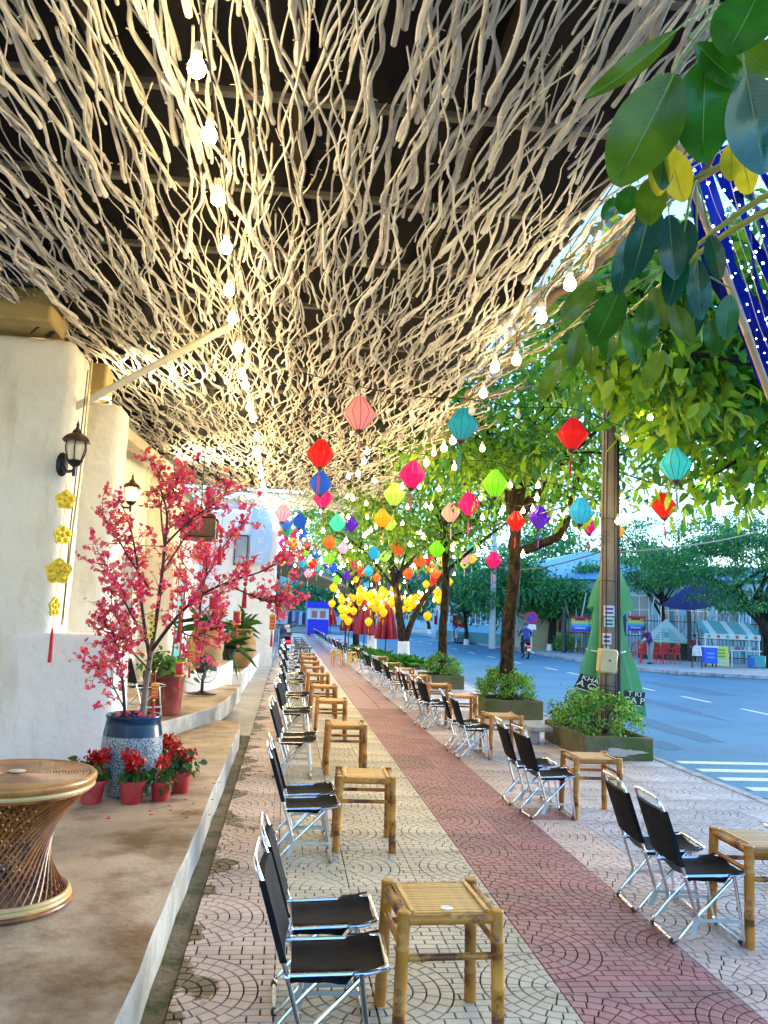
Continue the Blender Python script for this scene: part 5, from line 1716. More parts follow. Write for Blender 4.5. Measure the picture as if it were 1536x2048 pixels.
# spiky grass beds
GG = [mat('blade_green', (0.04, 0.22, 0.015), .45, .2, 10, transl=.3), mat('blade_light', (0.10, 0.34, 0.03), .45, .2, 10, transl=.3)]
def grass_clump(x, y_, s_, label):
    t = thing('spiky_grass_clump', label, 'plant', on(x, y_) + Vector((0, 0, .04)), rng.uniform(0, 6), 'arching grass clumps by the forked tree')
    n_ = 150
    D = rand_dirs(n_, 1.1); D[:, 2] = np.abs(D[:, 2]) + .15
    me = leaf_mesh('blades', np.c_[nrng.normal(size=(n_, 2)) * .12, np.zeros(n_)], D, rand_dirs(n_), nrng.uniform(.45, .85, n_), nrng.uniform(.03, .05, n_), nrng.integers(0, 2, n_), droop=.5)
    for m in GG: me.materials.append(m)
    link('blades', me, t)
    t.scale = (s_,) * 3
for k, (x, y_, s_) in enumerate([(3.0, 22.2, 1.0), (3.45, 22.5, .95), (2.75, 23.3, .9), (3.3, 23.2, 1.0), (2.7, 24.6, .9), (3.0, 26.3, .9), (2.9, 28.0, .8), (2.75, 29.6, .8), (2.75, 31.3, .8)]):
    grass_clump(x, y_, s_, 'arching bright green grass clump in the bed by the forked tree')
struct(MB().box((3.45, 29.8, .02), (1.2, 11.5, .06), bev=.01).build('planting_bed', M_soil))

# utility pole
pb = on(3.62, 9.1)
pole = thing('utility_pole', 'grey-brown concrete utility pole rising from the planter', 'pole', pb)
M_pole = mat('pole_concrete', (0.25, 0.20, 0.15), .8, .35, 6, .006, 40, col2=(.13, .12, .11), c2scale=3)
MB().tube([(0, 0, 0), (0, 0, 2), (.01, 0, 4.5), (.02, 0, 7.2)], [.125, .115, .10, .085], 18).build('shaft', M_pole, pole)
for k, (dx, dy, rr_) in enumerate([(.10, -.06, .018), (.075, -.085, .011), (.03, -.115, .007), (-.07, -.09, .007), (.115, -.02, .012), (-.10, -.05, .005)]):
    MB().tube(smooth_path([(dx * 1.15, dy * 1.15, .25), (dx * 1.12 + .01 * math.sin(k), dy * 1.12, 1.0), (dx * 1.1, dy * 1.1, 2.0), (dx * .98, dy * .98, 3.2), (dx * .9 + .02, dy * .9, 6)], 4), rr_, 8).build('riser_cable', M_cable, pole)
for z in (.62, .66, .70, .73, .78, 2.1, 2.9):
    MB().tube([((.128 + .004 * rng.random()) * math.cos(a), (.128) * math.sin(a), z + .012 * math.sin(a * 2)) for a in [2 * PI * i / 20 for i in range(20)]], .004, 5, closed=True).build('wire_band', M_cable, pole)
for k, (z, c_, w_, h_) in enumerate([(1.66, (.55, .57, .72), .14, .13), (1.52, (.30, .62, .55), .13, .12), (1.30, (.55, .57, .72), .11, .14), (1.02, (.25, .55, .62), .07, .26)]):
    a = -PI / 2 - .35 - (.25 if k > 1 else 0)
    vs = []
    for zz in (0, h_):
        for i in range(7):
            aa = a - w_ / .12 / 2 + w_ / .12 * i / 6
            vs.append((.1235 * math.cos(aa), .1235 * math.sin(aa), z + zz))
    st_ = MB().add(vs, [(i, i + 1, 8 + i, 7 + i) for i in range(6)]).build('sticker', mat('sticker_%d' % k, c_, .5, .1, 20), pole)
    for j in range(2):
        vs = []
        for zz in (0, h_ * .2):
            for i in range(6):
                aa = a - w_ / .12 / 2 * .7 + w_ / .12 * .7 * i / 5
                vs.append((.1252 * math.cos(aa), .1252 * math.sin(aa), z + h_ * (.2 + .38 * j) + zz))
        MB().add(vs, [(i, i + 1, 7 + i, 6 + i) for i in range(5)]).build('print_block', mat('sticker_print', (.03, .04, .28), .5, .1, 20), st_)
bx_ = thing('meter_box', 'beige plastic meter box tilted on the utility pole', 'box', at(1214, 1322, pb.y - .20))
Mx = roty(R(4))
M_box = mat('beige_plastic', (.52, .42, .22), .45, .12, 6)
MB().box((0, 0, 0), (.235, .12, .30), rot=Mx, bev=.02).build('case', M_box, bx_)
MB().box(Mx @ Vector((0, -.062, 0)), (.205, .012, .265), rot=Mx, bev=.006).build('lid', M_box, bx_)
MB().lathe([(.001, 0), (.018, 0), (.016, .006), (.001, .008)], 14, Mx @ Vector((0.01, -.068, .01)), rotx(R(90))).build('seal_badge', mat('badge_blue', (.03, .12, .45), .4), bx_)
for s_ in (-.09, .09):
    MB().box(Mx @ Vector((.122, -.03, s_)), (.012, .03, .04), rot=Mx, bev=.003).build('hinge', M_box, bx_)

# green folded umbrella behind the pole
M_gcloth = mat('green_cloth', (0.10, 0.37, 0.15), .6, .15, 4, .002, 200, transl=.12)
M_black = mat('black_print', (.01, .012, .01), .6)
ub = on(4.08, 10.35, -.12)
u = thing('folded_green_umbrella', 'big green market umbrella folded behind the utility pole, lettered valance', 'umbrella', ub)
u.scale = (1.5, 1.25, 1.12)
MB().tube([(0, 0, 0), (0, 0, 2.35)], .022, 10).build('mast', M_chrome, u)
MB().box((0, 0, .05), (.5, .5, .1), bev=.02).build('base', M_kerb, u)
def folds(z, n_=72, k=8, r=.3, depth=.35, ph=0, sx=1.0):
    return [(r * sx * (1 + depth * math.cos(k * a + ph)) * math.cos(a), r * .62 * (1 + depth * math.cos(k * a + ph)) * math.sin(a), z) for a in [2 * PI * i / n_ for i in range(n_)]]
def cloth(levels, name, m, parent, th=.004):
    mb = MB()
    n_ = len(levels[0])
    vs = [v for l in levels for v in l]
    fs = [(i * n_ + j, i * n_ + (j + 1) % n_, (i + 1) * n_ + (j + 1) % n_, (i + 1) * n_ + j) for i in range(len(levels) - 1) for j in range(n_)]
    return mb.add(vs, fs).build(name, m, parent, sharp=70)
def pleats(z, r, dp, k=9, n_=126, hem=0.0, ox=0.0):
    """ring of gathered cloth: sharp folds of uneven depth"""
    out = []
    for i in range(n_):
        a = 2 * PI * i / n_
        q = 1 - dp * abs(math.sin(k * a / 2 + .35 * math.sin(3 * a))) ** .7 + .10 * dp * math.sin(4 * a + z)
        rr_ = r * q * (1 + .10 * math.sin(2 * a + .8))
        out.append((ox + rr_ * math.cos(a), rr_ * .72 * math.sin(a), z + hem * (.6 * math.sin(k * a + 1) + .5 * math.sin(2 * a))))
    return out
cloth([pleats(z, r_, dp, hem=hm) for z, r_, dp, hm in ((2.22, .03, 0, 0), (2.14, .075, .15, 0), (1.95, .115, .3, 0), (1.65, .15, .4, 0), (1.42, .165, .45, 0), (1.2, .21, .46, 0), (.95, .28, .46, .01), (.7, .33, .48, .02), (.48, .365, .5, .04), (.30, .38, .52, .06))], 'canopy', M_gcloth, u)
cloth([pleats(z, r_, dp, 6, 96, hem=hm, ox=.05) for z, r_, dp, hm in ((2.26, .02, 0, 0), (2.20, .09, .15, 0), (2.02, .15, .35, 0), (1.80, .20, .45, .02), (1.66, .215, .5, .07))], 'top_vent', M_gcloth, u)
MB().tube([(.19 * math.cos(a), .15 * math.sin(a), 1.16 + .02 * math.sin(a)) for a in [2 * PI * i / 24 for i in range(24)]], .008, 5, closed=True).build('tie_cord', M_white, u)
def valance(c, a, tl, txt1, txt2, w_=.30, h_=.17):
    Mx_ = rotz(a) @ rotx(R(90)) @ rotz(tl)
    o = MB().box(c, (w_, h_, .006), rot=Mx_, bev=.001).build('valance', M_black, u)
    for k, tx in enumerate((txt1, txt2)):
        text_part(tx, .082 if k == 0 else .105, .001, mat('print_white', (.75, .8, .74), .6), o, Vector(c) + Mx_ @ Vector((0, .03 - .085 * k, .0045)), Mx_.to_euler())
    MB().box(Vector(c) + Mx_ @ Vector((0, -h_ * .46, .0042)), (w_ * .9, .008, .002), rot=Mx_).build('valance_rule', mat('print_white', (.75, .8, .74)), o)
valance((-.24, -.27, .74), R(-12), R(-20), 'KHAP', 'A CA', .26, .19)
valance((.19, -.26, .58), R(8), R(-6), 'T KI', 'CA P', .22, .18)

# leaf litter along the kerb
n_ = 420
pos = np.zeros((n_, 3))
pos[:, 0] = KX + np.abs(nrng.normal(0, .22, n_)) + .13
pos[:, 1] = nrng.uniform(6.5, 17, n_)
pos[:, 2] = -.112
Dd = rand_dirs(n_); Dd[:, 2] *= .15
Uu = np.cross(Dd, np.array([0, 0, 1.0])) + nrng.normal(0, .15, (n_, 3))
me = leaf_mesh('fallen_leaves', pos, Dd, Uu, nrng.uniform(.03, .09, n_), nrng.uniform(.015, .04, n_), nrng.integers(0, 3, n_), fold=.15, droop=0)
for m in (mat('dry_leaf', (.16, .09, .03), .8, .3, 20), mat('dry_leaf_dark', (.06, .035, .02), .8, .3, 20), mat('dry_leaf_yellow', (.30, .22, .04), .8, .3, 20)): me.materials.append(m)
tag(link('fallen_leaves', me), kind='stuff')
# ------------------------------------------------------------------ rubber tree whose big leaves reach in over the pavement
M_rl = mat('rubber_leaf', (0.02, 0.12, 0.008), .22, .45, 3, transl=.3, coat=.25)
M_rl2 = mat('rubber_leaf_olive', (0.07, 0.145, 0.008), .25, .45, 3, transl=.35, coat=.2)
M_rl3 = mat('rubber_leaf_young', (0.55, 0.48, 0.02), .35, .2, 4, transl=.4)
M_rl4 = mat('rubber_leaf_blue_reflection', (0.006, 0.075, 0.045), .22, .4, 3, transl=.15, coat=.3)  # dark leaf with the blue reflected light put into its colour
M_stem = mat('green_stem', (0.20, 0.27, 0.05), .5, .2, 12)
def big_leaf_mesh(w, name, m, curl=.12):
    nu, nv = 14, 6
    vs, fs = [], []
    for i in range(nu + 1):
        u = i / nu
        hw = w * .5 * (math.sin(PI * min(1, u * .97 + .015)) ** .62) * (1 - .12 * u)
        for j in range(-nv, nv + 1):
            v = j / nv
            z = curl * hw * 1.4 * abs(v) ** 1.4 - .05 * math.sin(PI * u) + .012 * w * math.sin(9 * u + 2 * v)
            if j == 0: z -= .006
            vs.append((u, hw * v, z))
    W_ = 2 * nv + 1
    for i in range(nu):
        for j in range(2 * nv):
            a = i * W_ + j
            fs.append((a, a + W_, a + W_ + 1, a + 1))
    mb = MB().add(vs, fs)
    mb.mi = 1
    mb.tube([(u, 0, -.05 * math.sin(PI * u) - .004) for u in [i / 10 for i in range(11)]], [.010 * (1 - .7 * i / 10) for i in range(11)], 5)
    mb.tube([(-.16, 0, .02), (0, 0, 0)], .010, 5)
    me = mb.mesh(name, 60)
    me.materials.append(m); me.materials.append(M_stem)
    return me
rb0 = Vector((3.3, 2.6, -.0))
rub = thing('rubber_tree', 'rubber tree with big glossy leaves reaching in from outside the pavement', 'tree', rb0)
trk = smooth_path([(0, 0, 0), (-.05, 0, 1.2), (-.25, -.05, 2.4), (-.6, -.1, 3.1), (-1.2, -.2, 3.25)], 5)
MB().tube(trk, [.07 - .045 * i / (len(trk) - 1) for i in range(len(trk))], 10).build('trunk', M_trunk, rub)
LM = {}
def veins(m):
    """pale side veins running out from the midrib"""
    N, L = m.node_tree.nodes, m.node_tree.links
    b = N['Principled BSDF']
    old = b.inputs['Base Color'].links[0].from_socket
    tc = N.new('ShaderNodeTexCoord'); sx = N.new('ShaderNodeSeparateXYZ'); L.new(tc.outputs['Object'], sx.inputs[0])
    ab = N.new('ShaderNodeMath'); ab.operation = 'ABSOLUTE'; L.new(sx.outputs['Y'], ab.inputs[0])
    mu = N.new('ShaderNodeMath'); mu.operation = 'MULTIPLY_ADD'; mu.inputs[1].default_value = -.45; L.new(ab.outputs[0], mu.inputs[0]); L.new(sx.outputs['X'], mu.inputs[2])
    fr = N.new('ShaderNodeMath'); fr.operation = 'MULTIPLY'; fr.inputs[1].default_value = 150; L.new(mu.outputs[0], fr.inputs[0])
    sn = N.new('ShaderNodeMath'); sn.operation = 'SINE'; L.new(fr.outputs[0], sn.inputs[0])
    mr = N.new('ShaderNodeMapRange'); mr.inputs['From Min'].default_value = .75; mr.inputs['From Max'].default_value = 1; mr.inputs['To Max'].default_value = .16; L.new(sn.outputs[0], mr.inputs['Value'])
    mx = N.new('ShaderNodeMix'); mx.data_type = 'RGBA'; L.new(mr.outputs[0], mx.inputs['Factor']); L.new(old, mx.inputs['A']); mx.inputs['B'].default_value = (.20, .30, .06, 1)
    L.new(mx.outputs['Result'], b.inputs['Base Color'])
for m_ in (M_rl, M_rl2, M_rl3, M_rl4): veins(m_)
leaves = [  # base px,py, tip px,py, distance, width/length, material, roll
    (1348, 148, 1232, 372, 2.30, .52, M_rl2, .15), (1350, 62, 1172, 196, 2.30, .24, M_rl2, .6), (1412, 118, 1405, 326, 2.35, .52, M_rl, -.1),
    (1492, 150, 1528, 348, 2.2, .58, M_rl4, .1), (1392, 88, 1496, 176, 2.3, .50, M_rl, -.5), (1520, -20, 1450, 112, 2.25, .7, M_rl, .2), (1445, 60, 1545, 150, 2.5, .55, M_rl2, -.2),
    (1328, 268, 1318, 392, 2.6, .48, M_rl3, .4), (1340, 300, 1368, 404, 2.7, .62, M_rl3, -.2), (1463, 286, 1462, 362, 2.6, .5, M_rl3, .1), (1486, 322, 1500, 388, 2.7, .55, M_rl3, .3),
    (1305, 352, 1298, 452, 2.7, .52, M_rl2, .1), (1330, 275, 1322, 380, 2.62, .45, M_rl, -.6), (1262, 372, 1246, 430, 2.8, .7, M_rl, .2),
    (1300, 420, 1262, 560, 3.3, .42, M_rl4, .2), (1338, 430, 1352, 560, 3.3, .48, M_rl4, -.2), (1372, 440, 1360, 540, 3.4, .5, M_rl4, .3), (1290, 400, 1310, 500, 3.4, .5, M_rl4, .0),
    (1362, 500, 1338, 612, 3.4, .45, M_rl4, .1), (1395, 520, 1402, 640, 3.5, .42, M_rl4, -.2), (1420, 470, 1440, 560, 3.5, .5, M_rl4, .4), (1260, 470, 1234, 590, 3.5, .4, M_rl4, .2),
    (1240, 578, 1186, 692, 4.0, .52, M_rl, .25), (1192, 566, 1122, 640, 4.1, .50, M_rl2, -.3), (1290, 600, 1296, 696, 4.0, .55, M_rl, .0), (1305, 575, 1330, 660, 4.1, .5, M_rl2, .3),
    (1222, 620, 1212, 722, 4.2, .45, M_rl, .2), (1165, 650, 1140, 740, 4.3, .4, M_rl2, -.2), (1180, 668, 1182, 750, 4.4, .4, M_rl2, .2), (1345, 610, 1385, 690, 4.0, .5, M_rl2, -.1),
    (1150, 690, 1092, 720, 4.6, .4, M_rl2, .3), (1420, 640, 1432, 712, 4.2, .5, M_rl, .1), (1400, 590, 1372, 690, 4.2, .4, M_rl4, .2), (1230, 395, 1205, 440, 3.0, .6, M_rl, .1),
    (1255, 640, 1275, 730, 4.6, .45, M_rl, -.4), (1120, 720, 1078, 800, 5.0, .4, M_rl2, .2), (1460, 590, 1450, 680, 4.0, .5, M_rl, -.3), (1320, 700, 1290, 780, 4.8, .45, M_rl2, .3)]
br_pts = {}
for (bx, by, tx, ty, Y, wr_, m, roll) in leaves:
    key = (round(wr_, 2), m.name)
    if key not in LM: LM[key] = big_leaf_mesh(wr_, 'leaf', m)
    a = at(bx, by, Y)
    b = at(tx, ty, Y - .06 + .12 * rng.random())
    X = (b - a); L_ = X.length; X.normalize()
    toc = (Vector((0, 0, EYE)) - a).normalized()
    Z = (toc - X * toc.dot(X)).normalized()
    Yv = Z.cross(X)
    Mx = Matrix((X, Yv, Z)).transposed()
    Mx = Mx @ rotx(roll)
    o = link('leaf', LM[key], rub)
    o.matrix_local = Matrix.Translation(a - rb0) @ Mx.to_4x4() @ Matrix.Diagonal((L_, L_, L_, 1))
    br_pts.setdefault(round(Y * 1.2), []).append(a - X * (.14 * L_) - rb0)
end = Vector(trk[-1])
for k, pts in sorted(br_pts.items()):
    pts = sorted(pts, key=lambda p: -p.x)
    c = sum(pts, Vector()) / len(pts)
    hub = Vector((c.x + .15, c.y, max(p.z for p in pts) + .08))
    pth = smooth_path([end, end.lerp(hub, .5) + Vector((0, 0, .12)), hub], 5)
    mb = MB().tube(pth, [.022 - .012 * i / (len(pth) - 1) for i in range(len(pth))], 7)
    for p in pts:
        q = smooth_path([hub, hub.lerp(p, .5) + Vector((0, 0, .03)), p], 3)
        mb.tube(q, .005, 5)
    mb.build('branch', M_stem, rub)

# ------------------------------------------------------------------ LED light curtain on a slanting pole
lc0 = at(1350, 285, 4.6)
lc = thing('light_curtain', 'strings of white star lights on a slanting bamboo pole, with added blue glow strips', 'light curtain', lc0)
pa, pb_ = at(1344, 262, 4.6) - lc0, at(1580, 900, 4.6) - lc0
bamboo_pole(MB(), pa, pb_, .024, .4, 10, 3).build('bamboo_pole', mat('pole_bamboo', (.42, .27, .16), .5, .25, 6), lc)
off = at(1760, 262, 4.6) - at(1344, 262, 4.6)
M_blue_glow = mat('painted_blue_glow', (.003, .016, .30), .8, .5, 3, .01, 5, transl=.1, col2=(.001, .004, .05), c2scale=3, spec=.1)  # blue LED light on the leaves, put into the strip colour
nu = 26
v0 = .05
while v0 < 1:                                                   # added blue strips in place of blue-lit leaves, with gaps between them
    wv_ = rng.uniform(.035, .10)
    vs, fs = [], []
    cut = rng.uniform(.75, 1.0)
    ph1, ph2 = rng.uniform(0, 6), rng.uniform(0, 6)
    for i in range(nu + 1):
        u_ = i / nu * cut
        for j in range(4):
            vv = v0 + wv_ * (j / 3 - .5) * (1 + .35 * math.sin(7 * u_ + ph1)) + .02 * math.sin(5 * u_ + ph2)
            vs.append(pa.lerp(pb_, u_) + off * vv + Vector((.03, .16 + .05 * math.sin(9 * u_ + ph2 + j) + .03 * math.sin(17 * u_ + ph1), -.02)))
    for i in range(nu):
        for j in range(3):
            a = i * 4 + j
            fs.append((a, a + 1, a + 5, a + 4))
    n0 = len(vs)
    MB().add(vs + [v + Vector((0, .006, 0)) for v in vs], fs + [tuple(n0 + k for k in f[::-1]) for f in fs]).build('blue_glow_strip', M_blue_glow, lc, sharp=0)
    v0 += wv_ + rng.uniform(.0, .035)
M_led = mat('led_star', (.8, .9, 1), .4, emit=(.55, .72, 1.0), estr=5)
led_me = MB()
for q in range(4):
    d_ = Vector((math.cos(q * PI / 4), 0, math.sin(q * PI / 4))) * .017
    led_me.box((0, 0, 0), (.034, .004, .005), rot=roty(q * PI / 4))
led_me.ball((0, 0, 0), .008, 6, 4)
led_me = led_me.mesh('star_light'); led_me.materials.append(M_led)
for k in range(18):
    f_ = .03 + k * .054
    a, b = pa + off * f_, pb_ + off * f_ * .85
    pts = [a.lerp(b, i / 8) + Vector((rng.gauss(0, .01), .02 * rng.random(), rng.gauss(0, .012))) for i in range(9)]
    w_ = MB().tube(smooth_path(pts, 3), .0028, 4).build('light_wire', mat('pink_wire', (.5, .36, .36), .5), lc)
    for i in range(30):
        t_ = (i + rng.random()) / 30
        o = link('star_light', led_me, w_)
        o.location = a.lerp(b, t_) + Vector((rng.gauss(0, .03), -.01, rng.gauss(0, .02)))
        s_ = rng.uniform(.2, .55)
        o.scale = (s_,) * 3
        o.rotation_euler = (0, rng.uniform(0, 1.5), 0)

# ------------------------------------------------------------------ motorbikes
M_tyre = mat('tyre', (.018, .018, .02), .7, .2, 20)
M_rim = mat('alloy', (.5, .5, .52), .3, .1, 20, metal=.9)
BODYC = {'navy': (.01, .02, .10), 'black': (.012, .012, .014), 'silver': (.40, .44, .48), 'red': (.35, .01, .01), 'white': (.7, .72, .74)}
def motorbike(loc, rz, label, colr, group=None):
    """small scooter-like motorbike facing +X"""
    t = thing('motorbike', label, 'motorbike', loc, rz, group)
    Mb = mat('bike_' + colr, BODYC[colr], .25, .08, 6, coat=.5)
    for x in (-.62, .60):
        wh = MB().tube([(x + .235 * math.cos(a), 0, .28 + .235 * math.sin(a)) for a in [2 * PI * i / 24 for i in range(24)]], .045, 8, closed=True).build('wheel', M_tyre, t)
        rm = MB().tube([(x + .19 * math.cos(a), 0, .28 + .19 * math.sin(a)) for a in [2 * PI * i / 24 for i in range(24)]], .014, 6, closed=True)
        for k in range(6):
            a = PI * k / 3
            rm.tube([(x, 0, .28), (x + .19 * math.cos(a), 0, .28 + .19 * math.sin(a))], .010, 5)
        rm.lathe([(.03, -.05), (.035, 0), (.03, .05)], 10, (x, 0, .28), rotx(R(90)))
        rm.build('rim', M_rim, wh)
    def shell(prof, w, name, m):
        mb = MB()
        n_ = len(prof)
        vs = []
        for s_ in (-1, -.8, .8, 1):
            k = .82 if abs(s_) == 1 else 1.0
            cx = sum(p[0] for p in prof) / n_; cz = sum(p[1] for p in prof) / n_
            vs += [(cx + (x - cx) * k, s_ * w, cz + (z - cz) * k) for x, z in prof]
        fs = [tuple(range(n_)), tuple(range(3 * n_, 4 * n_))[::-1]]
        for q in range(3):
            fs += [(q * n_ + i, (q + 1) * n_ + i, (q + 1) * n_ + (i + 1) % n_, q * n_ + (i + 1) % n_) for i in range(n_)]
        return mb.add(vs, fs).build(name, m, t, sharp=45)
    shell([(-.85, .62), (-.55, .72), (-.1, .66), (.02, .50), (.0, .34), (-.35, .32), (-.6, .44), (-.84, .52)], .12, 'tail_body', Mb)
    shell([(.28, .98), (.44, .94), (.50, .70), (.40, .44), (.20, .30), (.05, .30), (.22, .5), (.30, .75)], .13, 'leg_shield', Mb)
    shell([(-.05, .33), (.3, .33), (.3, .24), (-.05, .24)], .14, 'floor_board', M_rubber)
    shell([(-.72, .74), (-.5, .80), (-.2, .78), (0, .70), (-.02, .65), (-.3, .69), (-.6, .70)], .13, 'seat', M_rubber)
    shell([(.34, .52), (.52, .56), (.80, .50), (.86, .42), (.62, .49), (.42, .44)], .055, 'front_fender', Mb)
    shell([(-.9, .46), (-.78, .52), (-.6, .50), (-.88, .30)], .05, 'rear_fender', M_rubber)
    MB().tube([(.60, .06, .28), (.36, .05, .95)], .018, 6).tube([(.60, -.06, .28), (.36, -.05, .95)], .018, 6).build('fork', M_rim, t)
    MB().tube(round_path([(.22, -.33, 1.02), (.30, -.12, 1.0), (.30, .12, 1.0), (.22, .33, 1.02)], .05), .014, 7).build('handlebar', M_rubber, t)
    shell([(.30, 1.06), (.42, 1.04), (.46, .96), (.36, .92), (.28, .98)], .10, 'headlight_cowl', Mb)
    MB().ball((.45, 0, .99), .05, 10, 6, (.5, 1, 1)).build('headlight', mat('lamp_lens', (.7, .72, .72), .1), t)
    MB().box((-.88, 0, .58), (.03, .18, .07), bev=.012).build('tail_light', mat('tail_lens', (.55, .01, .01), .2, emit=(1, .02, .02), estr=.4), t)
    MB().tube([(-.1, -.13, .20), (-.5, -.16, .22), (-.88, -.17, .32)], [.022, .045, .05], 9).build('exhaust', M_rim, t)
    for s_ in (-1, 1):
        m_ = MB().tube([(.24, s_ * .28, 1.02), (.24, s_ * .30, 1.17)], .006, 5)
        m_.ball((.235, s_ * .31, 1.20), .05, 8, 6, (.3, 1, .7)).build('mirror', M_rubber, t)
    MB().box((-.3, 0, .27), (.4, .16, .16), bev=.03).build('engine', M_rim, t)
    MB().box((-.92, 0, .43), (.012, .16, .12)).build('number_plate', M_white, t)
    return t

# ------------------------------------------------------------------ people
SKIN = mat('skin', (.38, .22, .14), .55, .1, 10)
HAIR = mat('hair', (.012, .010, .010), .5, .2, 30)
def person(loc, rz, label, J, shirt, trousers, hat=None, hair=True, shoe=None):
    """J: joints by name in local space (x forward). One continuous body grown from the skeleton."""
    t = thing('person', label, 'person', loc, rz)
    mats_ = [SKIN, shirt, trousers, shoe or M_rubber]
    pts, rad, edges, bm_ = [], [], [], []
    idx = {}
    def P(n, r):
        if n not in idx:
            idx[n] = len(pts); pts.append(Vector(J[n])); rad.append(r)
        return idx[n]
    def bone(a, ra, b, rb_, m):
        edges.append((P(a, ra), P(b, rb_))); bm_.append(m)
    bone('pelvis', .125, 'waist', .115, 1); bone('waist', .115, 'chest', .135, 1); bone('chest', .135, 'neck', .055, 1); bone('neck', .055, 'jaw', .062, 0); bone('jaw', .062, 'head', .088, 0); bone('head', .088, 'crown', .06, 0)
    for s_ in 'LR':
        bone('chest', .135, 'sho' + s_, .062, 1); bone('sho' + s_, .062, 'elb' + s_, .045, 1); bone('elb' + s_, .045, 'wri' + s_, .028, 1)
        w_, e_ = Vector(J['wri' + s_]), Vector(J['elb' + s_])
        d_ = (w_ - e_).normalized()
        sd = d_.cross(Vector((0, 0, 1))); sd = sd.normalized() if sd.length > .1 else Vector((0, 1, 0))
        J['palm' + s_] = w_ + d_ * .07
        bone('wri' + s_, .028, 'palm' + s_, .030, 0)
        for k, (o_, l_) in enumerate(((-.03, .065), (-.01, .078), (.01, .072), (.03, .058))):
            J['k%d' % k + s_] = w_ + d_ * .10 + sd * o_
            J['f%d' % k + s_] = w_ + d_ * (.10 + l_ * .6) + sd * o_ + Vector((0, 0, -.02))
            bone('palm' + s_, .030, 'k%d' % k + s_, .0095, 0); bone('k%d' % k + s_, .0095, 'f%d' % k + s_, .0085, 0)
        J['t0' + s_] = w_ + d_ * .05 - sd * .045
        bone('palm' + s_, .03, 't0' + s_, .010, 0)
        bone('pelvis', .125, 'hip' + s_, .09, 2); bone('hip' + s_, .09, 'kne' + s_, .062, 2); bone('kne' + s_, .062, 'ank' + s_, .040, 2); bone('ank' + s_, .040, 'toe' + s_, .036, 3)
    me = bpy.data.meshes.new('skeleton')
    me.from_pydata(pts, edges, [])
    o = link('skeleton_tmp', me)
    md = o.modifiers.new('skin', 'SKIN')
    md.use_smooth_shade = True
    for i, v in enumerate(me.skin_vertices[0].data):
        v.radius = (rad[i], rad[i]); v.use_root = (i == 0)
    sb = o.modifiers.new('sub', 'SUBSURF'); sb.levels = 2; sb.render_levels = 2
    dg = bpy.context.evaluated_depsgraph_get()
    me2 = bpy.data.meshes.new_from_object(o.evaluated_get(dg))
    bpy.data.objects.remove(o); bpy.data.meshes.remove(me)
    me2.name = 'body'
    me2.materials.clear()
    for m in mats_: me2.materials.append(m)
    for p in me2.polygons:
        c = p.center
        best, bmn = 1e9, 0
        for (a, b), m in zip(edges, bm_):
            A, B = pts[a], pts[b]
            ab = B - A
            t_ = max(0, min(1, (c - A).dot(ab) / max(ab.length_squared, 1e-9)))
            dd_ = (c - A - ab * t_).length - (rad[a] * (1 - t_) + rad[b] * t_)
            if dd_ < best: best, bmn = dd_, m
        p.material_index = bmn
        p.use_smooth = True
    link('body', me2, t)
    h_ = Vector(J['head']); up_ = (Vector(J['crown']) - Vector(J['jaw'])).normalized()
    if hat is None and hair:
        MB().ball(h_ + up_ * .035 - Vector((.018, 0, 0)), .098, 14, 10, (1, .92, 1)).build('hair', HAIR, t)
    if hat is not None:
        MB().lathe([(.118, -.02), (.122, 0), (.112, .05), (.08, .095), (.03, .115), (.001, .118)], 18, h_ + up_ * .02).build('helmet', hat, t)
    for s_ in (-1, 1):
        MB().ball(h_ + Vector((.078, s_ * .032, .005)), .011, 8, 6).build('eye', HAIR, t)
        MB().ball(h_ + Vector((.0, s_ * .088, -.005)), .020, 8, 6, (.8, .5, 1.2)).build('ear', SKIN, t)
    MB().ball(h_ + Vector((.092, 0, -.022)), .015, 8, 6, (1, .8, 1.3)).build('nose', SKIN, t)
    MB().ball(h_ + Vector((.080, 0, -.055)), .018, 8, 6, (.5, 1.2, .35)).build('mouth', mat('lips', (.30, .10, .09), .5), t)
    return t
def ride_pose():
    J = dict(pelvis=(-.28, 0, .84), waist=(-.25, 0, 1.02), chest=(-.16, 0, 1.24), neck=(-.10, 0, 1.38), jaw=(-.07, 0, 1.44), head=(-.06, 0, 1.51), crown=(-.07, 0, 1.59))
    for s_, k in (('L', 1), ('R', -1)):
        J.update({'sho' + s_: (-.14, k * .19, 1.31), 'elb' + s_: (.02, k * .27, 1.10), 'wri' + s_: (.20, k * .30, 1.04), 'hip' + s_: (-.24, k * .10, .80), 'kne' + s_: (.18, k * .15, .70), 'ank' + s_: (.12, k * .13, .36), 'toe' + s_: (.27, k * .13, .33)})
    return J
M_bluej = mat('blue_jacket', (.01, .035, .26), .6, .15, 8)
M_dktr = mat('dark_trousers', (.015, .017, .025), .7, .15, 8)
g_ = gnd(1050, 1317, -.12)
motorbike(g_, R(84), 'black scooter ridden away along the road by a person in a blue jacket', 'black', 'motorbikes being ridden')
person(g_, R(84), 'person in blue jacket and helmet riding the black scooter', ride_pose(), M_bluej, M_dktr, hat=mat('navy_helmet', (.01, .02, .12), .3))
g_ = gnd(912, 1287, -.12)
motorbike(g_, R(-95), 'silver scooter ridden towards the cafe along the far kerb', 'silver', 'motorbikes being ridden')
person(g_, R(-95), 'person in bright blue raincoat riding the silver scooter', ride_pose(), mat('bright_blue_coat', (.01, .10, .55), .5), M_dktr, hat=mat('blue_helmet', (.01, .08, .40), .3))
motorbike(gnd(1084, 1298, 0), R(150), 'dark motorbike parked at the beige gateway', 'black', 'parked motorbikes')
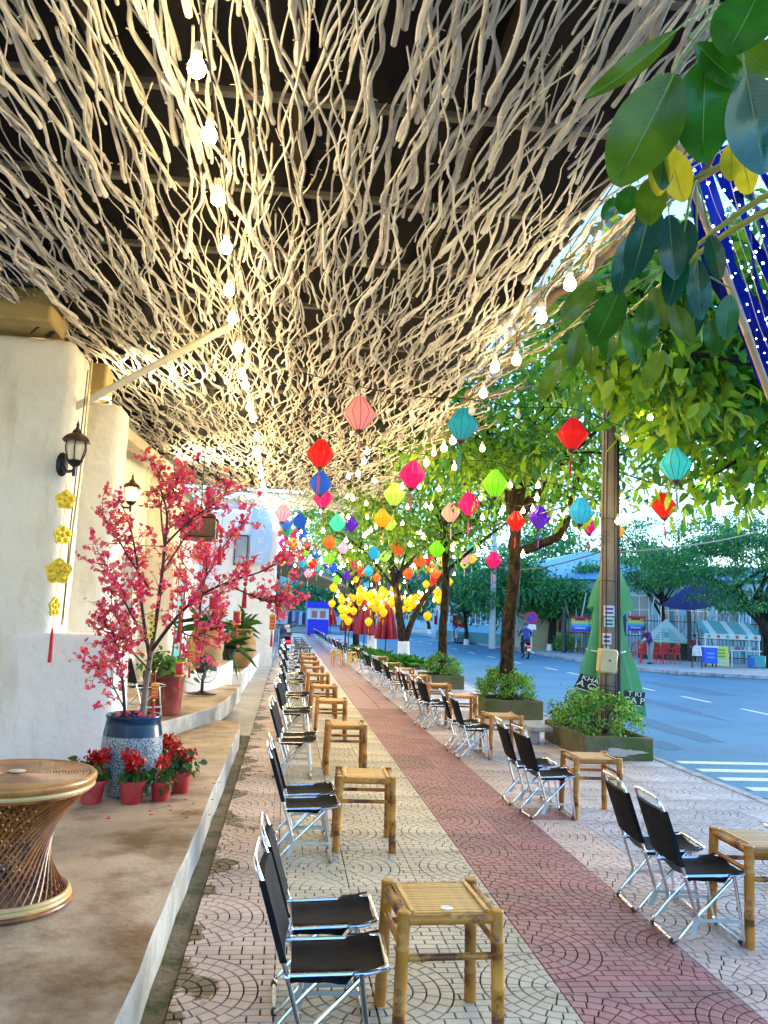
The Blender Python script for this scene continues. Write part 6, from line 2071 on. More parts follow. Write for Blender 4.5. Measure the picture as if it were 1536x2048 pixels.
motorbike(gnd(1152, 1299, 0), R(8), 'pale motorbike parked beside the round green bush', 'white', 'parked motorbikes')
motorbike(on(-.05, 31.0), R(95), 'silver motorbike parked at the end of the chair row', 'silver', 'parked motorbikes')
motorbike(on(-.15, 27.5), R(100), 'grey motorbike parked among the last chairs', 'navy', 'parked motorbikes')
# sweeping person
g_ = gnd(1299, 1329, 0)
J = dict(pelvis=(-.08, 0, .86), waist=(-.04, 0, 1.02), chest=(.08, 0, 1.21), neck=(.20, 0, 1.33), jaw=(.25, 0, 1.37), head=(.29, 0, 1.43), crown=(.31, 0, 1.51),
         shoL=(.13, .18, 1.27), elbL=(.25, .20, 1.02), wriL=(.42, .08, .90), shoR=(.13, -.18, 1.27), elbR=(.22, -.22, 1.03), wriR=(.40, -.08, 1.00),
         hipL=(-.06, .10, .82), kneL=(.02, .12, .46), ankL=(-.02, .13, .07), toeL=(.12, .14, .035), hipR=(-.06, -.10, .82), kneR=(-.06, -.11, .45), ankR=(-.14, -.12, .07), toeR=(0, -.13, .035))
person(g_, R(200), 'person in purple top and grey trousers sweeping by the red chairs', J, mat('purple_top', (.07, .01, .13), .6, .15, 8), mat('grey_trousers', (.22, .26, .28), .7, .15, 8))
bq = rotz(R(200))
bs = thing('broom', 'long-handled straw broom held by the sweeping person', 'broom', g_)
p1, p2 = bq @ Vector((.36, -.03, 1.08)), bq @ Vector((.98, .12, .16))
MB().tube([p1, p2], .012, 6).build('handle', M_bam, bs)
MB().tube([p2 + (p1 - p2).normalized() * .03, p2, bq @ Vector((1.06, .14, .008))], [.02, .05, .13], 10).build('bristles', mat('straw', (.40, .28, .10), .8, .3, 30), bs)
# vendor seated behind the stall
g_ = gnd(1412, 1326, 0)
J = dict(pelvis=(0, 0, .50), waist=(.0, 0, .68), chest=(.04, 0, .90), neck=(.06, 0, 1.04), jaw=(.09, 0, 1.10), head=(.09, 0, 1.17), crown=(.08, 0, 1.25),
         shoL=(.05, .19, .97), elbL=(.12, .25, .74), wriL=(.32, .14, .70), shoR=(.05, -.19, .97), elbR=(.12, -.25, .74), wriR=(.32, -.14, .70),
         hipL=(.02, .10, .48), kneL=(.40, .13, .48), ankL=(.40, .13, .08), toeL=(.53, .13, .04), hipR=(.02, -.10, .48), kneR=(.40, -.13, .48), ankR=(.42, -.13, .08), toeR=(.55, -.13, .04))
person(g_ + Vector((.1, 1.2, 0)), R(230), 'seated vendor in maroon shirt behind the blue bin', J, mat('maroon_shirt', (.16, .012, .02), .6, .15, 8), M_dktr)
t = thing('vendor_stool', 'low dark stool under the seated vendor', 'stool', g_ + Vector((.1, 1.2, 0)))
MB().box((0, 0, .36), (.30, .30, .03), bev=.008).build('seat', M_dkst, t)
for sx in (-1, 1):
    for sy in (-1, 1): MB().box((sx * .12, sy * .12, .17), (.03, .03, .34)).build('leg', M_dkst, t)
# ------------------------------------------------------------------ across the road: stalls, fence, buildings, trees
M_redpl = mat('red_plastic', (.62, .006, .012), .4, .08, 6)
def plastic_chair():
    t = thing('red_plastic_chair', 'x', 'chair')
    MB().box((0, 0, .42), (.44, .42, .03), bev=.012).build('seat', M_redpl, t)
    for sx in (-1, 1):
        for sy in (-1, 1):
            MB().tube([(sx * .21, sy * .20, 0), (sx * .18, sy * .17, .41)], [.020, .028], 6).build('leg', M_redpl, t)
        MB().tube(round_path([(.18, sx * .21, .42), (.19, sx * .23, .64), (-.16, sx * .23, .66), (-.20, sx * .20, .80)], .06), .022, 7).build('armrest', M_redpl, t)
    for k in range(5):
        y_ = -.16 + .08 * k
        MB().tube([(-.17, y_, .43), (-.215, y_ * 1.05, .80 + .03 * (1 - abs(k - 2) / 2))], .016, 5).build('back_slat', M_redpl, t)
    MB().tube(smooth_path([(-.20, -.21, .78), (-.225, -.1, .84), (-.23, 0, .855), (-.225, .1, .84), (-.20, .21, .78)], 4), .022, 7).build('back_rim', M_redpl, t)
    return t
pc = plastic_chair()
for k, (px, py, a) in enumerate([(1274, 1324, 70), (1290, 1327, 250), (1315, 1327, 80), (1326, 1326, 200), (1347, 1327, 120), (1380, 1318, 60)]):
    o = pc if k == 0 else dup(pc)
    o.location = gnd(px, py, 0); o.rotation_euler = (0, 0, R(a))
    o['label'] = 'red plastic armchair by the snack stall across the road'
    o['group'] = 'red plastic chairs across the road'

M_dkgreen = mat('stall_dark', (.02, .05, .05), .6, .2, 6)
M_paleblue = mat('menu_pale', (.42, .62, .66), .5, .1, 6)
def facing(p): return math.atan2(-p.y, -p.x) + PI / 2                  # stand square to the road crossing
c = gnd(1343, 1322, 0) + Vector((.4, 1.6, 0))
st = thing('snack_stall', 'snack stall with a pale triangular menu board and green shelf', 'stall', c, R(-12))
W_ = 2.35
z0, z1 = at(1343, 1284, c.y).z, at(1343, 1238, c.y).z
MB().prism([(-W_ / 2, z0), (W_ / 2, z0), (0, z1)], -.02, .02, rotx(R(90)), (0, -.5, 0)).build('menu_board', M_paleblue, st)
for k in range(7):
    w_ = W_ * .62 * (1 - k / 9)
    zz = z0 + .10 + k * .085
    for sx in (-1, 1):
        MB().box((sx * w_ * .27, -.525, zz), (w_ * .34, .006, .028)).build('menu_line', mat('menu_print', (.03, .22, .36), .6), st)
MB().lathe([(.15, -.004), (.15, .004)], 24, (0, -.525, z0 + .34), rotx(R(90))).build('menu_emblem', mat('emblem_green', (.10, .42, .40), .5), st)
MB().box((0, -.4, z0 - .04), (W_ * 1.02, .5, .05), bev=.01).build('shelf', mat('green_paint', (.10, .36, .10), .5), st)
MB().box((0, 0, .42), (W_ * .9, .7, .78), bev=.02).build('counter', M_dkgreen, st)
for sx in (-1, 1):
    for sy in (-.5, .35):
        MB().box((sx * W_ * .47, sy + .02, z0 / 2), (.05, .05, z0), bev=.004).build('post', M_dkgreen, st)
for k in range(8):
    MB().lathe([(.001, 0), (.04, 0), (.045, .1), (.03, .16), (.03, .2), (.001, .2)], 8, (-.8 + k * .22, -.3, .81)).build('bottle', mat('bottle_%d' % (k % 3), [(.5, .2, .02), (.05, .3, .35), (.6, .6, .55)][k % 3], .2), st)

c2 = gnd(1462, 1334, 0) + Vector((.3, .8, 0))
s2 = thing('drinks_cart', 'drinks cart with striped awning and yellow banner under the feathery tree', 'cart', c2, R(-14))
zA, zB = at(1462, 1268, c2.y).z, at(1462, 1243, c2.y).z
for k in range(9):
    x0 = -1.15 + k * .255
    MB().prism([(-.75, zA), (-.75, zA - .03), (.7, zB - .02), (.7, zB)], x0, x0 + .252, Matrix(((0, 0, 1), (1, 0, 0), (0, 1, 0)))).build('awning_stripe', mat('stripe_%d' % (k % 3), [(.05, .30, .28), (.55, .60, .58), (.40, .12, .05)][k % 3 if k > 5 else k % 2], .6), s2)
MB().box((0, -.77, zA - .12), (2.3, .02, .22)).build('awning_valance', mat('valance_cream', (.52, .55, .50), .6), s2)
for k in range(6): MB().lathe([(.07, -.003), (.07, .003)], 14, (-.95 + k * .38, -.785, zA - .12), rotx(R(90))).build('valance_dot', mat('dot_red', (.5, .06, .04), .6) if k % 2 else mat('dot_teal', (.05, .3, .3), .6), s2)
for sx in (-1, 1):
    for sy in (-.7, .65): MB().box((sx * 1.1, sy, zA / 2), (.04, .04, zA)).build('post', M_flat, s2)
MB().box((-.62, -.5, .42), (.9, .5, .84), bev=.01).build('yellow_banner_box', mat('banner_yellow', (.72, .66, .06), .5, .1, 6), s2)
for k in range(3): MB().box((-.62, -.754, .70 - k * .14), (.66, .004, .06)).build('banner_line', mat('banner_green', (.05, .36, .12), .5), s2)
MB().box((-.62, -.754, .16), (.8, .004, .24)).build('banner_picture', mat('banner_cream', (.7, .66, .42), .5, .3, 22), s2)
MB().box((.55, -.4, .70), (1.3, .6, .04), bev=.006).build('counter', M_flat, s2)
for sx in (0, 1.1):
    for sy in (-.65, -.15): MB().box((sx, sy, .34), (.035, .035, .68)).build('leg', M_flat, s2)
MB().box((1.05, -.5, .27), (.62, .45, .5), bev=.03).build('cool_box', mat('coolbox_teal', (.04, .30, .30), .4), s2)
MB().box((.75, -.72, .25), (.30, .02, .34)).build('cool_box_label', mat('label_blue', (.02, .08, .40), .4), s2)
for k in range(14):
    MB().lathe([(.001, 0), (.035, 0), (.042, .11), (.04, .13), (.001, .13)], 8, (.05 + (k % 7) * .17, -.55 + .22 * (k // 7), .722)).build('cup', mat('cup_%d' % (k % 4), [(.65, .62, .58), (.4, .05, .05), (.1, .3, .45), (.55, .4, .2)][k % 4], .4), s2)
b3 = gnd(1418, 1333, 0)
bn = thing('blue_bin', 'square bright blue bin with lettering lines beside the drinks cart', 'bin', b3, R(-10))
MB().prism([(-.27, -.25), (.27, -.25), (.27, .25), (-.27, .25)], .14, .80).build('body', mat('bin_blue', (.01, .09, .60), .4, .1, 6), bn)
MB().box((0, 0, .82), (.6, .56, .05), bev=.01).build('lid', M_white, bn)
for k in range(2): MB().box((0, -.253, .55 - .16 * k), (.32, .004, .05)).build('print_line', mat('bin_print', (.15, .40, .75), .5), bn)
for sx in (-1, 1):
    for sy in (-1, 1): MB().box((sx * .22, sy * .2, .07), (.05, .05, .14)).build('foot', M_rubber, bn)
# patterned covered chair
cv_ = gnd(1394, 1336, 0)
t = thing('covered_chair', 'dark chair draped with a pale striped cloth beside the blue bin', 'chair', cv_, R(60))
for sx in (-1, 1):
    for sy in (-1, 1): MB().tube([(sx * .20, sy * .18, 0), (sx * .17, sy * .16, .44)], .016, 6).build('leg', M_dktr, t)
MB().box((0, 0, .45), (.44, .42, .04), bev=.01).build('seat', M_dktr, t)
lv = [folds(z, 40, 6, r_, .08, 0) for z, r_ in ((.48, .30), (.70, .28), (.85, .22), (.90, .08))]
cloth(lv, 'draped_cloth', mat('striped_cloth', (.50, .52, .58), .7, .5, 12), t)

# banners on the fence
def banner(px0, px1, py0, py1, Y, label):
    a, b = at(px0, py1, Y), at(px1, py0, Y)
    t = thing('rainbow_banner', label, 'banner', (a + b) / 2, 0, 'rainbow banners on the iron fence')
    w_, h_ = b.x - a.x, b.z - a.z
    cols_ = [(.55, .02, .05), (.60, .42, .10), (.50, .60, .25), (.06, .45, .60), (.02, .14, .62), (.10, .03, .50)]
    for k in range(6):
        MB().box((0, 0, h_ / 2 - h_ * (k + .5) / 6), (w_, .02, h_ / 6)).build('stripe', mat('rainbow_%d' % k, cols_[k], .5, .1, 5), t)
    for k, (f_, ww) in enumerate(((.30, .5), (-.28, .55))):
        MB().box((-w_ * .08, -.013, h_ * f_), (w_ * ww, .006, h_ * .12)).build('print_line', mat('banner_print', (.5, .5, .55), .5) if k else M_darkwood, t)
FA, FB = gnd(1128, 1306, 0), gnd(1640, 1338, 0)
fd = (FB - FA)
def fence_Y(px):  # distance of the fence line seen at this pixel column
    best = min(range(101), key=lambda k: abs(proj(FA + fd * k / 100 + Vector((0, 0, 1)))[0] - px))
    return (FA + fd * best / 100).y
banner(1143, 1183, 1234, 1262, fence_Y(1163) - .2, 'rainbow banner on the fence behind the parked motorbike')
banner(1256, 1292, 1233, 1261, fence_Y(1275) - .2, 'rainbow banner on the fence beside the triangular menu board')
fn = thing('iron_fence', 'dark iron railing fence with spiked pickets behind the stalls', 'fence', FA, math.atan2(fd.y, fd.x))
L_ = fd.length
FH = 2.1
for z in (.25, 1.1, FH - .25): MB().box((L_ / 2, 0, z), (L_, .035, .045)).build('rail', M_dark_iron, fn)
pk = MB().box((0, 0, FH / 2), (.022, .022, FH)).lathe([(.02, FH), (.001, FH + .1)], 4).mesh('picket'); pk.materials.append(M_dark_iron)
n_ = int(L_ / .16)
for k in range(n_):
    o = link('picket', pk, fn); o.location = (.08 + k * .16, .03, 0)
for k in range(int(L_ / 3.2) + 1):
    MB().box((k * 3.2, 0, FH / 2 + .15), (.16, .16, FH + .3), bev=.015).build('post', M_dkgreen, fn)

# pale blue building and clutter behind the fence
M_cyanw = mat('pale_cyan_wall', (.34, .55, .60), .7, .12, .8, col2=(.26, .45, .5), c2scale=.6)
bk = thing('pale_blue_building', 'pale blue low building with tall window bays behind the iron fence', 'building', FA + fd * .5 + Vector((2.2, 5.5, 0)), math.atan2(fd.y, fd.x))
BL = L_ + 6
MB().box((0, 2.5, 2.1), (BL, 5, 4.2)).build('wall', M_cyanw, bk)
MB().prism([(-.5, 4.2), (5.5, 4.2), (2.5, 5.1)], -BL / 2 - .3, BL / 2 + .3, Matrix(((0, 0, 1), (1, 0, 0), (0, 1, 0)))).build('roof', mat('blue_sheet_roof', (.12, .34, .55), .5, .1, 2), bk)
for k in range(int(BL / 1.6)):
    x = -BL / 2 + .9 + k * 1.6
    w_ = MB().box((x, -.02, 2.2), (1.0, .06, 2.2)).build('window', mat('window_teal', (.10, .26, .30), .2, .2, 2), bk)
    fr = MB()
    for sx in (-.53, 0, .53): fr.box((x + sx, -.06, 2.2), (.06, .06, 2.3))
    fr.box((x, -.062, 1.1), (1.12, .07, .06)); fr.box((x, -.062, 3.3), (1.12, .07, .06)); fr.box((x, -.06, 2.5), (1.0, .05, .05))
    fr.build('frame', M_white, w_)
# timber props and poles leaning behind the fence
for k in range(20):
    f_ = rng.random()
    p = FA + fd * f_ + Vector((.2, 1.2 + rng.random() * 2, 0))
    t = thing('leaning_pole', 'pale timber prop leaning behind the iron fence', 'pole', p, rng.uniform(-1, 1), 'timber props behind the fence')
    d_ = Vector((rng.uniform(-1.2, 1.2), rng.uniform(-.2, .2), rng.uniform(2.2, 3.6)))
    MB().tube([(0, 0, 0), d_ * .5 + Vector((.03, 0, 0)), d_], .035, 6).build('shaft', mat('prop_%d' % (k % 3), [(.5, .5, .45), (.35, .26, .12), (.12, .30, .32)][k % 3], .7), t)
# navy tarp
tp = thing('navy_tarp', 'navy blue tarpaulin stretched under the feathery tree', 'tarpaulin', at(1400, 1190, fence_Y(1400) - 1.5))
o0 = tp.location.copy()
Yt = o0.y
vs = [at(1322, 1211, Yt + 1) - o0, at(1432, 1211, Yt - .6) - o0, at(1490, 1170, Yt) - o0, at(1372, 1174, Yt + 2) - o0]
grid = []
nu = 10
for i in range(nu + 1):
    for j in range(nu + 1):
        u, v = i / nu, j / nu
        p = vs[0].lerp(vs[1], u).lerp(vs[3].lerp(vs[2], u), v)
        p.z -= .35 * math.sin(PI * u) * (1 - v) * .6
        grid.append(p)
fs = [(i * (nu + 1) + j, i * (nu + 1) + j + 1, (i + 1) * (nu + 1) + j + 1, (i + 1) * (nu + 1) + j) for i in range(nu) for j in range(nu)]
n0 = len(grid)
MB().add(grid + [p + Vector((0, 0, .02)) for p in grid], fs + [tuple(n0 + k for k in f[::-1]) for f in fs]).build('sheet', mat('navy_cloth', (.006, .010, .10), .7, .2, 3), tp)
for v in (vs[0], vs[1]): MB().tube([v, v + Vector((0, .1, -(v.z + o0.z)))], .02, 6).build('tie_post', M_flat, tp)

# beige gateway, folded maroon umbrellas, bush and no-parking sign
ga, gb = gnd(1072, 1300, 0), gnd(1150, 1302, 0)
gw = thing('gateway_house', 'beige gatehouse with dark doorway and corrugated shutter', 'building', ga + Vector((0, 1.0, 0)), 0)
wd_ = (gb - ga).x + .6
zt = at(1100, 1203, ga.y + 1).z
MB().box((wd_ / 2, 2, zt / 2), (wd_, 4, zt)).build('wall', mat('beige_wall', (.46, .42, .28), .7, .12, 1.5), gw)
MB().box((wd_ / 2, 1.7, zt + .12), (wd_ + .6, 5, .24), bev=.03).build('roof_slab', mat('brown_fascia', (.14, .09, .06), .6), gw)
MB().box((wd_ * .42, -.03, zt * .42), (wd_ * .10, .08, zt * .84)).build('door', M_rubber, gw)
sh_ = MB().box((wd_ * .74, -.02, zt * .43), (wd_ * .42, .05, zt * .86)).build('shutter', mat('pale_shutter', (.42, .46, .42), .5), gw)
for k in range(10): MB().box((wd_ * .55 + wd_ * .042 * k, -.06, zt * .43), (.03, .03, zt * .84)).build('shutter_rib', MATS['pale_shutter'], sh_)
MB().box((wd_ * .17, -.03, zt * .5), (wd_ * .26, .06, zt * .9)).build('gate_leaf', mat('olive_gate', (.35, .34, .18), .6), gw)
M_maroon = mat('maroon_cloth', (.24, .006, .030), .65, .15, 5, transl=.1)
def folded_umbrella(base, h, label, s_=1.0, m=None, group='folded maroon umbrellas'):
    t = thing('folded_umbrella', label, 'umbrella', base, rng.uniform(0, 6), group)
    MB().tube([(0, 0, 0), (0, 0, h)], .022, 8).build('mast', M_dark_iron, t)
    MB().box((0, 0, .04), (.4, .4, .08), bev=.01).build('base', M_kerb, t)
    lv = [[(x * s_, y_ * s_ / .62, z_) for x, y_, z_ in folds(z, 64, 8, r_, dp, 0)] for z, r_, dp in ((h - .02, .02, 0), (h - .12, .08, .1), (h * .78, .17, .22), (h * .55, .24, .28), (h * .40, .27, .30), (h * .345, .25, .42))]
    cloth(lv, 'canopy', m or M_maroon, t)
    MB().lathe([(.03, h - .02), (.02, h + .03), (.001, h + .07)], 10).build('finial', M_dark_iron, t)
for px, py in ((1115, 1300), (1131, 1299)):
    folded_umbrella(gnd(px, py, 0), 3.0, 'folded maroon umbrella in the pair beside the gatehouse across the road', 1.35, group='maroon umbrellas across the road')
bsh = thing('round_bush', 'round clipped bush below the far maroon umbrellas', 'bush', gnd(1128, 1302, 0) + Vector((0, -.4, 0)))
clump_leaves('foliage', [(rng.gauss(0, .35), rng.gauss(0, .35), .45 + rng.gauss(0, .22)) for _ in range(40)], 50, .2, .09, SH, bsh, wr=.6)
MB().tube([(0, 0, 0), (0, 0, .4)], .03, 6).build('stem', M_trunk, bsh)
sp = gnd(1062, 1311, 0)
sn = thing('no_parking_sign', 'round no-parking sign, blue with red ring, on a white post', 'road sign', sp)
hz = at(1063, 1236, sp.y).z
MB().tube([(0, 0, 0), (0, 0, hz)], .035, 8).build('post', M_white, sn)
MB().lathe([(.30, -.01), (.30, .01)], 28, (0, -.05, hz), rotx(R(90))).build('ring_plate', mat('sign_red', (.50, .006, .03), .4), sn)
MB().lathe([(.215, -.012), (.215, .012)], 28, (0, -.054, hz), rotx(R(90))).build('blue_disc', mat('sign_blue', (.03, .02, .48), .4), sn)
MB().box((0, -.069, hz), (.44, .006, .07), rot=roty(R(45))).build('slash_bar', MATS['sign_red'], sn)
MB().box((0, -.05, hz - .42), (.42, .02, .24)).build('sub_plate', M_white, sn)

# long blue building with windows further up the road
la, lb = gnd(872, 1280, 0), gnd(1066, 1296, 0)
ld = lb - la
lbld = thing('blue_windowed_building', 'long light blue building with white framed windows and blue roof', 'building', la + Vector((.3, 1.2, 0)), math.atan2(ld.y, ld.x))
LL = ld.length
zt = 3.4
MB().box((LL / 2, 3, zt / 2), (LL, 6, zt)).build('wall', mat('sky_blue_wall', (.16, .46, .62), .6, .1, 1.5), lbld)
MB().prism([(-.7, zt), (6.7, zt), (3, zt + 1.7)], -.5, LL + .5, Matrix(((0, 0, 1), (1, 0, 0), (0, 1, 0)))).build('roof', mat('sky_blue_roof', (.14, .42, .62), .5, .1, 2), lbld)
for k in range(int(LL / 1.9)):
    x = 1.0 + k * 1.9
    w_ = MB().box((x, -.02, 2.05), (1.2, .06, 1.5)).build('window', mat('window_navy', (.05, .16, .28), .15, .2, 2), lbld)
    fr = MB()
    for sx in (-.63, 0, .63): fr.box((x + sx, -.06, 2.05), (.08, .06, 1.64))
    for sz in (1.26, 2.84): fr.box((x, -.062, sz), (1.34, .07, .07))
    fr.build('frame', M_white, w_)
MB().box((LL / 2, -.06, .35), (LL, .1, .7)).build('plinth', mat('plinth_teal', (.07, .22, .22), .7), lbld)

# big pale roof behind the trees
pr_ = at(1180, 1150, 74)
bb = thing('warehouse', 'large warehouse with a pale blue gabled roof behind the trees', 'building', (pr_.x, pr_.y, 0))
hw = (at(1330, 1150, 74) - at(1030, 1150, 74)).x / 2
ze, zr = at(1180, 1152, 74).z, at(1180, 1106, 74).z
MB().box((0, 8, ze / 2), (2 * hw, 16, ze)).build('wall', mat('warehouse_wall', (.30, .46, .56), .7, .1, .5), bb)
MB().prism([(-hw - .6, ze), (hw + .6, ze), (hw * .15, zr), (-hw * .15, zr)], -.6, 17, Matrix(((1, 0, 0), (0, 0, 1), (0, 1, 0)))).build('roof', mat('pale_blue_roof', (.26, .52, .74), .5, .08, .6), bb)
for k in range(8):
    MB().box((-hw + 1.5 + k * (2 * hw - 3) / 7, -.03, ze * .6), (1.4, .08, 1.6)).build('window', MATS['window_navy'], bb)

# trees over there
FT = [mat('far_leaf', (.035, .21, .05), .5, .25, 4, transl=.3), mat('far_leaf_light', (.09, .34, .05), .5, .25, 4, transl=.35), mat('far_leaf_teal', (.02, .17, .09), .5, .25, 4, transl=.25)]
def far_tree(bpx, bpy, crowns, label, clumps=60, per=70, ls=.2, crad=.5, r0=.14, lean=0.0, group='trees across the road', white=True, seed=1, flat=.8, wr=.45, mats=None):
    b = gnd(bpx, bpy, 0)
    r_ = random.Random(seed)
    t = thing('roadside_tree', label, 'tree', b, 0, group)
    cs = []
    ctr = []
    for (px, py, rx, ry) in crowns:
        Y = b.y
        c = at(px, py, Y) - b
        k = Y / F_PX
        ctr.append(c)
        for _ in range(int(clumps * rx * ry / sum(q[2] * q[3] for q in crowns))):
            while True:
                v = Vector((r_.uniform(-1, 1), r_.uniform(-1, 1), r_.uniform(-1, 1)))
                if v.length < 1: break
            v *= v.length ** -.3 if v.length > .05 else 1
            cs.append(c + Vector((v.x * rx * k, v.y * rx * k * .9, v.z * ry * k)))
    c0 = sum(ctr, Vector()) / len(ctr)
    top = Vector((c0.x * .8, c0.y, c0.z * .75))
    S_ = smooth_path([(0, 0, 0), Vector((top.x * .25 + lean, 0, top.z * .5)), top], 6)
    MB().tube(S_, [r0 * (1.2 if i == 0 else 1 - .5 * i / len(S_)) for i in range(len(S_))], 10).build('trunk', M_trunk, t, sharp=70)
    if white: MB().tube([S_[0], S_[0].lerp(S_[3], .7)], [r0 * 1.3, r0 * 1.12], 10).build('limewash', M_white, t)
    lm = MB()
    for k in range(14):
        g_ = cs[r_.randrange(len(cs))]
        s_ = S_[r_.randint(len(S_) // 2, len(S_) - 1)]
        lm.tube(smooth_path([s_, s_.lerp(g_, .5) + Vector((0, 0, .2)), g_], 3), [r0 * .4 * (1 - .8 * i / 6) for i in range(7)], 6)
    lm.build('limbs', M_trunk, t, sharp=70)
    clump_leaves('crown', [tuple(c) for c in cs], per, crad, ls, mats or FT, t, flat=flat, wr=wr)
far_tree(1099, 1301, [(1085, 1180, 55, 48), (1130, 1200, 45, 42)], 'round leafy tree with white trunk foot beside the gatehouse', 70, 75, .22, .55, seed=2)
far_tree(1182, 1300, [(1185, 1180, 45, 55)], 'leafy tree standing directly behind the green umbrella', 45, 70, .22, .55, seed=3)
far_tree(985, 1296, [(985, 1175, 55, 50), (1030, 1140, 40, 38)], 'bushy tree in front of the blue windowed building', 60, 70, .26, .7, seed=4)
far_tree(933, 1290, [(925, 1185, 45, 46)], 'smaller tree with white trunk foot beside the red flag', 40, 65, .26, .7, seed=5)
far_tree(1536, 1336, [(1500, 1130, 110, 34), (1400, 1150, 110, 30), (1330, 1130, 60, 36), (1470, 1200, 80, 22), (1550, 1080, 90, 40), (1440, 1085, 80, 24)], 'spreading feathery tree over the drinks cart', 150, 120, .17, .55, r0=.24, white=False, seed=6, flat=.32, wr=.28, lean=.3)
far_tree(1330, 1312, [(1290, 1140, 60, 40), (1345, 1110, 60, 30)], 'feathery tree behind the iron fence', 55, 90, .2, .6, seed=7, flat=.4, wr=.3, white=False)
far_tree(860, 1268, [(855, 1190, 60, 40), (790, 1175, 60, 45)], 'dark leafy tree far up the road', 60, 60, .35, 1.0, seed=8, r0=.2)
far_tree(690, 1262, [(660, 1180, 60, 40), (600, 1190, 50, 34), (735, 1165, 60, 45)], 'dark leafy tree at the end of the pavement', 80, 60, .35, 1.0, seed=9, r0=.2, white=False)
far_tree(1240, 1300, [(1230, 1060, 70, 26), (1330, 1050, 70, 26), (1440, 1030, 80, 22)], 'tall thin-crowned tree behind the pale blue building', 40, 60, .2, .7, seed=14, flat=.4, wr=.3, white=False)

for k, (px, py, cr) in enumerate([(880, 1262, [(900, 1140, 60, 45)]), (1010, 1262, [(1040, 1120, 70, 40), (960, 1120, 50, 40)]), (1150, 1268, [(1140, 1110, 70, 36)]), (1290, 1275, [(1260, 1110, 70, 34)]), (1420, 1278, [(1410, 1075, 80, 40)]), (1530, 1280, [(1520, 1060, 80, 45)]), (1080, 1264, [(1090, 1075, 60, 30)])]):
    far_tree(px, py, cr, ['tall background tree where the blue windowed building ends', 'wide background tree behind the blue windowed building', 'background tree over the gatehouse roof', 'background tree beside the warehouse roof', 'background tree rising over the pale blue building', 'background tree behind the feathery tree and drinks cart', 'tallest background tree between the gatehouse and the blue building'][k], 50, 60, .5, 1.3, seed=30 + k, r0=.2, white=False, group='background trees behind the far buildings')
# flags
def flag(px, py, Y, label):
    p = at(px, py, Y)
    t = thing('red_flag', label, 'flag', (p.x, p.y, 0), rng.uniform(-.5, .5), 'red flags along the road')
    MB().tube([(0, 0, 0), (0, 0, p.z + .5)], .02, 6).build('pole', M_flat, t)
    mb = MB()
    vs, fs = [], []
    for i in range(9):
        for j in range(6):
            vs.append((i / 8 * .95, .06 * math.sin(i * .9), p.z - .3 - .25 * (i / 8) + .66 * j / 5))
    for i in range(8):
        for j in range(5):
            a = i * 6 + j
            fs.append((a, a + 6, a + 7, a + 1))
    n0 = len(vs)
    mb.add(vs + [(x, y_ + .006, z) for x, y_, z in vs], fs + [tuple(n0 + k for k in f[::-1]) for f in fs]).build('cloth', mat('flag_red', (.62, .008, .008), .6, .1, 5, transl=.2), t)
    st_ = [(.18 * (1 if k % 2 == 0 else .4) * math.cos(PI / 2 + k * PI / 5), .18 * (1 if k % 2 == 0 else .4) * math.sin(PI / 2 + k * PI / 5)) for k in range(10)]
    MB().prism(st_, -.075, .085, rotx(R(90)), (.47, .0, p.z - .10)).build('star', mat('star_yellow', (.8, .6, .02), .5), t)
flag(905, 1240, 52, 'red flag with a yellow star in front of the blue windowed building')
flag(893, 1242, 58, 'red flag further up the road behind a trunk')
flag(868, 1240, 62, 'red flag furthest up the road')

# folded maroon umbrellas on the cafe pavement
for (px, top, base, Y, lab) in ((771, 1195, 1292, 28.0, 'folded maroon umbrella in front of the forked tree'), (728, 1195, 1282, 32.5, 'folded maroon umbrella between the two trunks'), (697, 1195, 1275, 37.0, 'folded maroon umbrella furthest along the pavement')):
    b = at(px, base, Y); b.z = 0.002
    folded_umbrella(b, at(px, top, Y).z, lab, 1.2)

# street end: kiosk, red parasols, hung clothes, dark awning
kb = gnd(634, 1271, 0)
kk_ = thing('blue_kiosk', 'blue and white food kiosk at the end of the pavement', 'kiosk', kb, R(4))
MB().box((0, 0, .62), (1.5, .8, 1.05), bev=.02).build('lower_cabinet', mat('kiosk_blue', (.006, .02, .62), .4), kk_)
MB().box((0, 0, 1.55), (1.35, .7, .8)).build('glass_case', mat('kiosk_glass', (.5, .68, .72), .1, .1, 4), kk_)
MB().box((0, -.05, 2.15), (1.75, 1.0, .40), bev=.03).build('canopy', MATS['kiosk_blue'], kk_)
for sx in (-1, 1):
    for sy in (-1, 1): MB().box((sx * .69, sy * .37, 1.5), (.05, .05, .95)).build('post', M_white, kk_)
for k in range(2): MB().box((-.3 + .6 * k, -.36, 1.5), (.4, .01, .5)).build('menu_sheet', mat('menu_red', (.55, .15, .12), .5, .3, 9), kk_)
for sx in (-1, 1):
    for sy in (-1, 1): MB().lathe([(.001, -.03), (.09, -.03), (.09, .03), (.001, .03)], 12, (sx * .6, sy * .3, .09), rotx(R(90))).build('caster', M_rubber, kk_)
for px in (645, 660):
    folded_umbrella(gnd(px, 1270, 0), 2.2, 'folded red parasol beside the blue kiosk', 1.5, mat('red_parasol', (.60, .02, .03), .6), 'red parasols by the kiosk')
cl = thing('clothes_rail', 'clothes rail with navy and striped cloths near the end of the pavement', 'clothes rail', gnd(596, 1262, 0))
for sx in (-1, 1): MB().tube([(sx * .9, 0, 0), (sx * .9, 0, 1.7)], .02, 6).build('post', M_flat, cl)
MB().tube([(-.9, 0, 1.7), (.9, 0, 1.7)], .02, 6).build('bar', M_flat, cl)
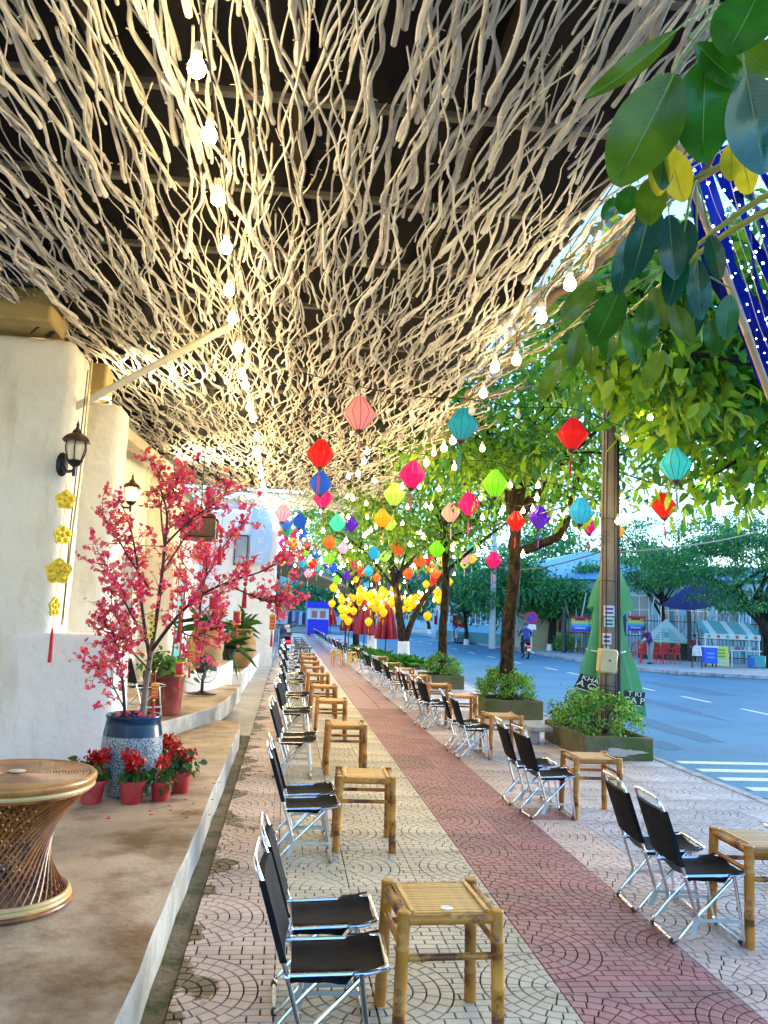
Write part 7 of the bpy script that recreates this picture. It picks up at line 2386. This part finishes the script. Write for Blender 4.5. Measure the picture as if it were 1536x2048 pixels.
for k in range(6):
    lv = [[(x + -.75 + .3 * k, y_, z_) for x, y_, z_ in folds(z, 30, 4, r_, .2, k)] for z, r_ in ((1.68, .05), (1.5, .14), (.9, .15), (.55, .16))]
    cloth(lv, 'garment', mat('garment_%d' % (k % 4), [(.01, .015, .08), (.30, .32, .40), (.06, .10, .22), (.4, .42, .45)][k % 4], .7), cl)
aw = thing('dark_awning', 'dark green sloping shop awning beyond the end wall', 'awning', at(560, 1150, 33))
p0_ = aw.location.copy()
q = [at(556, 1118, 33) - p0_, at(700, 1178, 33) - p0_, at(700, 1190, 33) - p0_, at(556, 1150, 33) - p0_]
vs = [v for v in q] + [v + Vector((-.2, 5, .6)) for v in q]
MB().add(vs, [(0, 1, 2, 3), (7, 6, 5, 4), (0, 4, 5, 1), (1, 5, 6, 2), (2, 6, 7, 3), (3, 7, 4, 0)]).build('sheet', mat('awning_dark', (.012, .025, .022), .6), aw)
MB().tube([q[2] + Vector((-.1, .2, 0)), q[2] + Vector((-.1, .2, -(q[2].z + p0_.z)))], .035, 8).build('post', M_dark_iron, aw)
shp = thing('neighbour_shop', 'white neighbouring shop with dark panel for its shaded interior beyond the cafe end wall', 'building', (-4.2, 36, 0))
MB().box((1.0, 6, 2.6), (4.6, 14, 5.2)).build('wall', M_white, shp)
MB().box((3.32, 6, 1.4), (.06, 10, 2.6)).build('dark_front_panel', M_rubber, shp)  # black panel painted in place of the shaded shop interior
MB().box((3.5, 6, 3.1), (.5, 12, .3), bev=.02).build('fascia', M_dkgreen, shp)
ends = thing('end_building', 'pale blue building closing the street behind the kiosk', 'building', (3, 118, 0))
MB().box((0, 4, 3.5), (44, 8, 7)).build('wall', M_cyanw, ends)
MB().prism([(-.6, 7), (8.6, 7), (4, 9)], -22.5, 22.5, Matrix(((0, 0, 1), (1, 0, 0), (0, 1, 0)))).build('roof', MATS['blue_sheet_roof'], ends)
for k in range(14):
    for z in (2.0, 5.0):
        MB().box((-20 + k * 3.05, -.03, z), (1.5, .08, 1.5)).build('window', MATS['window_navy'], ends)

# overhead wires
def wire(a, b, sag, label):
    t = thing('overhead_wire', label, 'wire', a)
    P = [Vector(a).lerp(Vector(b), i / 14) - Vector(a) + Vector((0, 0, -sag * 4 * (i / 14) * (1 - i / 14))) for i in range(15)]
    MB().tube(P, .012, 5).build('wire', M_cable, t)
ptop = Vector((pb.x, pb.y, 0))
wire(at(1225, 1105, pb.y - .1), at(1640, 1010, 20), .25, 'overhead wire from the utility pole across the crossing')
wire(at(1225, 1095, pb.y + .1), at(985, 1128, 30), .25, 'overhead wire from the utility pole up the road')
wire(at(1222, 860, pb.y - .1), at(1600, 820, 12), .2, 'upper overhead wire from the utility pole to the street side')
wire(at(1222, 985, pb.y), at(700, 1050, 30), .5, 'overhead wire from the utility pole along the trees')
wire(at(1225, 940, pb.y - .1), at(1620, 960, 14), .3, 'middle overhead wire from the utility pole to the street side')
up = thing('far_utility_pole', 'pale concrete pole across the road by the blue windowed building', 'pole', gnd(984, 1297, 0))
MB().tube([(0, 0, 0), (0, 0, 9)], [.2, .13], 12).build('shaft', mat('pale_pole', (.45, .5, .5), .7, .15, 3), up)
MB().box((0, 0, 8), (1.6, .1, .1)).build('cross_arm', M_dark_iron, up)
